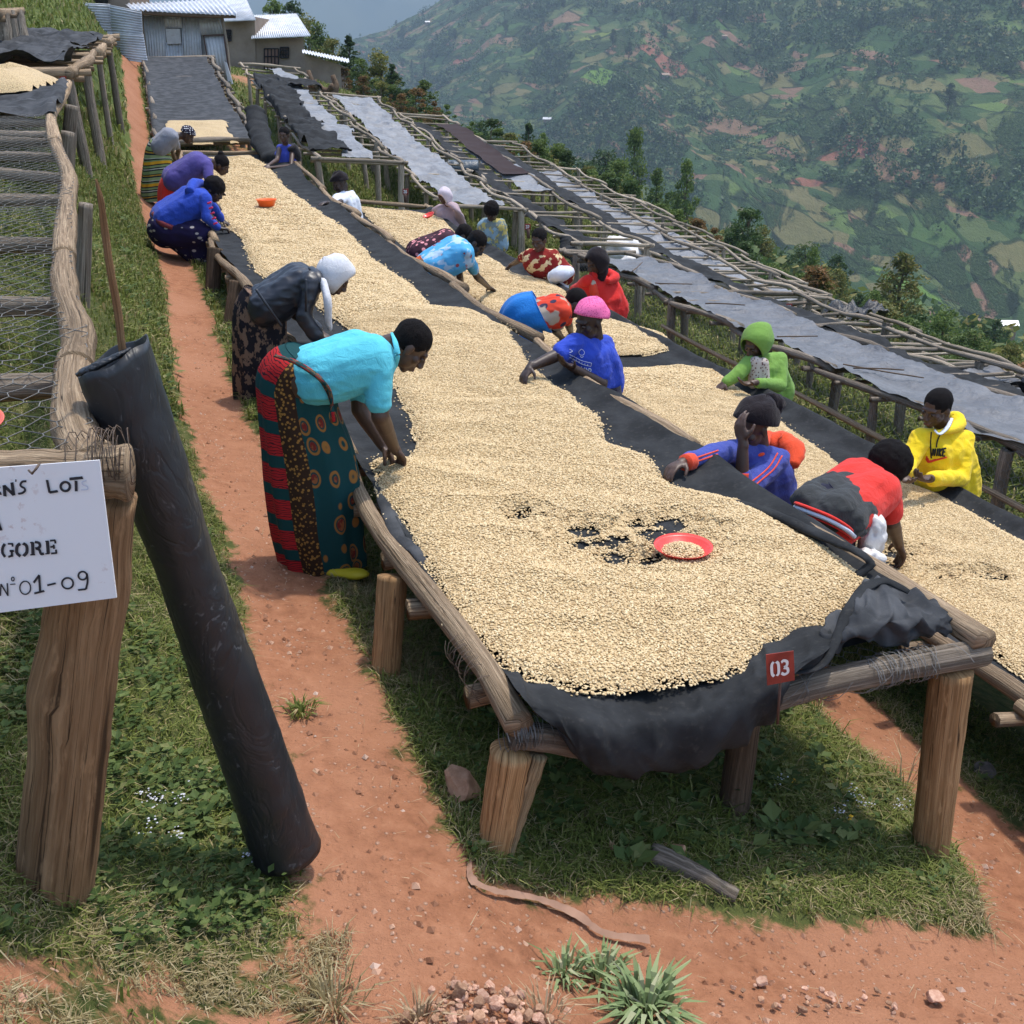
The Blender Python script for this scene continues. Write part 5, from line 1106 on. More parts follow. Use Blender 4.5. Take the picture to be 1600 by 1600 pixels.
L_([ell(608*s57, 680+1318*s57, 50*s57, 48*s57)], 3); L_([ell(742*s57, 680+1250*s57, 38*s57, 36*s57)], 3); L_([bz((780, 1230), (786, 1300), (772, 1370)), bz((772, 1370), (702, 1378))], 3.2)
nl = tube(np.array([PD(62, 724, 1.60), PD(56, 733, 1.585), PD(50, 740, 1.59), PD(45, 735, 1.60)])-offb, .0022, 6); obj('nail', mesh_tris('nail', *nl), MAT['wire_rust'], brd)
# red number plates
RED = plain('red_plate', (.30, .045, .03), .55, nz=.3, sc=14); WHT = plain('white_stencil', (.72, .70, .68), .6); ROD = plain('rusty_rod', (.10, .055, .04), .8)
DIG = {'0': [[(.3, 0), (.05, .2), (.05, .8), (.3, 1)], [(.7, 0), (.95, .2), (.95, .8), (.7, 1)]], '3': [[(.1, .1), (.4, 0), (.85, .12), (.8, .4), (.45, .48)], [(.45, .52), (.9, .62), (.9, .9), (.45, 1), (.05, .88)]], '4': [[(.65, 1), (.65, 0)], [(.65, 0), (.05, .7)], [(.05, .7), (.95, .7)]], '7': [[(.05, 0), (.95, 0)], [(.95, 0), (.4, 1)]], '5': [[(.9, 0), (.15, 0)], [(.15, 0), (.12, .45), (.6, .4), (.9, .65), (.7, .98), (.1, .95)]], '6': [[(.8, 0), (.2, .3), (.1, .75), (.5, 1), (.9, .75), (.6, .5), (.15, .6)]]}
def number_plate(corners, D, txt, label, rod=None, thick=.003, w=3.0, PF=None):
    PF = PF or (lambda x, y: PD(x, y, D)); q = [PF(*c) for c in corners]; o = empty('number_plate', (q[2]+q[3])/2, label, 'number plate'); N = np.cross(q[1]-q[0], q[3]-q[0]); N /= np.linalg.norm(N); N = -N if N[1] > 0 else N
    block('plate', q, -N*thick*mpp(q[0][1])*400, RED, o)
    (x0, y0), (x1, y1), (x2, y2), (x3, y3) = corners; n = len(txt)
    for k, ch in enumerate(txt):
        a0 = .16+k*.68/n; 
        def mp(p, a0=a0):
            a = a0+p[0]*.68/n*.78; b = .26+p[1]*.46; return (x0*(1-a)*(1-b)+x1*a*(1-b)+x2*a*b+x3*(1-a)*b, y0*(1-a)*(1-b)+y1*a*(1-b)+y2*a*b+y3*(1-a)*b)
        letter([[mp(p) for p in s] for s in DIG[ch]], w, o, WHT, q[0]+N*.001, N, 'digit')
    if rod:
        a, b = PF(*rod[0]), PF(*rod[1]); r = mpp(q[0][1])*2.6; m = tube(np.array([a, (a+b)/2, b])-N*.004-np.array(o.location), r, 6); obj('rod', mesh_tris('rod', *m), ROD, o)
    return o
number_plate([(1197, 1023), (1240, 1017), (1242, 1063), (1199, 1071)], 0, '03', 'red metal plate stencilled 03 at the front of the nearest bed', ((1221, 1056), (1216, 1132)), w=5.2, PF=lambda x, y: PU(x, y, -.125))
number_plate([(629, 295), (638, 295), (638, 304), (629, 304)], 19.0, '36', 'tiny red plate at the corner below the silver sheeted beds', ((633, 303), (634, 316)), w=1.2)
number_plate([(820, 350), (829, 350), (829, 359), (820, 359)], 17.6, '37', 'tiny red plate above the woman in the maroon print blouse', ((825, 358), (826, 372)), w=1.2)
number_plate([(1038, 412), (1048, 412), (1048, 421), (1038, 421)], 16.6, '34', 'tiny red plate on the post right of the red hoodie', ((1043, 420), (1043, 435)), w=1.2)
number_plate([(1229, 475), (1238, 475), (1238, 484), (1229, 484)], 15.2, '35', 'tiny red plate beyond the green hood among far poles', ((1233, 483), (1233, 496)), w=1.2)
number_plate([(93, 119), (103, 119), (103, 127), (93, 127)], 11.9, '40', 'tiny red plate on the rail join of the left bank beds', ((98, 126), (98, 134)), w=1.2)
# dishes
RDISH = plain('red_plastic', (.72, .055, .04), .35, .5); ODISH = plain('orange_plastic', (.85, .14, .02), .4, .5)
def dish(loc, R, label, mat=RDISH, tilt=(0, 0), beans=True, h=.035):
    loc = np.array(loc, float); o = empty('dish', loc, label, 'dish'); n = 40; prof = [(.0, .004), (.62, .004), (.72, .012), (.92, h/R*R*.9), (1.0, h), (1.0, h+.003), (.90, h*.86), (.68, .016), (.55, .009), (0, .009)]
    prof = [(r*R, z) for r, z in prof]; th = np.arange(n)*2*pi/n; V = np.array([[r*cos(t), r*sin(t), z] for r, z in prof for t in th]); obj('bowl', mesh_np('bowl', V, grid_faces(len(prof), n, True)), mat, o)
    if beans:
        g = 22; a = np.linspace(0, 1, g); A, T_ = np.meshgrid(a, th, indexing='ij'); z = .012+.030*(1-A**1.5)+.006*fbm(A*4*np.cos(T_), A*4*np.sin(T_), 3, 3); V = np.stack([A*R*.72*np.cos(T_), A*R*.72*np.sin(T_), z], -1).reshape(-1, 3)
        c_ = obj('coffee', mesh_np('coffee', V, grid_faces(g, n, True)), MAT['coffee'], o, kind='stuff')
        m = 900; r = np.sqrt(RNG.random(m))*R*.74; t = RNG.random(m)*6.28; P_ = np.stack([r*np.cos(t), r*np.sin(t), .014+.030*(1-(r/R/.72)**1.5).clip(0)+.004*RNG.random(m)], 1); scatter('loose_beans', P_, NG_BEAN, c_)
    o.rotation_euler = (tilt[0], tilt[1], 0); return o
p, u, v = PS(1066, 876, zc3); dish(p+[0, 0, .022], 44*mpp(p[1], 870)*1.02*1.02, 'round red dish heaped with beans on the nearest bed', h=.04)
p, u, v = PS(417, 323, lambda u, v: z3(u, v)+.07); dish(p, 15*mpp(p[1])*.95, 'shallow orange dish lying on the far half of the near bed', ODISH, beans=False, h=.09)
dish(PD(-26, 672, 1.9), .045, 'edge of a pale red dish poking in at the left margin above the board', plain('pink_plastic', (.75, .16, .11), .4), (0.3, 0), False, .02)
# sacks
def sack(loc, r, label, seed, sz=(1, .8, .8)):
    bm = bmesh.new(); bmesh.ops.create_icosphere(bm, subdivisions=4, radius=r); V = np.array([v.co[:] for v in bm.verts]); w = 1+.30*noise3(V/r, 1.6, seed)+.16*(.5-np.abs(noise3(V/r, 3.2, seed+2))*3)+.07*noise3(V/r, 8, seed+4)
    for v, k in zip(bm.verts, w): v.co = v.co*float(k); v.co.x *= sz[0]; v.co.y *= sz[1]; v.co.z *= sz[2]
    me = bpy.data.meshes.new('sack'); bm.to_mesh(me); bm.free(); [setattr(f, 'use_smooth', True) for f in me.polygons]
    return tag(obj('sack', me, MAT['sack'], loc=[float(q) for q in loc]), label, 'sack')
M = MB('woven_white', .7, .3); M.col(M.mix(M.noise(6, 4), (.58, .55, .52), (.72, .70, .68))); M.bump(M.noise(14, 5), .7, .015); MAT['sack'] = M.m
sack(PD(1362, 838, 4.10), .075, 'crumpled white woven sack beside the worker in red', 1, (.8, .7, 1.5)); sack(PD(1357, 872, 4.0), .06, 'white sack mouth dropped on the beans beneath the crumpled one', 4, (1.2, .9, .7))
for k, (px, py, D, r, lab) in enumerate(((970, 393, 20.5, .38, 'white sack under the bare pole bed, left one of three'), (988, 414, 18.5, .26, 'white sack between crossed poles, nearest of three'), (1030, 430, 17.8, .30, 'bluish white sack under the red plated post'))): sack(PD(px, py, D), r, lab, 10+k, (1.2, 1, .75))
# plastic rolls on far beds
def roll(a, b, r, label, seed):
    o = empty('plastic_roll', (np.array(a)+np.array(b))/2, label, 'plastic roll'); P = catmull([a, (np.array(a)+np.array(b))/2+[0, 0, -.02], b], 30); k = 26; V, F, U = tube(P-np.array(o.location), r*np.interp(np.linspace(0, 1, 30), [0, .08, .5, .92, 1], [.82, 1, 1.05, 1, .9]), k, True, .12, seed, .75)
    obj('sheet', mesh_tris('sheet', V, F, True, U), MAT['tarp_black2'], o); t = tube(P[-3:]-np.array(o.location)+[[.0, 0, 0]]*3, r*.55, 14, True, .3, seed); obj('core', mesh_tris('core', *t), MAT['tarp_black'], o)
MAT['tarp_black2'] = plastic_mat('glossy_dark_plastic', (.035, .05, .06), (.075, .095, .11), .25)
roll(PD(692, 262, 25.0), PD(748, 262, 25.0), .24, 'fat glossy dark plastic roll resting across the far poles', 3); roll(PD(684, 234, 31), PD(722, 238, 31), .18, 'smaller flattened plastic roll behind the fat glossy one', 5)
# dark rolled netting standing between the beds at the far end
o = empty('net_bundle', PD(430, 250, 18.5), 'tall bundle of black netting leaning over the bed corner by the blue tank top', 'netting')
cloth_roll([PD(398, 172, 20.5), PD(403, 200, 20), PD(411, 226, 19.2), PD(425, 250, 18.3)], (.17, .20, .19, .15), o, MAT['net'], 'roll', 6)
o = empty('net_bundle', PD(890, 385, 18), 'black netting hanging over the pole corner behind the maroon blouse', 'netting')
cloth_roll([PD(884, 372, 18.2), PD(888, 390, 18.0), PD(905, 405, 17.5), PD(915, 420, 17.2)], (.10, .14, .16, .1), o, MAT['net'], 'roll', 9)
# rocks, log, strips
def rock_mesh(seed, sub=3):
    bm = bmesh.new(); bmesh.ops.create_icosphere(bm, subdivisions=sub, radius=1); rng = np.random.default_rng(seed); V = np.array([v.co[:] for v in bm.verts])
    for k in range(17):
        d = rng.normal(size=3); d /= np.linalg.norm(d); c = rng.uniform(.42, .78); s = V@d; V = V-np.clip(s-c, 0, None)[:, None]*d*.95
    V *= (1+.08*noise3(V, 3, seed))[:, None]
    for v, c in zip(bm.verts, V): v.co = c
    me = bpy.data.meshes.new('rock'); bm.to_mesh(me); bm.free(); return me
def rock_mat(name, a, b):
    M = MB(name, .92, .15); n = M.noise(2.2, 6, .65); ob = M.objrand(); c = M.mix(M.step(n, .35, .7), a, b); o_ = M.math('ADD', .7, M.math('MULTIPLY', ob, .6)); M.col(M.mix(1.0, c, M.comb(o_, o_, o_), 'MULTIPLY')); M.bump(M.noise(5, 6), .5, .004); return M.m
MAT['rock'] = rock_mat('red_rock', (.30, .165, .10), (.45, .27, .17)); MAT['rock2'] = rock_mat('pale_rock', (.40, .215, .145), (.56, .36, .26)); MAT['rock3'] = rock_mat('grey_rock', (.10, .085, .075), (.20, .17, .15))
ROCKS = [rock_mesh(s) for s in range(6)]; RK = {}
def rock(px, py, wpx, mat, label=None, group=None, sz=(1, .8, .62), seed=0, up=.3, at=None):
    p = PG(px, py) if at is None else np.array(at); r = wpx*.66*mpp(p[1]); key = (seed % 6, mat)
    if key not in RK: m = ROCKS[seed % 6].copy(); m.materials.append(MAT[mat]); RK[key] = m
    o = bpy.data.objects.new('rock', RK[key]); COL.objects.link(o); o.location = (p[0], p[1], p[2]+r*up*sz[2]); o.scale = (r*sz[0], r*sz[1], r*sz[2]); o.rotation_euler = (random.uniform(-.3, .3), random.uniform(-.3, .3), random.random()*6)
    if label: tag(o, label, 'rock', group)
    return o
rock(726, 1245, 78, 'rock', 'cracked brown rock beside the split front post of the near bed', seed=1, sz=(1, .9, .95), up=.45); rock(1052, 1338, 80, 'rock', 'flat brown rock under the near bed beside the broken log', seed=2, sz=(1, .6, .4)); rock(956, 1328, 22, 'rock', 'small upright brown rock in the grass under the near bed', seed=3, sz=(.8, .7, 1.1))
rock(1537, 1212, 44, 'rock3', 'dark grey stone in the shade behind the right front post', seed=4); rock(1458, 1560, 58, 'rock2', 'pale flat stone at the lower right on bare earth', seed=5, sz=(1, .6, .35)); rock(1192, 1535, 30, 'rock2', 'pinkish stone at the lower right, biggest of its scatter', seed=0); rock(718, 1557, 36, 'rock', 'dark brown stone standing above the gravel heap', seed=1, sz=(.9, .8, 1), up=.6); rock(35, 1562, 38, 'rock2', 'flat pink stone in the bottom left corner', seed=2, sz=(1, .7, .3)); rock(1226, 1380, 20, 'rock2', 'little pink stone near the earth edge under the near bed', seed=3); rock(1507, 1390, 22, 'rock2', 'small pale stone by the foot of the right post', seed=4)
rng = np.random.default_rng(77)
HEAP = []
for k in range(170):
    py = 1602-62*rng.random()**1.3; px = 750+(py-1515)*1.45*rng.uniform(-1, 1)+rng.normal()*12
    w = rng.uniform(14, 30) if k < 60 else rng.uniform(8, 15); HEAP.append(rock(px, py, w, 'rock' if rng.random() < .45 else 'rock2', 'rounded reddish stone in the small gravel heap at the bottom edge', 'stones in the gravel heap', seed=int(rng.integers(6)), up=rng.uniform(.3, 1.3), sz=(1, .85, .7)))
for k in range(34):
    px = rng.uniform(1120, 1400); py = 1535+rng.random()*45+(px-1120)*.03; rock(px, py, rng.uniform(8, 20), 'rock' if rng.random() < .5 else 'rock2', 'small pink stone scattered on the bare earth at the lower right', 'stones scattered at the lower right', seed=int(rng.integers(6)))
lg = empty('log', PG(1075, 1385), 'broken weathered log lying on the grass under the near bed', 'log'); a, b = PG(1015, 1345)+[0, 0, .03], PG(1150, 1408)+[0, 0, .02]; V, F, U = tube(catmull([a, (a+b)/2+[0, 0, .012], b], 20)-np.array(lg.location), np.linspace(.042, .024, 20), 12, True, .35, 3, .7); U[:, 1] *= .4; obj('wood', mesh_tris('wood', V, F, True, U), MAT['wood_grey'], lg)
ribbon = catmull([PG(x, y)+[0, 0, .006] for x, y in ((733, 1350), (738, 1378), (775, 1396), (840, 1408), (900, 1432), (945, 1462), (1015, 1472))], 70); t_ = np.gradient(ribbon, axis=0); t_ /= np.linalg.norm(t_, axis=1)[:, None]; s_ = np.cross(t_, [0, 0, 1.0]); wv = .006+.006*np.abs(fbm(np.arange(70)*.3, np.arange(70)*0., 5, 3))*2
V = np.concatenate([ribbon+s_*wv[:, None], ribbon-s_*wv[:, None]+np.array([0, 0, .008])]); i = np.arange(69); c = V.mean(0)
tag(obj('cloth_strip', mesh_np('cloth_strip', V-c, np.stack([i, i+1, 70+i+1, 70+i], 1)), plain('dusty_strip', (.36, .21, .14), .9, nz=.2), loc=[float(q) for q in c]), 'dusty torn strip of cloth trailing from the split front post', 'strip')
# pebbles, straw: uncountable
n = 24000; u = -1.3+RNG.random(n)**1.6*8.5; v = -1.3+RNG.random(n)*4.2; dm = dirt_mask(u, v); k = dm > .5; u, v = u[k], v[k]; x, y = UV(u, v); z = zg(x, y)-.02; m = len(u)
base = np.array([[1, 0, 0], [0, 1, 0], [-1, 0, 0], [0, -1, 0], [0, 0, .8], [0, 0, -.6]]); f8 = np.array([[0, 1, 4], [1, 2, 4], [2, 3, 4], [3, 0, 4], [1, 0, 5], [2, 1, 5], [3, 2, 5], [0, 3, 5]])
s = (.0018+.0105*RNG.random(m)**5)[:, None, None]; a = RNG.random(m)*6.28; R2 = np.stack([np.cos(a), np.sin(a)], 1); B_ = base[None]*s*(1+.5*RNG.random((m, 6, 1))); Vx = B_[..., 0]*R2[:, :1]-B_[..., 1]*R2[:, 1:]; Vy = B_[..., 0]*R2[:, 1:]+B_[..., 1]*R2[:, :1]
V = np.stack([Vx+x[:, None], Vy+y[:, None], B_[..., 2]+z[:, None]], -1).reshape(-1, 3); F = (f8[None]+np.arange(m)[:, None, None]*6).reshape(-1, 3)
M = MB('pebbles', .95, .15); r = M.n('NewGeometry').outputs['Random Per Island']; M.col(M.ramp(r, [(0, (.22, .10, .055)), (.6, (.34, .17, .10)), (.9, (.50, .31, .21)), (1, (.55, .42, .34))])); MAT['pebble'] = M.m
obj('pebbles', mesh_np('pebbles', V, F, False), MAT['pebble'], kind='stuff')

# ------------------------------------------------------------------ GRASS, WEEDS, STRAW
def blades(u, v, h, w, lean, name, mat, lift=0.0, curve=1.0, flat=False):
    x, y = UV(u, v); z = zg(x, y)-.012; n = len(u); a = RNG.random(n)*2*pi; d = np.stack([np.cos(a), np.sin(a), 0*a], 1); s = np.stack([-d[:, 1], d[:, 0], 0*a], 1); P = np.stack([x, y, z+lift], 1)
    h = h[:, None]; l = lean[:, None]; up = np.array([0, 0, 1.0])
    if flat: P1 = P+d*h*.5+up*h*.02; P2 = P+d*h+up*0
    else: P1 = P+up*h*.62+d*h*l*.3; P2 = P+up*h*(1-.35*l*curve)+d*h*l*.95
    w = w[:, None]; V = np.stack([P-s*w, P+s*w, P1+s*w*.8, P1-s*w*.8, P2+s*w*.12, P2-s*w*.12], 1).reshape(-1, 3); i = np.arange(n)[:, None]*6; F = np.concatenate([i+[0, 1, 2, 3], i+[3, 2, 4, 5]])
    return obj(name, mesh_np(name, V, F, False), mat, kind='stuff')
def grass_mat(name, stops):
    M = MB(name, .65, .2); r = M.n('NewGeometry').outputs['Random Per Island']; M.col(M.ramp(r, stops)); t = M.n('BsdfTranslucent'); M.nt.links.new(M.b.inputs['Base Color'].links[0].from_socket, t.inputs[0]); mx = M.n('MixShader'); mx.inputs[0].default_value = .3
    M.nt.links.new(M.b.outputs[0], mx.inputs[1]); M.nt.links.new(t.outputs[0], mx.inputs[2]); M.nt.links.new(mx.outputs[0], M.N['Material Output'].inputs[0]); return M.m
MAT['grass'] = grass_mat('grass_blades', [(0, (.075, .10, .022)), (.4, (.14, .172, .034)), (.75, (.22, .25, .06)), (.88, (.26, .24, .09)), (.95, (.36, .29, .14)), (1, (.45, .36, .19))])
MAT['grass_dry'] = grass_mat('dry_grass', [(0, (.18, .14, .06)), (.5, (.32, .26, .13)), (1, (.48, .40, .24))])
MAT['weed'] = grass_mat('weed_leaves', [(0, (.05, .085, .024)), (.5, (.085, .13, .035)), (.9, (.15, .19, .06)), (1, (.25, .24, .10))])
MAT['straw'] = grass_mat('straw', [(0, (.30, .20, .11)), (.5, (.40, .28, .16)), (1, (.50, .38, .24))])
def sample(n, u0, u1, v0, v1, lim=.5, pw=1.5):
    u = u0+(u1-u0)*RNG.random(n)**pw; v = v0+(v1-v0)*RNG.random(n); x, y = UV(u, v); keep = (dirt_mask(u, v) < lim-.14*RNG.random(n)) & (np.abs(x) < y*.6+.35) & (y > .8); return u[keep], v[keep]
u, v = sample(150000, -1.3, 4.5, -3.0, 2.8, .52, 1.25); pt = fbm(u*2.3, v*2.3, 401, 3); n = len(u); hh = (.022+.05*RNG.random(n))*(1+1.3*np.clip(pt+.05, 0, 1))*np.clip(.42+.9*(v > -.1)*(v < 1.7)*(u > .15)+.3*RNG.random(n), .3, 1.2); dry = (fbm(u*1.7+5, v*1.7, 405, 3)+.35*RNG.normal(size=n)*.4+.25*(dirt_mask(u, v)-.2)) > .16
blades(u[~dry], v[~dry], hh[~dry], .0016+.0022*RNG.random((~dry).sum()), .3+1.1*RNG.random((~dry).sum()), 'grass', MAT['grass']); blades(u[dry], v[dry], hh[dry]*.75, .0012+.0014*RNG.random(dry.sum()), .5+1.2*RNG.random(dry.sum()), 'dry_grass', MAT['grass_dry'])
for (n_, a, b, c, d, hs_) in ((90000, -1.2, 3.4, -1.75, -.5, 1.0), (60000, -.45, 1.8, -.15, 1.8, 1.5), (30000, -.6, 2.5, -.4, .1, 1.0), (30000, -.3, 3, 1.6, 2.6, 1.2)):
    u, v = sample(n_, a, b, c, d, .5, 1.2); n = len(u); h_ = (.018+.034*RNG.random(n))*hs_*(1+np.clip(fbm(u*3, v*3, 409, 3), -.3, .6)); dd = RNG.random(n) < np.clip(.18+1.6*fbm(u*1.9, v*2.1, 411, 3)+.5*(dirt_mask(u, v)-.15), .03, .85)
    blades(u[~dd], v[~dd], h_[~dd], .0012+.0016*RNG.random((~dd).sum()), .4+1.3*RNG.random((~dd).sum()), 'grass', MAT['grass']); blades(u[dd], v[dd], h_[dd], .0010+.001*RNG.random(dd.sum()), .6+1.3*RNG.random(dd.sum()), 'dry_grass', MAT['grass_dry'])
u, v = sample(130000, 4.0, 16, -3.2, 5.2, .5, 1.3); n = len(u); blades(u, v, .05+.06*RNG.random(n), .004+.004*RNG.random(n), .3+RNG.random(n), 'grass', MAT['grass'])
u, v = sample(90000, 2.0, 34, 2.6, 14.5, .5, 1.2); n = len(u); blades(u, v, .08+.14*RNG.random(n), .007+.008*RNG.random(n), .3+RNG.random(n), 'grass', MAT['grass'])
u, v = sample(60000, 14, 60, -9, 12, .5, 1.2); n = len(u); blades(u, v, .10+.14*RNG.random(n), .012+.012*RNG.random(n), .3+RNG.random(n), 'grass', MAT['grass'])
# broad leaves: rosettes of weeds
def weeds(name, u, v, R_, nl, mat, hgt):
    k = np.repeat(np.arange(len(u)), nl); n = len(k); a = RNG.random(n)*2*pi; x, y = UV(u[k], v[k]); z = zg(x, y); d = np.stack([np.cos(a), np.sin(a), 0*a], 1); s = np.stack([-d[:, 1], d[:, 0], 0*a], 1); up = np.array([0, 0, 1.0])
    r = (R_[k]*(.5+.5*RNG.random(n)))[:, None]; h0 = (hgt[k]*RNG.random(n))[:, None]; P = np.stack([x, y, z], 1)+up*h0+d*r*.25; til = (.1+.7*RNG.random(n))[:, None]; e = d+up*til; e /= np.linalg.norm(e, axis=1)[:, None]; w = r*(.24+.16*RNG.random(n)[:, None])
    V = np.stack([P, P+e*r*.45-s*w, P+e*r*.5-up*r*.06, P+e*r*.45+s*w, P+e*r-up*r*.1], 1).reshape(-1, 3); i = np.arange(n)[:, None]*5; F = np.concatenate([i+[0, 1, 2, 2], i+[0, 2, 3, 3], i+[1, 4, 2, 2], i+[2, 4, 3, 3]])[:, :3]
    return obj(name, mesh_np(name, V, F, False), mat, kind='stuff')
u, v = sample(7000, -1.2, 4.5, -2.6, 2.6, .45, 1.3); p_ = fbm(u*2+3, v*2, 431, 3) > -.02; u, v = u[p_], v[p_]; weeds('weeds', u, v, .014+.022*RNG.random(len(u)), 9, MAT['weed'], .02+.05*RNG.random(len(u)))
u, v = sample(2600, -1.1, 1.0, -1.35, -.55, .42, 1.0); p_ = fbm(u*4, v*4, 441, 3) > .03; u, v = u[p_][:430], v[p_][:430]; weeds('leafy_weeds', u, v, .022+.026*RNG.random(len(u)), 9, MAT['weed'], .02+.06*RNG.random(len(u)))
u = -.1+RNG.random(420)*2.4; v = .1+RNG.random(420)*1.4; weeds('shade_weeds', u, v, .035+.055*RNG.random(420)**2, 10, MAT['weed'], .05+.14*RNG.random(420)*(u > .2))
n = 26000; u = -1.2+RNG.random(n)*.95; v = -1.6+RNG.random(n)*1.15; k = (fbm(u*5, v*5, 451, 3) > -.10+1.6*np.clip(v+.78, 0, 1)) & (fbm(u*14, v*14, 453, 2) > -.2); u, v = u[k], v[k]; n = len(u); blades(u, v, .012+.022*RNG.random(n), .0009+.001*RNG.random(n), .8+1.3*RNG.random(n), 'dry_grass', MAT['grass_dry'])
u, v = sample(1500, 4, 14, -2.6, 5, .45, 1.2); weeds('weeds', u, v, .04+.05*RNG.random(len(u)), 8, MAT['weed'], .04+.08*RNG.random(len(u)))
n = 5200; u = -1.3+RNG.random(n)*5.5; v = -1.6+RNG.random(n)*4; x, y = UV(u, v); dm = dirt_mask(u, v); k = (dm > .3) & (RNG.random(n) < np.where(dm < .62, 1, .28)) & (u < 4.5); u, v = u[k], v[k]; n = len(u)
blades(u, v, .02+.06*RNG.random(n)**2, .0007+.0008*RNG.random(n), RNG.random(n), 'straw_litter', MAT['straw'], .008, flat=True)
def tuft(px, py, n, h, spread, mat, label, w=.004, cat='grass tuft', lean=1.0, flowers=None):
    p = PG(px, py); a = RNG.random(n)*2*pi; d = np.stack([np.cos(a), np.sin(a), 0*a], 1); s = np.stack([-d[:, 1], d[:, 0], 0*a], 1); r = RNG.random(n)[:, None]*spread; up = np.array([0, 0, 1.0]); P = d*r; H_ = (h*(.5+.7*RNG.random(n)))[:, None]; l = (lean*(.3+RNG.random(n)))[:, None]; ww = (w*(.6+.6*RNG.random(n)))[:, None]
    P[:, 2] -= .01; P1 = P+up*H_*.6+d*H_*l*.35; P2 = P+up*H_*np.clip(1-.4*l, .2, 1)+d*H_*l; V = np.stack([P-s*ww, P+s*ww, P1+s*ww*1.1, P1-s*ww*1.1, P2+s*ww*.1, P2-s*ww*.1], 1).reshape(-1, 3); i = np.arange(n)[:, None]*6
    o = tag(obj('grass_tuft', mesh_np('grass_tuft', V, np.concatenate([i+[0, 1, 2, 3], i+[3, 2, 4, 5]]), False), mat, loc=[float(q) for q in p]), label, cat); return o
MAT['bigleaf'] = grass_mat('broad_grass', [(0, (.14, .20, .08)), (.5, (.24, .31, .13)), (.85, (.34, .39, .21)), (1, (.48, .44, .27))])
for k, (px, py, n, h, sp_, m, lab, w_) in enumerate(((1010, 1580, 150, .10, .07, 'bigleaf', 'leafy grass tuft with broad blades at the bottom edge, biggest one', .006), (940, 1525, 70, .07, .06, 'bigleaf', 'broad bladed tuft just uphill of the biggest bottom tuft', .005), (880, 1520, 60, .06, .05, 'bigleaf', 'small pale tuft above the gravel heap', .004), (850, 1590, 60, .06, .06, 'straw', 'dry straw tuft right of the gravel heap', .002), (655, 1595, 70, .07, .05, 'straw', 'dry pale straw tuft left of the gravel heap', .002), (520, 1575, 90, .08, .07, 'grass_dry', 'dry grass tuft at the bottom left of the earth path', .0022), (1430, 1330, 90, .13, .03, 'grass', 'tuft of long grass at the foot of the right front post', .003), (1410, 1240, 26, .22, .02, 'grass_dry', 'thin tall stalks beside the right front post', .0016), (470, 1110, 80, .05, .05, 'grass', 'small green tuft at the left edge of the path near the roll', .003), (695, 1225, 60, .06, .05, 'grass', 'green tuft left of the cracked brown rock', .003), (690, 1130, 60, .06, .05, 'grass', 'green tuft on the path edge by the short post', .003))):
    tuft(px, py, n, h, sp_, MAT[m], lab, w_)
def flowers(name, pts, col, r=.004, n=22, sp=.03, h=.07):
    V, F = [], []; base_ = np.array([[1, 0, 0], [0, 1, 0], [-1, 0, 0], [0, -1, 0], [0, 0, 1], [0, 0, -1]]); f8_ = f8
    for px, py in pts:
        p = PG(px, py)
        for k in range(n): c = p+RNG.normal(size=3)*[sp, sp, .008]+[0, 0, h*(.7+.4*RNG.random())]; F.append(f8_+6*len(V)); V.append(base_*r*(.6+.7*RNG.random())*[1, 1, .6]+c)
    obj(name, mesh_np(name, np.concatenate(V), np.concatenate(F), False), plain(name+'_petals', col, .8), kind='stuff')
flowers('white_flowers', [(228, 1268), (252, 1282), (285, 1275), (235, 1322), (285, 1335), (395, 1360), (1330, 1262), (1350, 1275), (1310, 1290), (1405, 1275), (1215, 1240)], (.62, .62, .66), .0035, 16, .014); flowers('yellow_flowers', [(1236, 1238), (1327, 1298)], (.8, .45, .03), .007, 3, .006, .06)
# ------------------------------------------------------------------ PEOPLE
def capsule(a, b, ra, rb, k=12):
    a = np.asarray(a, float); b = np.asarray(b, float); d = b-a; L = np.linalg.norm(d)+1e-9; d = d/L
    ph = np.linspace(0, pi/2, 5)[1:]
    s = np.concatenate([-ra*np.cos(ph[::-1])[::1], [0] if False else [], [L+rb*sin(q) for q in np.linspace(0, pi/2, 5)[:-1]]]); r = np.concatenate([ra*np.sin(ph[::-1])[::-1]*0+ra*np.sin(np.linspace(0, pi/2, 5)[1:]), [rb*cos(q) for q in np.linspace(0, pi/2, 5)[:-1]]])
    s0 = -ra*np.cos(np.linspace(0, pi/2, 5)[1:]); s = np.concatenate([s0, [L+rb*sin(q) for q in np.linspace(0, pi/2, 5)[:-1]]])
    ref = np.array([0, 0, 1.0]) if abs(d[2]) < .9 else np.array([1.0, 0, 0]); A = np.cross(d, ref); A /= np.linalg.norm(A); B_ = np.cross(d, A); th = np.arange(k)*2*pi/k
    V = (a+d*s[:, None])[:, None, :]+r[:, None, None]*(np.cos(th)[None, :, None]*A+np.sin(th)[None, :, None]*B_); V = V.reshape(-1, 3); n = len(s); F = grid_faces(n, k, True)
    c0 = len(V); V = np.vstack([V, a-d*ra, b+d*rb]); j = np.arange(k); f0 = np.stack([np.full(k, c0), (j+1) % k, j, j], 1); q = (n-1)*k; f1 = np.stack([np.full(k, c0+1), q+j, q+(j+1) % k, q+(j+1) % k], 1)
    return V, np.vstack([F, f0, f1]), np.zeros((len(V), 2))
def ellipsoid(c, R, Mx=None, k=14):
    V, F, U = capsule([0, 0, -1e-4], [0, 0, 1e-4], 1, 1, k); V = V*np.asarray(R); 
    if Mx is not None: V = V@np.asarray(Mx).T
    return V+np.asarray(c), F, U
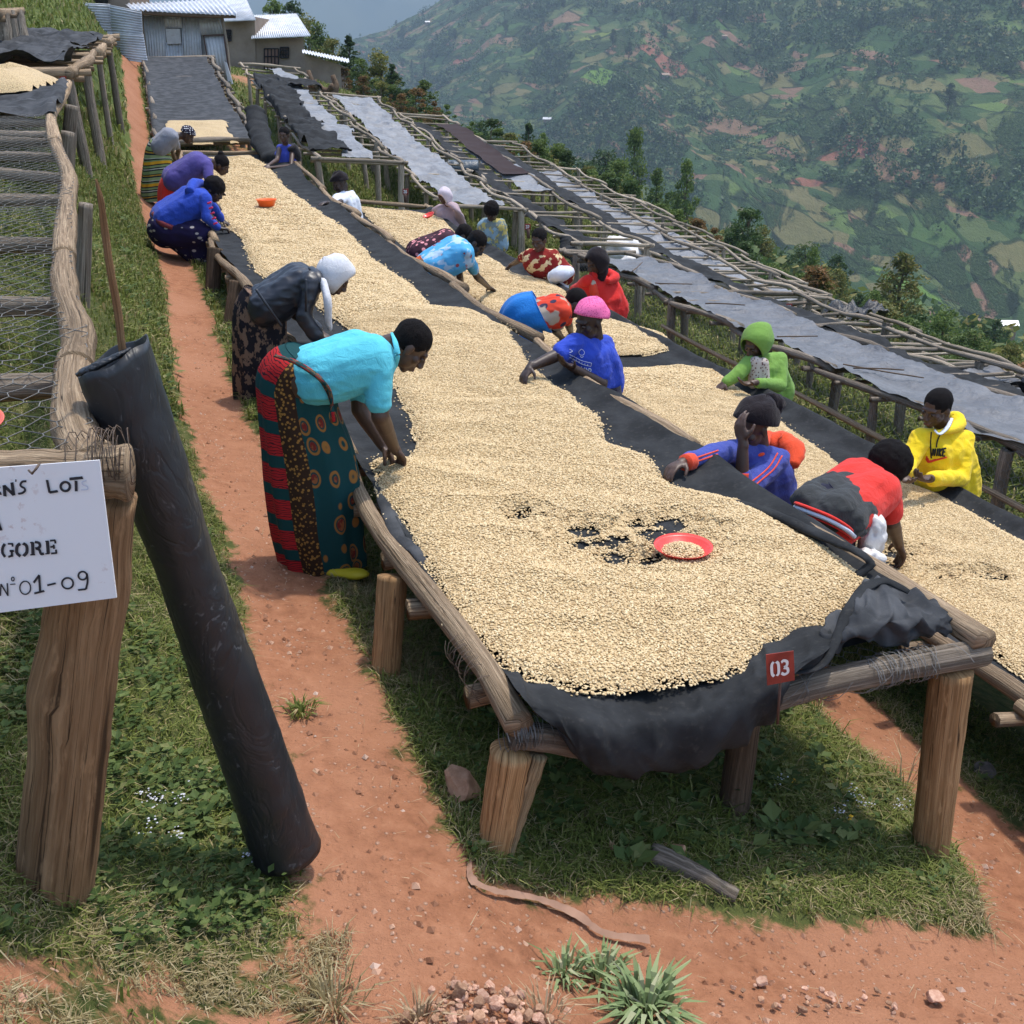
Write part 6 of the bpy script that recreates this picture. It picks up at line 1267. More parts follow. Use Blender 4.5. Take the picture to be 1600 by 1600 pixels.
def union(name, parts, vox, smooth=3, wr=0.0, wf=14, seed=0, off=np.zeros(3), mat=None, parent=None):
    V, F, U = join_parts(parts); me = mesh_tris('tmp', V-off, F); o = bpy.data.objects.new('tmp', me); COL.objects.link(o)
    m = o.modifiers.new('r', 'REMESH'); m.mode = 'VOXEL'; m.voxel_size = vox; m.use_smooth_shade = True
    m = o.modifiers.new('s', 'SMOOTH'); m.factor = .5; m.iterations = smooth
    dg = bpy.context.evaluated_depsgraph_get(); dg.update(); ev = o.evaluated_get(dg); new = bpy.data.meshes.new_from_object(ev); bpy.data.objects.remove(o); bpy.data.meshes.remove(me); new.name = name
    if wr:
        wr = wr*2.1; n = len(new.vertices); P = np.zeros(n*3); new.vertices.foreach_get('co', P); N = np.zeros(n*3); new.vertices.foreach_get('normal', N); P = P.reshape(-1, 3); N = N.reshape(-1, 3)
        h = noise3(P, wf, seed)*.6+(.5-np.abs(noise3(P*np.array([1, 1, .6]), wf*.8, seed+3))*2.6)*.55+(.5-np.abs(noise3(P*np.array([.7, 1, 1.3]), wf*2.1, seed+7))*2.4)*.28; P = P+N*(wr*h)[:, None]; new.vertices.foreach_set('co', P.ravel())
    new.polygons.foreach_set('use_smooth', np.ones(len(new.polygons), bool)); new.materials.clear(); new.update()
    return obj(name, new, mat, parent)
def frame(face, up):
    f = np.asarray(face, float); f = f/np.linalg.norm(f); u = np.asarray(up, float); u = u-f*(u@f); u /= np.linalg.norm(u); r = np.cross(f, u); return np.stack([r, f, u], 1)
def shell(c, Mx, R, axis, phi0, phi1, k=36, n=16, rough=.05, seed=0, point=0.0, sq=1.0):
    """part of an ellipsoid between two angles from an axis (head frame): hoods, caps, scarves"""
    ax = np.asarray(axis, float); ax /= np.linalg.norm(ax); ref = np.array([1.0, 0, 0]) if abs(ax[0]) < .8 else np.array([0, 0, 1.0]); A = np.cross(ax, ref); A /= np.linalg.norm(A); B_ = np.cross(ax, A)
    ph = np.radians(np.linspace(phi0, phi1, n)); th = np.arange(k)*2*pi/k; P, T_ = np.meshgrid(ph, th, indexing='ij')
    D_ = np.cos(P)[..., None]*ax+np.sin(P)[..., None]*(np.cos(T_)[..., None]*A+np.sin(T_)[..., None]*B_)
    r = 1+rough*fbm(P*4, np.cos(T_)*2+seed, seed, 3)+rough*.7*np.sin(T_*3+P*5)+point*np.clip(P/pi-.6, 0, 1)
    V = (D_*np.asarray(R))*r[..., None]; return (V.reshape(-1, 3)@Mx.T)+c, grid_faces(n, k, True)
SKIN = []
for i, c in enumerate(((.052, .028, .019), (.070, .037, .024), (.038, .021, .015))):
    M = MB('skin_%d' % i, .48, .45); n = M.noise(14, 4); M.col(M.mix(n, tuple(q*.85 for q in c), tuple(q*1.2 for q in c))); M.bump(M.noise(160, 3), .15, .002); SKIN.append(M.m)
M = MB('black_hair', .9, .15); M.col((.010, .008, .008)); M.bump(M.noise(190, 4, .8), 1.0, .01); MAT['hair'] = M.m
MAT['eye'] = plain('eye', (.085, .06, .05), .4); MAT['iris'] = plain('iris', (.01, .008, .007), .2); MAT['lip'] = plain('lips', (.13, .050, .042), .45); MAT['nail'] = plain('fingernail', (.22, .13, .10), .4)
def fabric(name, c, var=.18, rough=.85, extra=None):
    M = MB(name, rough, .15); n = M.noise(7, 4); base = M.mix(M.math('MULTIPLY', n, 1.0), tuple(q*(1-var) for q in c), tuple(min(1, q*(1+var)) for q in c))
    if extra: base = extra(M, base)
    M.col(base); M.bump(M.math('ADD', M.noise(22, 5, .6, None, 1.2), M.math('MULTIPLY', M.noise(260, 2), .2)), .6, .012); M.b.inputs['Sheen Weight'].default_value = .1; return M.m
def hand_parts(w, d, pn, curl=.5, s=1.0, side=1, open_=False):
    d = np.asarray(d, float); d = d/np.linalg.norm(d); pn = np.asarray(pn, float); pn = pn-d*(pn@d); pn /= np.linalg.norm(pn); x = np.cross(d, pn)*side; out = []
    w = np.asarray(w, float); c = w+d*.045*s
    out.append(ellipsoid(c, (.040*s, .052*s, .017*s), np.stack([x, d, pn], 1))); out.append(capsule(w-d*.02*s, w+d*.02*s, .025*s, .024*s))
    for i, (o_, L) in enumerate(((-.029, .85), (-.010, 1.0), (.010, .95), (.028, .75))):
        p = w+d*(.082-.006*abs(i-1.3))*s+x*o_*s; a = curl*.5; dd = d
        for j, l in enumerate((.036, .027, .020)):
            a = curl*(.55+.5*j)+.08*i*curl; dd = d*cos(a)+pn*sin(a)+x*o_*1.2; dd /= np.linalg.norm(dd); q = p+dd*l*L*s; out.append(capsule(p, q, (.0098-.001*j)*s, (.0090-.001*j)*s, 8)); p = q
    p = w+d*.022*s-x*.030*s; t1 = (-x*.75+d*.6+pn*.45); t1 /= np.linalg.norm(t1); q = p+t1*.036*s; out.append(capsule(p, q, .013*s, .0105*s, 8)); t2 = (-x*.25+d*.8+pn*.6); t2 /= np.linalg.norm(t2); out.append(capsule(q, q+t2*.030*s, .0105*s, .0085*s, 8))
    return out
def loft(rings, k=40, n=30, folds=(.085, 9), seed=0, D=0):
    """rings: (px, py, D, half width px, depth ratio, tilt deg)"""
    a_, b_, c_, h_, r_, t_ = rings[0]; rings = [(a_, b_, c_, h_*.08, r_, t_), (a_, b_, c_, h_*.93, r_, t_)]+list(rings)
    R_ = np.array([(*PD(a, b, c), hw*np.linalg.norm(PD(a+1, b, c)-PD(a, b, c)), ra, tl) for a, b, c, hw, ra, tl in rings]); Q = catmull(R_, n); th = np.arange(k)*2*pi/k; t = np.linspace(0, 1, n)
    P, T_ = np.meshgrid(t, th, indexing='ij'); f = 1+folds[0]*P*np.sin(T_*folds[1]+seed+P*2)+folds[0]*.6*fbm(np.cos(T_)*2.5, P*3+np.sin(T_)*2, seed, 3)
    cx = np.cos(T_)*Q[:, 3:4]*f; cy = np.sin(T_)*Q[:, 3:4]*Q[:, 4:5]*f; tl = np.radians(Q[:, 5:6])
    V = np.stack([Q[:, 0:1]+cx*np.cos(tl), Q[:, 1:2]-cy, Q[:, 2:3]-cx*np.sin(tl)], -1); L = np.concatenate([[0], np.cumsum(np.linalg.norm(np.diff(Q[:, :3], axis=0), axis=1))])
    U = np.stack([np.broadcast_to(T_/(2*pi), P.shape), np.broadcast_to(L[:, None], P.shape)], -1)
    return V.reshape(-1, 3), grid_faces(n, k, True), U.reshape(-1, 2)
def loft_obj(name, rings, mat, parent, off, **kw):
    V, F, U = loft(rings, **kw); k = kw.get('k', 40)
    me = mesh_np(name, V-off, F, uv=U); 
    # a seam free wrap: give the last column its own coordinate
    l = me.uv_layers[0]; uvs = np.zeros(len(me.loops)*2, np.float32); l.data.foreach_get('uv', uvs); uvs = uvs.reshape(-1, 4, 2); m = (uvs[:, :, 0].max(1)-uvs[:, :, 0].min(1)) > .5; x = uvs[m]; x[..., 0] = np.where(x[..., 0] < .5, x[..., 0]+1, x[..., 0]); uvs[m] = x; l.data.foreach_set('uv', uvs.ravel())
    return obj(name, me, mat, parent)
SURF = None
def person(label, D, head, neck, sh, chest, pelvis, arms, top, skin=1, hair='short', vox=.009, base=None, lower=None, legs=None, tr=.105, hips=.10, sleeve='short', hem=None, head_extra=None, lowmat=None, wr=.006, cat='person', tw=.085, tcut=0.0, bed_s=None, group='women and men sorting coffee'):
    J = lambda p: PD(p[0], p[1], D+(p[2] if len(p) > 2 else 0))
    pel = J(pelvis); g = zs(pel[0], pel[1]); o = empty('person', (pel[0], pel[1], g), label, cat, group); off = np.array(o.location)
    hp, hy, hd, hs, face, up = head; hc = J((hp, hy, hd)); Mx = frame(face, up); H = lambda x, y, z: hc+Mx@(np.array([x, y, z])*hs)
    nk = J(neck); A, Bs = J(sh[0]), J(sh[1]); ch = J(chest); lat = (Bs-A)/np.linalg.norm(Bs-A); sk = SKIN[skin]
    b = [ellipsoid(H(0, -.012, .03), np.array([.073, .090, .080])*hs, Mx), ellipsoid(H(0, .020, -.032), np.array([.057, .066, .074])*hs, Mx), ellipsoid(H(0, .058, -.090), np.array([.024, .020, .019])*hs, Mx),
         capsule(H(0, .084, .012), H(0, .104, -.026), .009*hs, .013*hs, 8), ellipsoid(H(0, .098, -.032), np.array([.021, .014, .010])*hs, Mx), ellipsoid(H(0, .080, -.058), np.array([.025, .017, .009])*hs, Mx), ellipsoid(H(0, .078, -.071), np.array([.024, .016, .009])*hs, Mx),
         ellipsoid(H(0, .070, .026), np.array([.050, .020, .012])*hs, Mx), ellipsoid(H(.040, .052, -.018), np.array([.022, .022, .020])*hs, Mx), ellipsoid(H(-.040, .052, -.018), np.array([.022, .022, .020])*hs, Mx),
         ellipsoid(H(.074, -.008, -.008), np.array([.009, .019, .031])*hs, Mx), ellipsoid(H(-.074, -.008, -.008), np.array([.009, .019, .031])*hs, Mx), capsule(H(0, -.030, -.05), nk, .050*hs, .053), capsule(nk, (A+Bs)/2*.6+nk*.4, .055, .06), capsule(A, Bs, .045, .045)]
    for s in (-1, 0, 1): b.append(capsule(pel+lat*s*(tw-.02), ch+lat*s*(tw-.02), hips*.85, tr*.85))
    hands = []
    fixed = []
    for arm in arms:                      # palms that face down rest on the coffee
        arm = list(arm)
        if bed_s is not None:
            Dn = D+arm[2][2]; Ds = PS(arm[2][0], arm[2][1], bed_s)[0][1]-.03; down = len(arm) < 4 or arm[3][2] < -.5
            dlt = (Ds-Dn) if down else min(0, Ds-.08-Dn)
            arm[2] = (arm[2][0], arm[2][1], arm[2][2]+dlt); arm[1] = (arm[1][0], arm[1][1], arm[1][2]+dlt*.9); arm[0] = (arm[0][0], arm[0][1], arm[0][2]+dlt*.35)
        fixed.append(arm)
    arms = fixed
    for i, (S_, arm) in enumerate(zip((A, Bs), arms)):
        el, wr_, hd_ = J(arm[0]), J(arm[1]), J(arm[2]); pn = arm[3] if len(arm) > 3 else (0, 0, -1); cu = arm[4] if len(arm) > 4 else .6; hsz = arm[5] if len(arm) > 5 else 1.0
        b += [capsule(S_, el, .046, .038), capsule(el, el+(wr_-el)*.35, .039, .037), capsule(el+(wr_-el)*.3, wr_, .037, .025)]; hands += hand_parts(wr_, hd_-wr_, pn, cu, hsz, 1 if i else -1)
    if vox <= .0095: b += hands
    else: b += hands
    if legs:
        for hk, kn, an, to in legs:
            hk, kn, an, to = map(J, (hk, kn, an, to)); b += [capsule(hk, kn, .085, .06), capsule(kn, an, .058, .038), capsule(an, to, .035, .025)]
    body = union('body', b, vox*.72, 2, off=off, mat=sk, parent=o)
    for s in (-1, 1):
        e = ellipsoid(H(.030*s, .0755, .004)-off, np.array([.0135, .009, .0075])*hs, Mx, 10); eo = obj('eye', mesh_tris('eye', *e), MAT['eye'], o)
        e = ellipsoid(H(.030*s, .0825, .001)-off, np.array([.0065, .004, .0065])*hs, Mx, 8); obj('iris', mesh_tris('iris', *e), MAT['iris'], eo)
    e = ellipsoid(H(0, .0905, -.0645)-off, np.array([.022, .0075, .009])*hs, Mx, 12); obj('lips', mesh_tris('lips', *e), MAT['lip'], o)
    if hair in ('short', 'afro', 'bun', 'cap'):
        k = {'short': 1.0, 'afro': 1.22, 'bun': 1.04, 'cap': 1.0}[hair]
        hp_ = [ellipsoid(H(0, -.020, .038), np.array([.080, .094, .084])*hs*k, Mx), ellipsoid(H(0, -.045, -.005), np.array([.066, .056, .066])*hs*k, Mx)]
        if hair == 'bun': hp_.append(ellipsoid(H(0, -.07, .11), np.array([.04, .042, .035])*hs, Mx))
        ho_ = union('hair', hp_, .0075, 1, .0035 if hair == 'afro' else .0012, 40, 3, off, MAT['hair'], o)
    # clothes
    t = [capsule(A, Bs, .062, .062)]; pt = pel+(ch-pel)*tcut
    for s in (-1, 0, 1): t.append(capsule(pt+lat*s*tw, ch+lat*s*tw, hips, tr))
    t.append(capsule(ch, (A+Bs)/2, tr*.8, .07)); t.append(capsule((A+Bs)/2, nk*.55+(A+Bs)/2*.45, .070, .060))
    cuffs = []
    for S_, arm in zip((A, Bs), arms):
        el, wr_ = J(arm[0]), J(arm[1])
        if sleeve == 'short': t.append(capsule(S_, S_+(el-S_)*.58, .066, .060)); t.append(capsule(S_+(el-S_)*.3, S_+(el-S_)*.72, .062, .058))
        elif sleeve == 'long': t += [capsule(S_, el, .066, .056), capsule(el, el+(wr_-el)*(arm[6] if len(arm) > 6 else .85), .056, .043)]
        elif sleeve == 'half': t += [capsule(S_, el, .062, .050), capsule(el, el+(wr_-el)*.35, .050, .048)]
    tp = union('top', t, vox, 4, wr, 11, int(D*10) % 17, off, top, o)
    if lower: loft_obj('skirt', lower, lowmat, o, off, seed=D)
    else:
        z0 = pel[2]; hw = .15/mpp(D, 800)*1.0
        P0_ = pel; g_ = np.array([pel[0], pel[1], g+.12]); n = 16; th = np.arange(30)*2*pi/30; tt2 = np.linspace(0, 1, n)[:, None]; r = .145+.05*np.sin(tt2*pi*.7); c = P0_*(1-tt2)+g_*tt2
        V = np.stack([c[:, 0:1]+r*np.cos(th)*(1+.04*np.sin(th*7)*tt2), c[:, 1:2]+.8*r*np.sin(th), np.repeat(c[:, 2:3], 30, 1)], -1).reshape(-1, 3)-off
        obj('skirt', mesh_np('skirt', V, grid_faces(n, 30, True)), lowmat or fabric('plain_skirt', (.06, .05, .06)), o)
        for s in (-1, 1): f = capsule(g_-off+lat*s*.08+[0, -.02, -.10], g_-off+lat*s*.08+[0, -.15, -.11], .035, .03); obj('foot', mesh_tris('foot', *f), sk, o)
    if head_extra: head_extra(o, off, H, Mx, hs, J, hc)
    return o, off, H, Mx, J, lat
def shell_part(name, o, off, H, Mx, hs, c, R, axis, p0, p1, mat, thick=.006, **kw):
    V, F = shell(H(*c), Mx, np.array(R)*hs, axis, p0, p1, **kw); ob = obj(name, mesh_np(name, V-off, F), mat, o); m = ob.modifiers.new('t', 'SOLIDIFY'); m.thickness = thick; return ob
def strip_tube(name, o, off, pts, r, mat, n=24, flat=1.0, rough=.15, seed=0, k=10):
    V, F, U = tube(catmull(pts, n)-off, np.interp(np.linspace(0, 1, n), np.linspace(0, 1, len(np.atleast_1d(r))), np.atleast_1d(r)) if np.size(r) > 1 else r, k, True, rough, seed, flat); return obj(name, mesh_tris(name, V, F, True, U), mat, o)

z3_ = lambda u, v: z3(u, v)+.055
z4_ = lambda u, v: z4(u, v)+.055
def person_on(b, *a, **k): return person(*a, bed_s=b, **k)
# --- fabrics
C_ = {}
C_['cyan'] = fabric('turquoise_cotton', (.10, .50, .60), .08)
def stripes_bands(M, base): return base
def kitenge():
    M = MB('banded_wrap_cloth', .85, .15); uv = M.sep(M.tc.outputs['UV']); U, V = uv[0], uv[1]
    fr = lambda f: M.math('FRACT', f)
    band = fr(M.math('ADD', M.math('MULTIPLY', V, 6.9), .15)); n = M.noise(30, 4); n2 = M.vor(60); vn = M.comb(M.math('MULTIPLY', U, 6), M.math('MULTIPLY', V, 9)); w = M.n('TexWave', wave_type='BANDS', bands_direction='Y'); w.inputs['Scale'].default_value = 3; w.inputs['Distortion'].default_value = 9; w.inputs['Detail'].default_value = 2; M.nt.links.new(vn, w.inputs['Vector'])
    red = M.mix(M.step(w.outputs[0], .80, .88), (.40, .018, .020), (.05, .01, .015)); red = M.mix(M.math('MULTIPLY', M.step(M.math('ABSOLUTE', M.math('SUBTRACT', band, .68)), .30, .33), 1), red, (.06, .02, .02))
    teal = (.008, .048, .050); left = M.mix(M.math('GREATER_THAN', band, .36), teal, red)
    brown = M.mix(M.step(n2, .28, .42), (.30, .15, .035), (.035, .018, .010)); mid = brown
    ov = M.math('FRACT', M.math('MULTIPLY', V, 7.2)); q = M.math('POWER', M.math('ABSOLUTE', M.math('SUBTRACT', ov, .5)), 2); cell = M.vor(10.5, 'F1', M.comb(M.math('MULTIPLY', U, 1.5), M.math('MULTIPLY', V, .8)), 0, .45)
    rt = M.mix(M.step(M.math('ABSOLUTE', M.math('SUBTRACT', cell, .34)), .06, .03), M.mix(M.step(cell, .26, .22), teal, M.mix(M.step(n, .45, .55), (.16, .02, .015), (.26, .09, .03))), (.27, .12, .03))
    # camera side of the skirt is U about .55-.98 (right to left)
    def band_mask(a, b): return M.math('MULTIPLY', M.math('GREATER_THAN', U, a), M.math('LESS_THAN', U, b))
    c = M.mix(band_mask(.228, .316), rt, mid); c = M.mix(band_mask(.316, .75), c, left)
    cc = M.mix(M.math('GREATER_THAN', U, 1.0), c, left)
    M.col(cc); M.bump(M.noise(30, 4), .3, .006); return M
KM = kitenge(); C_['kitenge'] = KM.m
def printed(name, base, spots, scale=20, thr=(.30, .36), mode='vor', stretch=(1, 1, 1), c3=None, rough=.85, rnd=1.0):
    M = MB(name, rough, .15); v = M.map('Object', stretch)
    f = M.vor(scale, 'F1', v, 0, rnd) if mode == 'vor' else M.noise(scale, 3, .6, v)
    c = M.mix(M.step(f, thr[1], thr[0]) if mode == 'vor' else M.step(f, thr[0], thr[1]), base, spots)
    if c3: c = M.mix(M.step(M.noise(scale*.45, 3, .6, v), .52, .56), c, c3)
    M.col(c); M.bump(M.noise(26, 4), .3, .006); return M.m
C_['leaf_skirt'] = printed('brown_leaf_print', (.016, .014, .018), (.19, .12, .08), 22, (.50, .56), 'noise', (1, 1, .7)); C_['leather'] = MB('black_leather', .42, .5).col((.017, .019, .026)).m
C_['white_scarf'] = fabric('white_scarf', (.62, .62, .64), .06); C_['grey_t'] = fabric('grey_tshirt', (.23, .24, .28)); C_['purple'] = fabric('violet_jersey', (.075, .060, .23)); C_['red'] = fabric('red_cotton', (.62, .035, .025), .1); C_['royal'] = fabric('royal_blue_fleece', (.022, .062, .40))
C_['yellow'] = fabric('yellow_fleece', (.80, .56, .015), .08); C_['green'] = fabric('lime_fleece', (.17, .31, .06), .1); C_['tshirt_blue'] = fabric('blue_tshirt', (.028, .065, .44), .1); C_['white'] = fabric('white_tshirt', (.62, .66, .74), .05); C_['black'] = fabric('black_cloth', (.018, .016, .018)); C_['navy'] = fabric('navy_trousers', (.014, .014, .030)); C_['grey_sw'] = fabric('charcoal_sweater', (.038, .040, .040)); C_['track'] = fabric('blue_tracksuit', (.050, .070, .30)); C_['orange'] = fabric('orange_red_hood', (.70, .075, .025)); C_['bluewrap'] = fabric('bright_blue_wrap', (.015, .17, .52)); C_['pinkw'] = printed('pink_head_wrap', (.80, .16, .36), (.55, .07, .22), 90, (.3, .4)); C_['redhood'] = fabric('red_hoodie', (.58, .022, .018)); C_['pinkish'] = fabric('dusty_pink', (.42, .31, .33)); C_['violet'] = fabric('blue_violet', (.05, .07, .36)); C_['cap_dots'] = printed('dotted_cap', (.02, .016, .03), (.70, .70, .72), 38, (.30, .36), 'vor', (1, 1, 1), None, .85, .1); C_['beanie'] = fabric('dark_knit', (.012, .008, .010))
def striped_skirt():
    M = MB('striped_wrap', .85, .15); uv = M.sep(M.tc.outputs['UV']); v = M.math('ADD', uv[1], M.math('MULTIPLY', M.math('SINE', M.math('MULTIPLY', uv[0], 12)), .012)); f = M.math('FRACT', M.math('MULTIPLY', v, 3.2))
    M.col(M.ramp(f, [(0, (.62, .33, .02)), (.13, (.02, .025, .03)), (.18, (.22, .30, .13)), (.27, (.01, .012, .02)), (.32, (.45, .48, .42)), (.36, (.015, .02, .03)), (.42, (.20, .28, .12)), (.56, (.01, .012, .02)), (.6, (.42, .25, .03)), (.65, (.015, .02, .03)), (.72, (.24, .32, .15)), (.84, (.4, .44, .38)), (.88, (.012, .015, .02)), (.94, (.2, .27, .12))], 'CONSTANT')); return M.m
C_['striped'] = striped_skirt(); C_['navy_shell'] = printed('navy_print_skirt', (.014, .010, .045), (.42, .38, .36), 10, (.22, .27), 'vor', (1, 1, 1.7)); C_['blueprint'] = printed('blue_geometric_print', (.09, .36, .62), (.30, .07, .08), 11, (.22, .25), 'vor', (1, 1, 1), (.38, .52, .66)); C_['pinkprint'] = printed('pink_dark_print', (.05, .02, .03), (.70, .28, .30), 16, (.30, .34), 'vor', (1, 1, 1)); C_['maroon'] = printed('maroon_floral_print', (.24, .022, .018), (.72, .55, .30), 12, (.52, .56), 'noise'); C_['greenprint'] = printed('green_patterned_blouse', (.16, .20, .19), (.42, .36, .12), 14, (.50, .54), 'noise', (1, 1, 1), (.22, .33, .40)); C_['redprint'] = printed('red_ringed_print', (.55, .05, .025), (.035, .03, .06), 9, (.32, .36), 'vor', (1, 1, 1), (.40, .32, .24)); C_['speckle'] = printed('cream_spotted_vest', (.50, .43, .37), (.14, .07, .06), 48, (.30, .34))

# 1 turquoise shirt, wrap skirt, bent over the bed
o, off, H, Mx, J, lat = person_on(z3_, 'woman in a turquoise shirt and long banded wrap skirt bending over the near bed', 4.13, (641, 541, .12, .93, (.62, .10, -.78), (.80, .12, .60)), (614, 540, .10), ((590, 566, -.03), (560, 552, .25)), (566, 562, .08), (476, 590, 0),
    [((594, 650, -.10), (616, 700, .10), (636, 726, .16), (-.3, 0, -1), .9), ((562, 640, .22), (596, 694, .26), (617, 721, .28), (-.3, 0, -1), .9)], C_['cyan'], 1, 'short', .008, lower=[(486, 562, 4.15, 46, .9, 34), (474, 576, 4.12, 56, .88, 31), (463, 602, 4.12, 62, .80, 16), (468, 645, 4.12, 63, .78, 6), (481, 702, 4.12, 70, .72, 0), (490, 760, 4.12, 73, .70, 0), (496, 820, 4.12, 70, .70, 0), (503, 862, 4.12, 67, .68, 0), (506, 884, 4.12, 64, .66, -3)], lowmat=C_['kitenge'], tr=.120, hips=.118, tw=.088, wr=.007, tcut=.16)
n_ = PD(607, 540, 4.22); strip_tube('collar', o, off, [PD(612, 520, 4.22), PD(618, 536, 4.13), PD(621, 556, 4.10), PD(618, 574, 4.14)], (.006, .011, .012, .008), C_['cyan'], flat=.5)
strip_tube('waist_knot', o, off, [PD(430, 556, 4.0), PD(462, 566, 3.96), PD(498, 590, 3.93), PD(516, 618, 3.96), PD(520, 660, 3.96)], (.010, .014, .016, .015, .010), C_['kitenge'], flat=.6)
for (a, b) in (((505, 890, 4.05), (575, 898, 3.96)), ((492, 868, 4.25), (540, 880, 4.2))):
    P = catmull([PD(*a), (PD(*a)+PD(*b))/2+[0, 0, -.004], PD(*b)], 14); V, F, U = tube(P-off, [.022, .034, .038, .039, .038, .036, .035, .036, .038, .040, .040, .036, .026, .012], 14, True, .02, 1, .55); obj('shoe', mesh_tris('shoe', V, F, True, U), plain('yellow_shoe', (.50, .40, .02), .5), o)
# 2 leather jacket, white scarf
def scarf2(o, off, H, Mx, hs, J, hc):
    shell_part('headscarf', o, off, H, Mx, hs, (0, -.012, .012), (.100, .118, .128), (0, 1, -.12), 46, 178, C_['white_scarf'], rough=.05, seed=3)
    strip_tube('scarf_tail', o, off, [PD(505, 440, 6.5), PD(512, 470, 6.42), PD(513, 500, 6.45), PD(516, 512, 6.5)], (.05, .05, .045, .03), C_['white_scarf'], flat=.5)
LJ = person_on(z3_, 'woman in a black leather jacket, white headscarf and brown leaf print skirt', 6.6, (524, 432, .05, .98, (.72, -.05, -.70), (.70, .1, .70)), (500, 440, .05), ((484, 438, -.12), (470, 428, .2)), (466, 446, .05), (414, 478, 0),
    [((476, 492, -.1), (497, 530, .05), (510, 545, .1), (0, 0, -1), .8), ((462, 488, .2), (500, 520, .3), (515, 530, .3), (0, 0, -1), .8)], C_['leather'], 1, None, .011, lower=[(414, 466, 6.6, 36, .8, 30), (407, 486, 6.6, 40, .8, 10), (406, 520, 6.6, 40, .8, 0), (408, 570, 6.6, 42, .75, 0), (406, 605, 6.6, 40, .75, 0), (404, 634, 6.6, 36, .75, 0)], lowmat=C_['leaf_skirt'], sleeve='long', tr=.135, hips=.13, wr=.010, head_extra=scarf2)[:2]
strip_tube('jacket_collar', *LJ, [PD(486, 418, 6.62), PD(496, 428, 6.5), PD(500, 444, 6.46), PD(498, 456, 6.5)], (.02, .03, .03, .018), C_['leather'], flat=.5)
for a, b in (((400, 452), (440, 510)), ((478, 436), (478, 486))): strip_tube('jacket_seam', *LJ, [PD(*a, 6.32), (PD(*a, 6.30)+PD(*b, 6.30))/2, PD(*b, 6.34)], .008, C_['leather'])
# 3 striped skirt
def cap3(o, off, H, Mx, hs, J, hc): shell_part('cap', o, off, H, Mx, hs, (0, -.012, .03), (.088, .104, .095), (0, -.35, 1), 0, 92, C_['cap_dots'], seed=2)
person_on(z3_, 'woman in grey T-shirt, dotted cap and striped wrap, farthest on the left path', 15.6, (293, 211, .1, 1.0, (.75, -.05, -.66), (.66, 0, .75)), (281, 212, .1), ((272, 215, -.12), (268, 211, .2)), (264, 214, .0), (250, 228, 0),
    [((268, 236, -.1), (274, 252, .1), (279, 258, .2)), ((279, 234, .2), (276, 250, .3), (281, 257, .3))], C_['grey_t'], 0, None, .018, lower=[(256, 222, 15.6, 14, .9, 40), (248, 232, 15.6, 18, .9, 20), (246, 250, 15.6, 21, .85, 0), (245, 272, 15.6, 22, .8, 0), (242, 295, 15.6, 21, .8, 0), (240, 314, 15.6, 19, .8, 0)], lowmat=C_['striped'], tr=.13, hips=.14, head_extra=cap3)
# 4 violet top, red skirt
person_on(z3_, 'woman in a violet top and red skirt bending beside the bed, middle of three', 13.6, (346, 258, .2, 1.05, (.80, -.05, -.60), (.6, 0, .8)), (331, 254, .15), ((325, 258, -.1), (318, 250, .25)), (308, 257, .05), (272, 280, 0),
    [((326, 288, -.05), (336, 318, .1), (349, 330, .15)), ((330, 280, .3), (345, 300, .4), (352, 306, .4))], C_['purple'], 2, 'bun', .016, lower=[(280, 276, 13.6, 19, .9, 35), (271, 290, 13.6, 21, .9, 10), (270, 310, 13.6, 22, .85, 0), (272, 340, 13.6, 20, .8, 0), (272, 362, 13.6, 18, .8, 0)], lowmat=C_['red'], tr=.15, hips=.15, tw=.10)
# 5 royal blue hoodie, crouching
o, off, H, Mx, J, lat = person_on(z3_, 'woman crouching in a royal blue hooded top and navy shell print skirt', 11.7, (335, 297, .15, 1.08, (.80, -.2, -.56), (.50, .1, .86)), (316, 300, .1), ((322, 310, -.14), (312, 300, .2)), (303, 315, .05), (262, 342, 0),
    [((322, 340, -.2), (342, 357, .0), (364, 358, .1), (0, 0, -1), 1.0, 1.1), ((334, 325, .3), (348, 345, .4), (356, 350, .4))], C_['royal'], 2, 'afro', .014, lower=[(258, 352, 11.7, 18, .9, 20), (258, 358, 11.7, 20, .9, 0), (262, 364, 11.7, 18, .9, 0)], lowmat=C_['navy_shell'], sleeve='long', tr=.17, hips=.175, tw=.11)
union('crouched_skirt', [ellipsoid(PD(258, 360, 11.7), (.21, .22, .19)), capsule(PD(258, 360, 11.6), PD(312, 366, 11.55), .19, .15), capsule(PD(258, 362, 11.9), PD(312, 366, 11.85), .18, .14), capsule(PD(312, 370, 11.55), PD(314, 404, 11.6), .13, .12), capsule(PD(308, 370, 11.8), PD(318, 404, 11.75), .13, .12), capsule(PD(280, 372, 11.65), PD(305, 398, 11.65), .15, .12)], .016, 4, .012, 8, 3, off, C_['navy_shell'], o)
for a in (11.5, 11.8): f = capsule(PD(318, 418, a)-off, PD(334, 424, a-.05)-off, .04, .03); obj('foot', mesh_tris('foot', *f), SKIN[1], o)
strip_tube('hood', o, off, [PD(296, 300, 11.55), PD(303, 288, 11.75), PD(315, 287, 11.9)], (.05, .065, .05), C_['royal'])
strip_tube('waistband', o, off, [PD(240, 334, 11.6), PD(252, 348, 11.46), PD(270, 356, 11.44)], (.03, .035, .03), fabric('maroon_band', (.16, .03, .04)))
for k in range(5): strip_tube('sleeve_stripe', o, off, [PD(324+k*2.4, 318+k*8, 11.43), PD(330+k*2.4, 316+k*8, 11.43)], .010, fabric('pink_stripe', (.60, .04, .12)), 6)
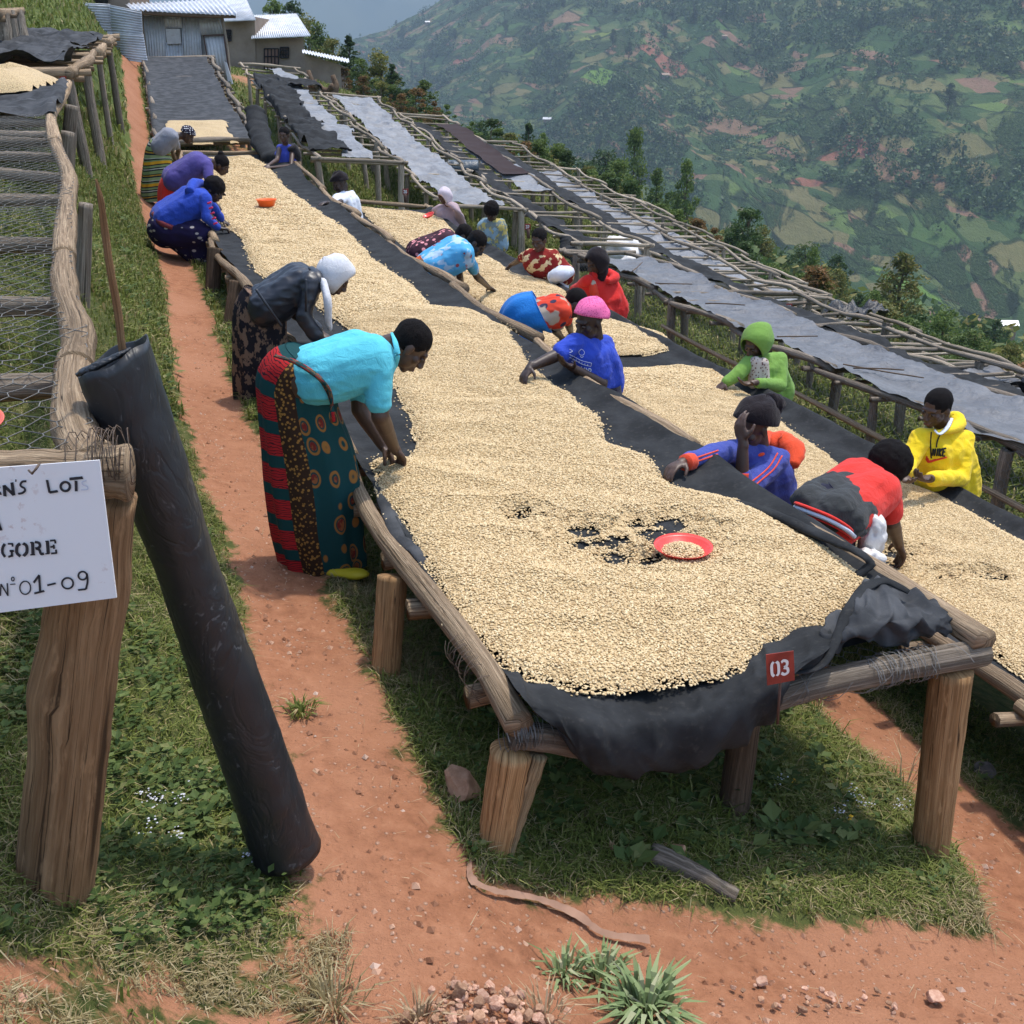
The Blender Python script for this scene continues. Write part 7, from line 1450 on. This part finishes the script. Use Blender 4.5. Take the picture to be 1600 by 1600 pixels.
# 6 blue tank top
o, off, H, Mx, J, lat = person_on(z3_, 'woman in a blue tank top and black cardigan looking at the camera', 18.4, (444, 211, -.1, 1.12, (-.22, -.95, -.18), (0, -.1, 1)), (446, 226, 0), ((437, 231, 0), (457, 232, 0)), (447, 244, 0), (450, 272, 0),
    [((433, 250, -.1), (420, 258, -.15), (411, 261, -.2)), ((455, 260, -.1), (424, 262, -.25), (412, 262, -.3))], C_['violet'], 1, 'short', .018, sleeve='none', tr=.12, hips=.12)
strip_tube('cardigan', o, off, [PD(455, 228, 18.35), PD(461, 240, 18.4), PD(462, 258, 18.45), PD(462, 280, 18.5)], (.09, .11, .10, .10), C_['black'], flat=.9)
# 7 white T-shirt and beanie
def cap7(o, off, H, Mx, hs, J, hc): shell_part('knit_cap', o, off, H, Mx, hs, (0, -.015, .03), (.092, .108, .105), (0, -.45, 1), 0, 92, C_['beanie'], rough=.08, seed=4)
person_on(z3_, 'youth in a white T-shirt and dark knit cap leaning on the near bed rail', 15.6, (531, 286, 0, 1.18, (-.80, -.35, -.48), (-.3, -.1, .95)), (537, 299, 0), ((527, 309, -.2), (549, 304, .12)), (544, 317, 0), (550, 343, 0),
    [((512, 329, -.3), (487, 325, -.35), (474, 326, -.4), (0, 0, -1), .5, 1.1), ((528, 318, .1), (508, 317, -.1), (497, 319, -.1))], C_['white'], 2, None, .016, tr=.13, hips=.12, head_extra=cap7, lowmat=fabric('teal_print', (.03, .16, .16)))
# 8 pale hijab
def scarf8(o, off, H, Mx, hs, J, hc):
    shell_part('headscarf', o, off, H, Mx, hs, (0, -.012, .005), (.098, .115, .135), (0, 1, -.1), 42, 178, fabric('pale_pink_scarf', (.60, .52, .57), .05), rough=.05, seed=5)
    strip_tube('scarf_tail', o, off, [PD(701, 318, 17.3), PD(710, 322, 17.2), PD(716, 334, 17.2), PD(722, 348, 17.3), PD(728, 362, 17.4)], (.08, .09, .09, .08, .05), C_['pinkish'], flat=.5)
o8 = person_on(z4_, 'woman in a pale pink headscarf holding a red dish on the second bed', 17.4, (695, 307, -.1, 1.05, (-.62, -.62, -.50), (-.1, -.1, 1)), (699, 319, 0), ((687, 325, 0), (712, 325, 0)), (701, 334, 0), (706, 356, 0),
    [((676, 331, -.1), (670, 333, -.3), (668, 336, -.4)), ((712, 338, -.15), (692, 338, -.3), (680, 337, -.4))], C_['pinkish'], 1, None, .018, tr=.13, hips=.13, head_extra=scarf8)
p = PD(671, 339, 16.85); dish(p, .095, 'red dish held by the woman in the pale pink headscarf', RDISH, (.2, -.35), False, .04)
# 9 green print
person_on(z4_, 'woman in a green patterned blouse bending her head, beside the silver sheet', 15.2, (768, 331, -.1, 1.1, (-.50, -.62, -.60), (-.1, -.25, .96)), (769, 343, 0), ((757, 347, 0), (783, 348, 0)), (769, 357, 0), (771, 382, 0),
    [((750, 360, -.1), (745, 366, -.25), (741, 370, -.3)), ((775, 374, -.15), (756, 372, -.3), (744, 369, -.35))], C_['greenprint'], 2, 'afro', .016, tr=.14, hips=.14)
# 10 blue print, bent
person_on(z4_, 'woman in a light blue geometric print dress bending over the second bed', 10.3, (744, 381, .1, 1.08, (.62, -.15, -.76), (.72, 0, .68)), (728, 388, .08), ((728, 396, -.14), (716, 384, .18)), (714, 396, .05), (674, 418, 0),
    [((745, 432, -.15), (765, 450, -.05), (778, 457, 0), (0, 0, -1), .8, 1.05), ((718, 430, .2), (722, 446, .1), (730, 450, .1))], C_['blueprint'], 2, 'short', .013, lower=[(676, 414, 10.3, 24, .9, 35), (666, 424, 10.3, 26, .9, 20), (668, 450, 10.3, 26, .85, 0), (672, 490, 10.3, 24, .8, 0)], lowmat=fabric('orange_wrap', (.60, .10, .02)), tr=.16, hips=.15, tw=.10, sleeve='short')
# 11 pink print, bent behind
person_on(z4_, 'woman in a pink and dark print top bending, half hidden behind the light blue dress', 11.2, (724, 368, .1, 1.0, (.62, .1, -.76), (.75, 0, .65)), (711, 374, .05), ((708, 380, -.1), (702, 372, .15)), (698, 380, .05), (656, 396, 0),
    [((716, 405, .1), (722, 415, .1), (728, 420, .1)), ((705, 400, .3), (712, 410, .3), (716, 414, .3))], C_['pinkprint'], 2, 'short', .014, tr=.14, hips=.14, lowmat=C_['pinkprint'])
# 12 maroon print
o, off, H, Mx, J, lat = person_on(z4_, 'woman in a maroon blouse with cream flowers reaching over the second bed', 12.5, (842, 375, -.1, 1.15, (-.45, -.85, -.28), (-.05, -.1, 1)), (845, 389, 0), ((828, 396, 0), (866, 397, 0)), (848, 409, 0), (868, 428, .05),
    [((812, 406, -.15), (798, 414, -.3), (791, 421, -.35), (0, 0, -1), .8, 1.1), ((866, 416, -.2), (832, 420, -.35), (818, 419, -.4), (0, 0, -1), .8, 1.1)], C_['maroon'], 1, 'short', .014, tr=.145, hips=.14, tw=.10, lowmat=C_['white'])
strip_tube('waist_wrap', o, off, [PD(862, 436, 12.35), PD(876, 428, 12.3), PD(888, 424, 12.45)], (.10, .12, .09), C_['white'], flat=.8)
# 13 red hoodie
def scarf13(o, off, H, Mx, hs, J, hc):
    shell_part('head_cloth', o, off, H, Mx, hs, (0, -.012, .01), (.098, .114, .125), (0, 1, -.25), 52, 178, C_['beanie'], rough=.05, seed=6); strip_tube('neck_cloth', o, off, [H(0, -.03, -.06), H(0, .0, -.12), H(0, .03, -.18)], (.085, .075, .05), C_['beanie'])
o, off, H, Mx, J, lat = person_on(z4_, 'person in a red hooded jacket with a dark head cloth', 11.4, (932, 410, -.1, 1.15, (-.80, -.40, -.44), (-.2, -.1, .97)), (938, 428, 0), ((918, 438, -.15), (957, 440, .1)), (942, 456, 0), (950, 484, 0),
    [((905, 448, -.3), (895, 452, -.5), (885, 456, -.5)), ((962, 468, -.1), (930, 478, -.3), (915, 480, -.4))], C_['redhood'], 0, None, .014, sleeve='long', tr=.15, hips=.17, tw=.10, head_extra=scarf13, lowmat=C_['black'])
strip_tube('hood', o, off, [PD(925, 430, 11.25), PD(945, 428, 11.5), PD(960, 434, 11.4), PD(948, 440, 11.2)], (.04, .07, .06, .03), C_['redhood'])
strip_tube('print_shirt', o, off, [PD(925, 440, 11.25), PD(928, 455, 11.2), PD(932, 470, 11.2)], (.05, .07, .07), C_['redprint'], flat=.7)
# 14 bright blue wrap, bent
person_on(z4_, 'woman with a bright blue wrap over her hips and red ringed print top, bent double', 8.6, (899, 474, .15, 1.05, (.72, 0, -.70), (.7, 0, .7)), (885, 480, .1), ((882, 488, -.12), (876, 478, .18)), (868, 486, .05), (822, 496, 0),
    [((866, 514, -.1), (878, 528, 0), (888, 534, 0)), ((888, 506, .2), (892, 520, .2), (896, 528, .2))], C_['redprint'], 2, 'short', .011, lower=[(846, 488, 8.55, 36, .9, 62), (828, 492, 8.55, 40, .9, 40), (814, 506, 8.55, 36, .9, 15), (816, 535, 8.55, 33, .85, 0), (820, 580, 8.55, 30, .8, 0)], lowmat=C_['bluewrap'], tr=.135, hips=.12, tw=.09)
# 15 pink head wrap, blue T-shirt
def wrap15(o, off, H, Mx, hs, J, hc):
    shell_part('head_wrap', o, off, H, Mx, hs, (0, -.022, .034), (.096, .114, .108), (0, -.50, 1), 0, 90, C_['pinkw'], rough=.045, seed=7)
    strip_tube('wrap_knot', o, off, [H(.02, -.115, .03), H(.03, -.125, .0), H(.02, -.12, -.02)], (.03, .035, .02), C_['pinkw'])
o, off, H, Mx, J, lat = person_on(z3_, 'woman in a pink head wrap and bright blue printed T-shirt', 6.15, (921, 503, -.05, .98, (-.76, -.60, -.24), (-.10, -.12, .98)), (929, 527, .02), ((896, 536, -.12), (946, 540, .10)), (925, 558, 0), (934, 600, .05),
    [((868, 556, -.20), (828, 574, -.30), (812, 598, -.38), (.4, 0, -1), .7, 1.0), ((940, 600, -.08), (895, 575, -.25), (868, 562, -.33), (0, 0, 1), .45, 1.0)], C_['tshirt_blue'], 2, None, .009, tr=.115, hips=.12, tw=.085, head_extra=wrap15, wr=.007, lowmat=C_['navy'])
PRT = plain('white_print', (.62, .64, .70), .8)
def on_front(o, off, pts, D_, r, mat, name='print'):
    P = np.array([PD(x, y, D_) for x, y in pts])-off; V, F, U = tube(P, r, 5, True); return obj(name, mesh_tris(name, V, F, True, U), mat, o)
def project_print(o, off, polys, mat, w, name='print', lift=.003):
    top = [c for c in o.children if c.name.startswith('top')][0]; dg = bpy.context.evaluated_depsgraph_get(); dg.update(); parts = []
    cam_l = Vector(np.array([0, 0, EYE])-off)
    from mathutils.bvhtree import BVHTree
    bv = BVHTree.FromPolygons([v.co for v in top.data.vertices], [tuple(p.vertices) for p in top.data.polygons])
    for poly in polys:
        pp = catmull(np.array(poly, float), max(4, 5*len(poly))) if len(poly) > 2 else resample(np.array(poly, float), 6); P = []
        for x, y in pp:
            hit = bv.ray_cast(cam_l, Vector(ray(x, y)).normalized())
            if hit[0] is not None: P.append(np.array(hit[0]-Vector(ray(x, y)).normalized()*lift))
        if len(P) > 2: parts.append(tube(np.array(P), w, 6, True, 0, 0, 1.0))
    if parts:
        V, F, U = join_parts(parts); return obj(name, mesh_tris(name, V, F), mat, o)
cr = lambda L: [[(770+x/6.667, 440+y/6.667) for x, y in l] for l in L]
project_print(o, off, cr([[(895, 730), (925, 705), (955, 735), (940, 765), (905, 760), (895, 730)], [(910, 775), (925, 790), (945, 780)], [(800, 705), (830, 725), (800, 740)], [(800, 760), (860, 790), (930, 825), (1030, 850)], [(800, 790), (860, 820), (930, 860), (1020, 885)], [(1030, 850), (1020, 885)], [(820, 830), (850, 850)], [(840, 800), (835, 820)], [(870, 812), (866, 832)], [(900, 828), (895, 846)], [(930, 842), (925, 862)], [(960, 850), (955, 872)], [(990, 858), (984, 880)]]), PRT, .0016)
project_print(o, off, cr([[(880, 880), (905, 895)], [(925, 885), (922, 915), (945, 920)], [(955, 895), (952, 925)], [(970, 900), (990, 935)], [(1000, 905), (998, 940), (1022, 930), (1020, 912), (1000, 905)]]), PRT, .0028)
# 16 tracksuit with dark cap, hand on the brow
def cap16(o, off, H, Mx, hs, J, hc):
    shell_part('knit_cap', o, off, H, Mx, hs, (0, -.025, .036), (.100, .128, .118), (0, -.62, 1), 0, 92, C_['beanie'], rough=.05, seed=8); strip_tube('cap_tail', o, off, [H(0, -.11, .08), H(0, -.16, .05), H(0, -.16, .0)], (.06, .055, .03), C_['beanie'], rough=.3)
o, off, H, Mx, J, lat = person_on(z3_, 'worker in a blue and orange tracksuit top and dark cap, hand on the forehead', 4.92, (1176, 668, -.05, 1.0, (-.80, -.52, -.28), (-.1, -.15, .97)), (1186, 700, .02), ((1146, 706, -.10), (1219, 716, .02)), (1188, 736, 0), (1192, 785, .05),
    [((1112, 712, -.25), (1068, 722, -.35), (1036, 738, -.42), (.3, 0, -1), .75, 1.0), ((1158, 772, -.34), (1161, 690, -.30), (1152, 650, -.26), (.6, .5, .1), .75, 1.0, .34)], C_['track'], 1, None, .0085, sleeve='long', tr=.118, hips=.115, tw=.09, head_extra=cap16, wr=.008, lowmat=C_['navy'])
# free the raised forearm: skin shows from cuff to hand, so cover only below the cuff
strip_tube('hood', o, off, [PD(1196, 694, 5.10), PD(1222, 690, 5.12), PD(1240, 706, 5.02), PD(1240, 728, 4.92)], (.055, .07, .062, .03), C_['orange'], flat=.8, rough=.2)
strip_tube('hood_edge', o, off, [PD(1200, 676, 5.12), PD(1190, 706, 4.86), PD(1176, 712, 4.83)], (.022, .026, .014), C_['orange'], flat=.6)
MAT['orst'] = fabric('orange_trim', (.66, .07, .03))
project_print(o, off, [[(1222, 712), (1210, 732), (1192, 748), (1172, 764), (1152, 770)], [(1215, 708), (1203, 728), (1186, 744), (1168, 757)], [(1122, 704), (1104, 710), (1086, 716)], [(1121, 710), (1104, 716), (1086, 722)]], MAT['orst'], .0042, 'stripe', .001)
strip_tube('cuff', o, off, [PD(1158, 738, 4.60), PD(1157, 752, 4.59)], (.046, .050), MAT['orst'], 6, rough=.02); strip_tube('cuff', o, off, [PD(1080, 721, 4.42), PD(1070, 723, 4.38)], (.042, .040), MAT['orst'], 6, rough=.02)
# 17 red T-shirt, charcoal sweater
o, off, H, Mx, J, lat = person_on(z4_, 'bent person in a red T-shirt with a charcoal sweater tied round the waist', 4.15, (1387, 733, .42, 1.0, (.72, .20, -.66), (.62, .2, .74)), (1368, 744, .38), ((1386, 764, .28), (1342, 740, .55)), (1352, 762, .28), (1292, 806, .02),
    [((1393, 816, .22), (1404, 850, .28), (1413, 878, .30), (-.5, 0, -.8), .7, 1.0), ((1365, 790, .6), (1385, 820, .62), (1395, 840, .62))], C_['red'], 1, 'afro', .0085, lower=[(1320, 786, 4.20, 48, .9, 48), (1302, 800, 4.15, 52, .9, 38), (1288, 822, 4.15, 50, .85, 16), (1286, 870, 4.15, 44, .8, 0), (1290, 960, 4.15, 40, .75, 0)], lowmat=C_['navy'], tr=.120, hips=.122, tw=.085, wr=.006)
union('tied_sweater', [capsule(PD(1266, 786, 4.12), PD(1300, 764, 4.38), .085, .085), capsule(PD(1300, 800, 4.05), PD(1330, 778, 4.28), .10, .095), capsule(PD(1330, 818, 4.02), PD(1348, 792, 4.22), .075, .08), capsule(PD(1292, 772, 4.2), PD(1328, 752, 4.42), .075, .055), capsule(PD(1345, 826, 4.05), PD(1352, 800, 4.2), .045, .05)], .009, 4, .010, 12, 4, off, C_['grey_sw'], o)
for dy, c_, w_ in ((0, C_['red'], .010), (6, C_['white'], .014), (13, C_['red'], .005)):
    strip_tube('hem_band', o, off, [PD(1243, 786+dy, 4.08), PD(1265, 794+dy, 3.985), PD(1295, 806+dy, 3.94), PD(1320, 820+dy, 3.935), PD(1334, 832+dy, 3.97)], w_, c_, rough=.02, flat=.8)
# 18 lime hoodie
def hood18(o, off, H, Mx, hs, J, hc): shell_part('hood', o, off, H, Mx, hs, (0, -.022, .012), (.112, .138, .142), (0, 1, -.28), 54, 178, C_['green'], rough=.04, seed=9, point=.5)
o, off, H, Mx, J, lat = person_on(z4_, 'woman in a lime green hooded top over a spotted vest, at the second bed', 8.15, (1180, 538, -.05, 1.02, (-.66, -.62, -.42), (-.12, -.2, .97)), (1190, 556, 0), ((1170, 566, -.10), (1218, 562, .08)), (1194, 578, 0), (1202, 612, .05),
    [((1152, 586, -.25), (1132, 598, -.35), (1121, 610, -.4), (0, 0, -1), .8, 1.05), ((1219, 602, -.1), (1178, 598, -.35), (1160, 600, -.38), (0, 0, 1), .7, 1.05)], C_['green'], 1, None, .010, sleeve='long', tr=.12, hips=.145, tw=.09, head_extra=hood18, lowmat=C_['black'])
union('vest', [capsule(PD(1180, 566, 8.0), PD(1180, 598, 7.99), .05, .06), capsule(PD(1192, 568, 8.0), PD(1192, 600, 7.99), .05, .06)], .008, 2, 0, 1, 1, off, C_['speckle'], o)
# 19 yellow hoodie
o, off, H, Mx, J, lat = person_on(z4_, 'young person in a bright yellow hooded sweatshirt with a black and red logo', 5.95, (1463, 638, -.05, 1.0, (-.78, -.54, -.30), (-.08, -.15, .98)), (1474, 668, .02), ((1437, 684, -.08), (1507, 688, .08)), (1474, 710, 0), (1484, 762, .05),
    [((1420, 726, -.22), (1410, 742, -.40), (1420, 754, -.48), (0, 0, 1), .8, .95), ((1502, 746, -.12), (1450, 748, -.40), (1424, 748, -.48), (0, 0, 1), .8, 1.0)], C_['yellow'], 1, 'short', .009, sleeve='long', tr=.128, hips=.135, tw=.10, wr=.009, lowmat=C_['red'])
strip_tube('hood', o, off, [PD(1462, 676, 5.80), PD(1482, 672, 5.88), PD(1497, 664, 6.02), PD(1494, 652, 6.10), PD(1484, 650, 6.12)], (.012, .028, .045, .050, .035), C_['yellow'], flat=.8)
strip_tube('shirt_collar', o, off, [PD(1460, 672, 5.80), PD(1468, 678, 5.79), PD(1480, 668, 5.84), PD(1487, 654, 5.94)], (.010, .012, .013, .01), C_['white'], flat=.5)
cy = lambda L: [[(1300+x/5, 480+y/5) for x, y in l] for l in L]
LOGO = plain('black_logo', (.02, .02, .015), .8); LRED = plain('red_logo', (.60, .04, .02), .8)
project_print(o, off, cy([[(782, 1160), (792, 1105)], [(792, 1105), (800, 1160)], [(800, 1160), (810, 1105)], [(818, 1162), (828, 1104)], [(834, 1162), (844, 1103)], [(866, 1102), (840, 1132)], [(840, 1132), (850, 1164)], [(862, 1162), (872, 1104)], [(872, 1104), (890, 1102)], [(868, 1132), (884, 1130)], [(862, 1162), (882, 1162)]]), LOGO, .0052)
project_print(o, off, cy([[(742, 1165), (738, 1190), (750, 1208), (770, 1208), (820, 1192), (895, 1172)], [(748, 1180), (756, 1200), (776, 1200), (812, 1190)]]), LRED, .0055)
project_print(o, off, cy([[(776, 975), (770, 1060), (774, 1160), (778, 1180)], [(842, 1000), (822, 1050), (816, 1095)]]), C_['black'], .004, 'drawstring')
# ------------------------------------------------------------------ HAZE (last)
def haze():
    me = box_mesh(9600, 7200, 1400, name='haze'); M = bpy.data.materials.new('haze_air'); M.use_nodes = True
    nt = M.node_tree; nt.nodes.clear(); out = nt.nodes.new('ShaderNodeOutputMaterial'); pv = nt.nodes.new('ShaderNodeVolumePrincipled')
    pv.inputs['Color'].default_value = (.56, .73, .96, 1); pv.inputs['Density'].default_value = HAZE_D; pv.inputs['Anisotropy'].default_value = .15
    nt.links.new(pv.outputs[0], out.inputs['Volume'])
    obj('haze', me, M, loc=(0, 3000, 380), kind='stuff')
HAZE_D = .00026
haze()
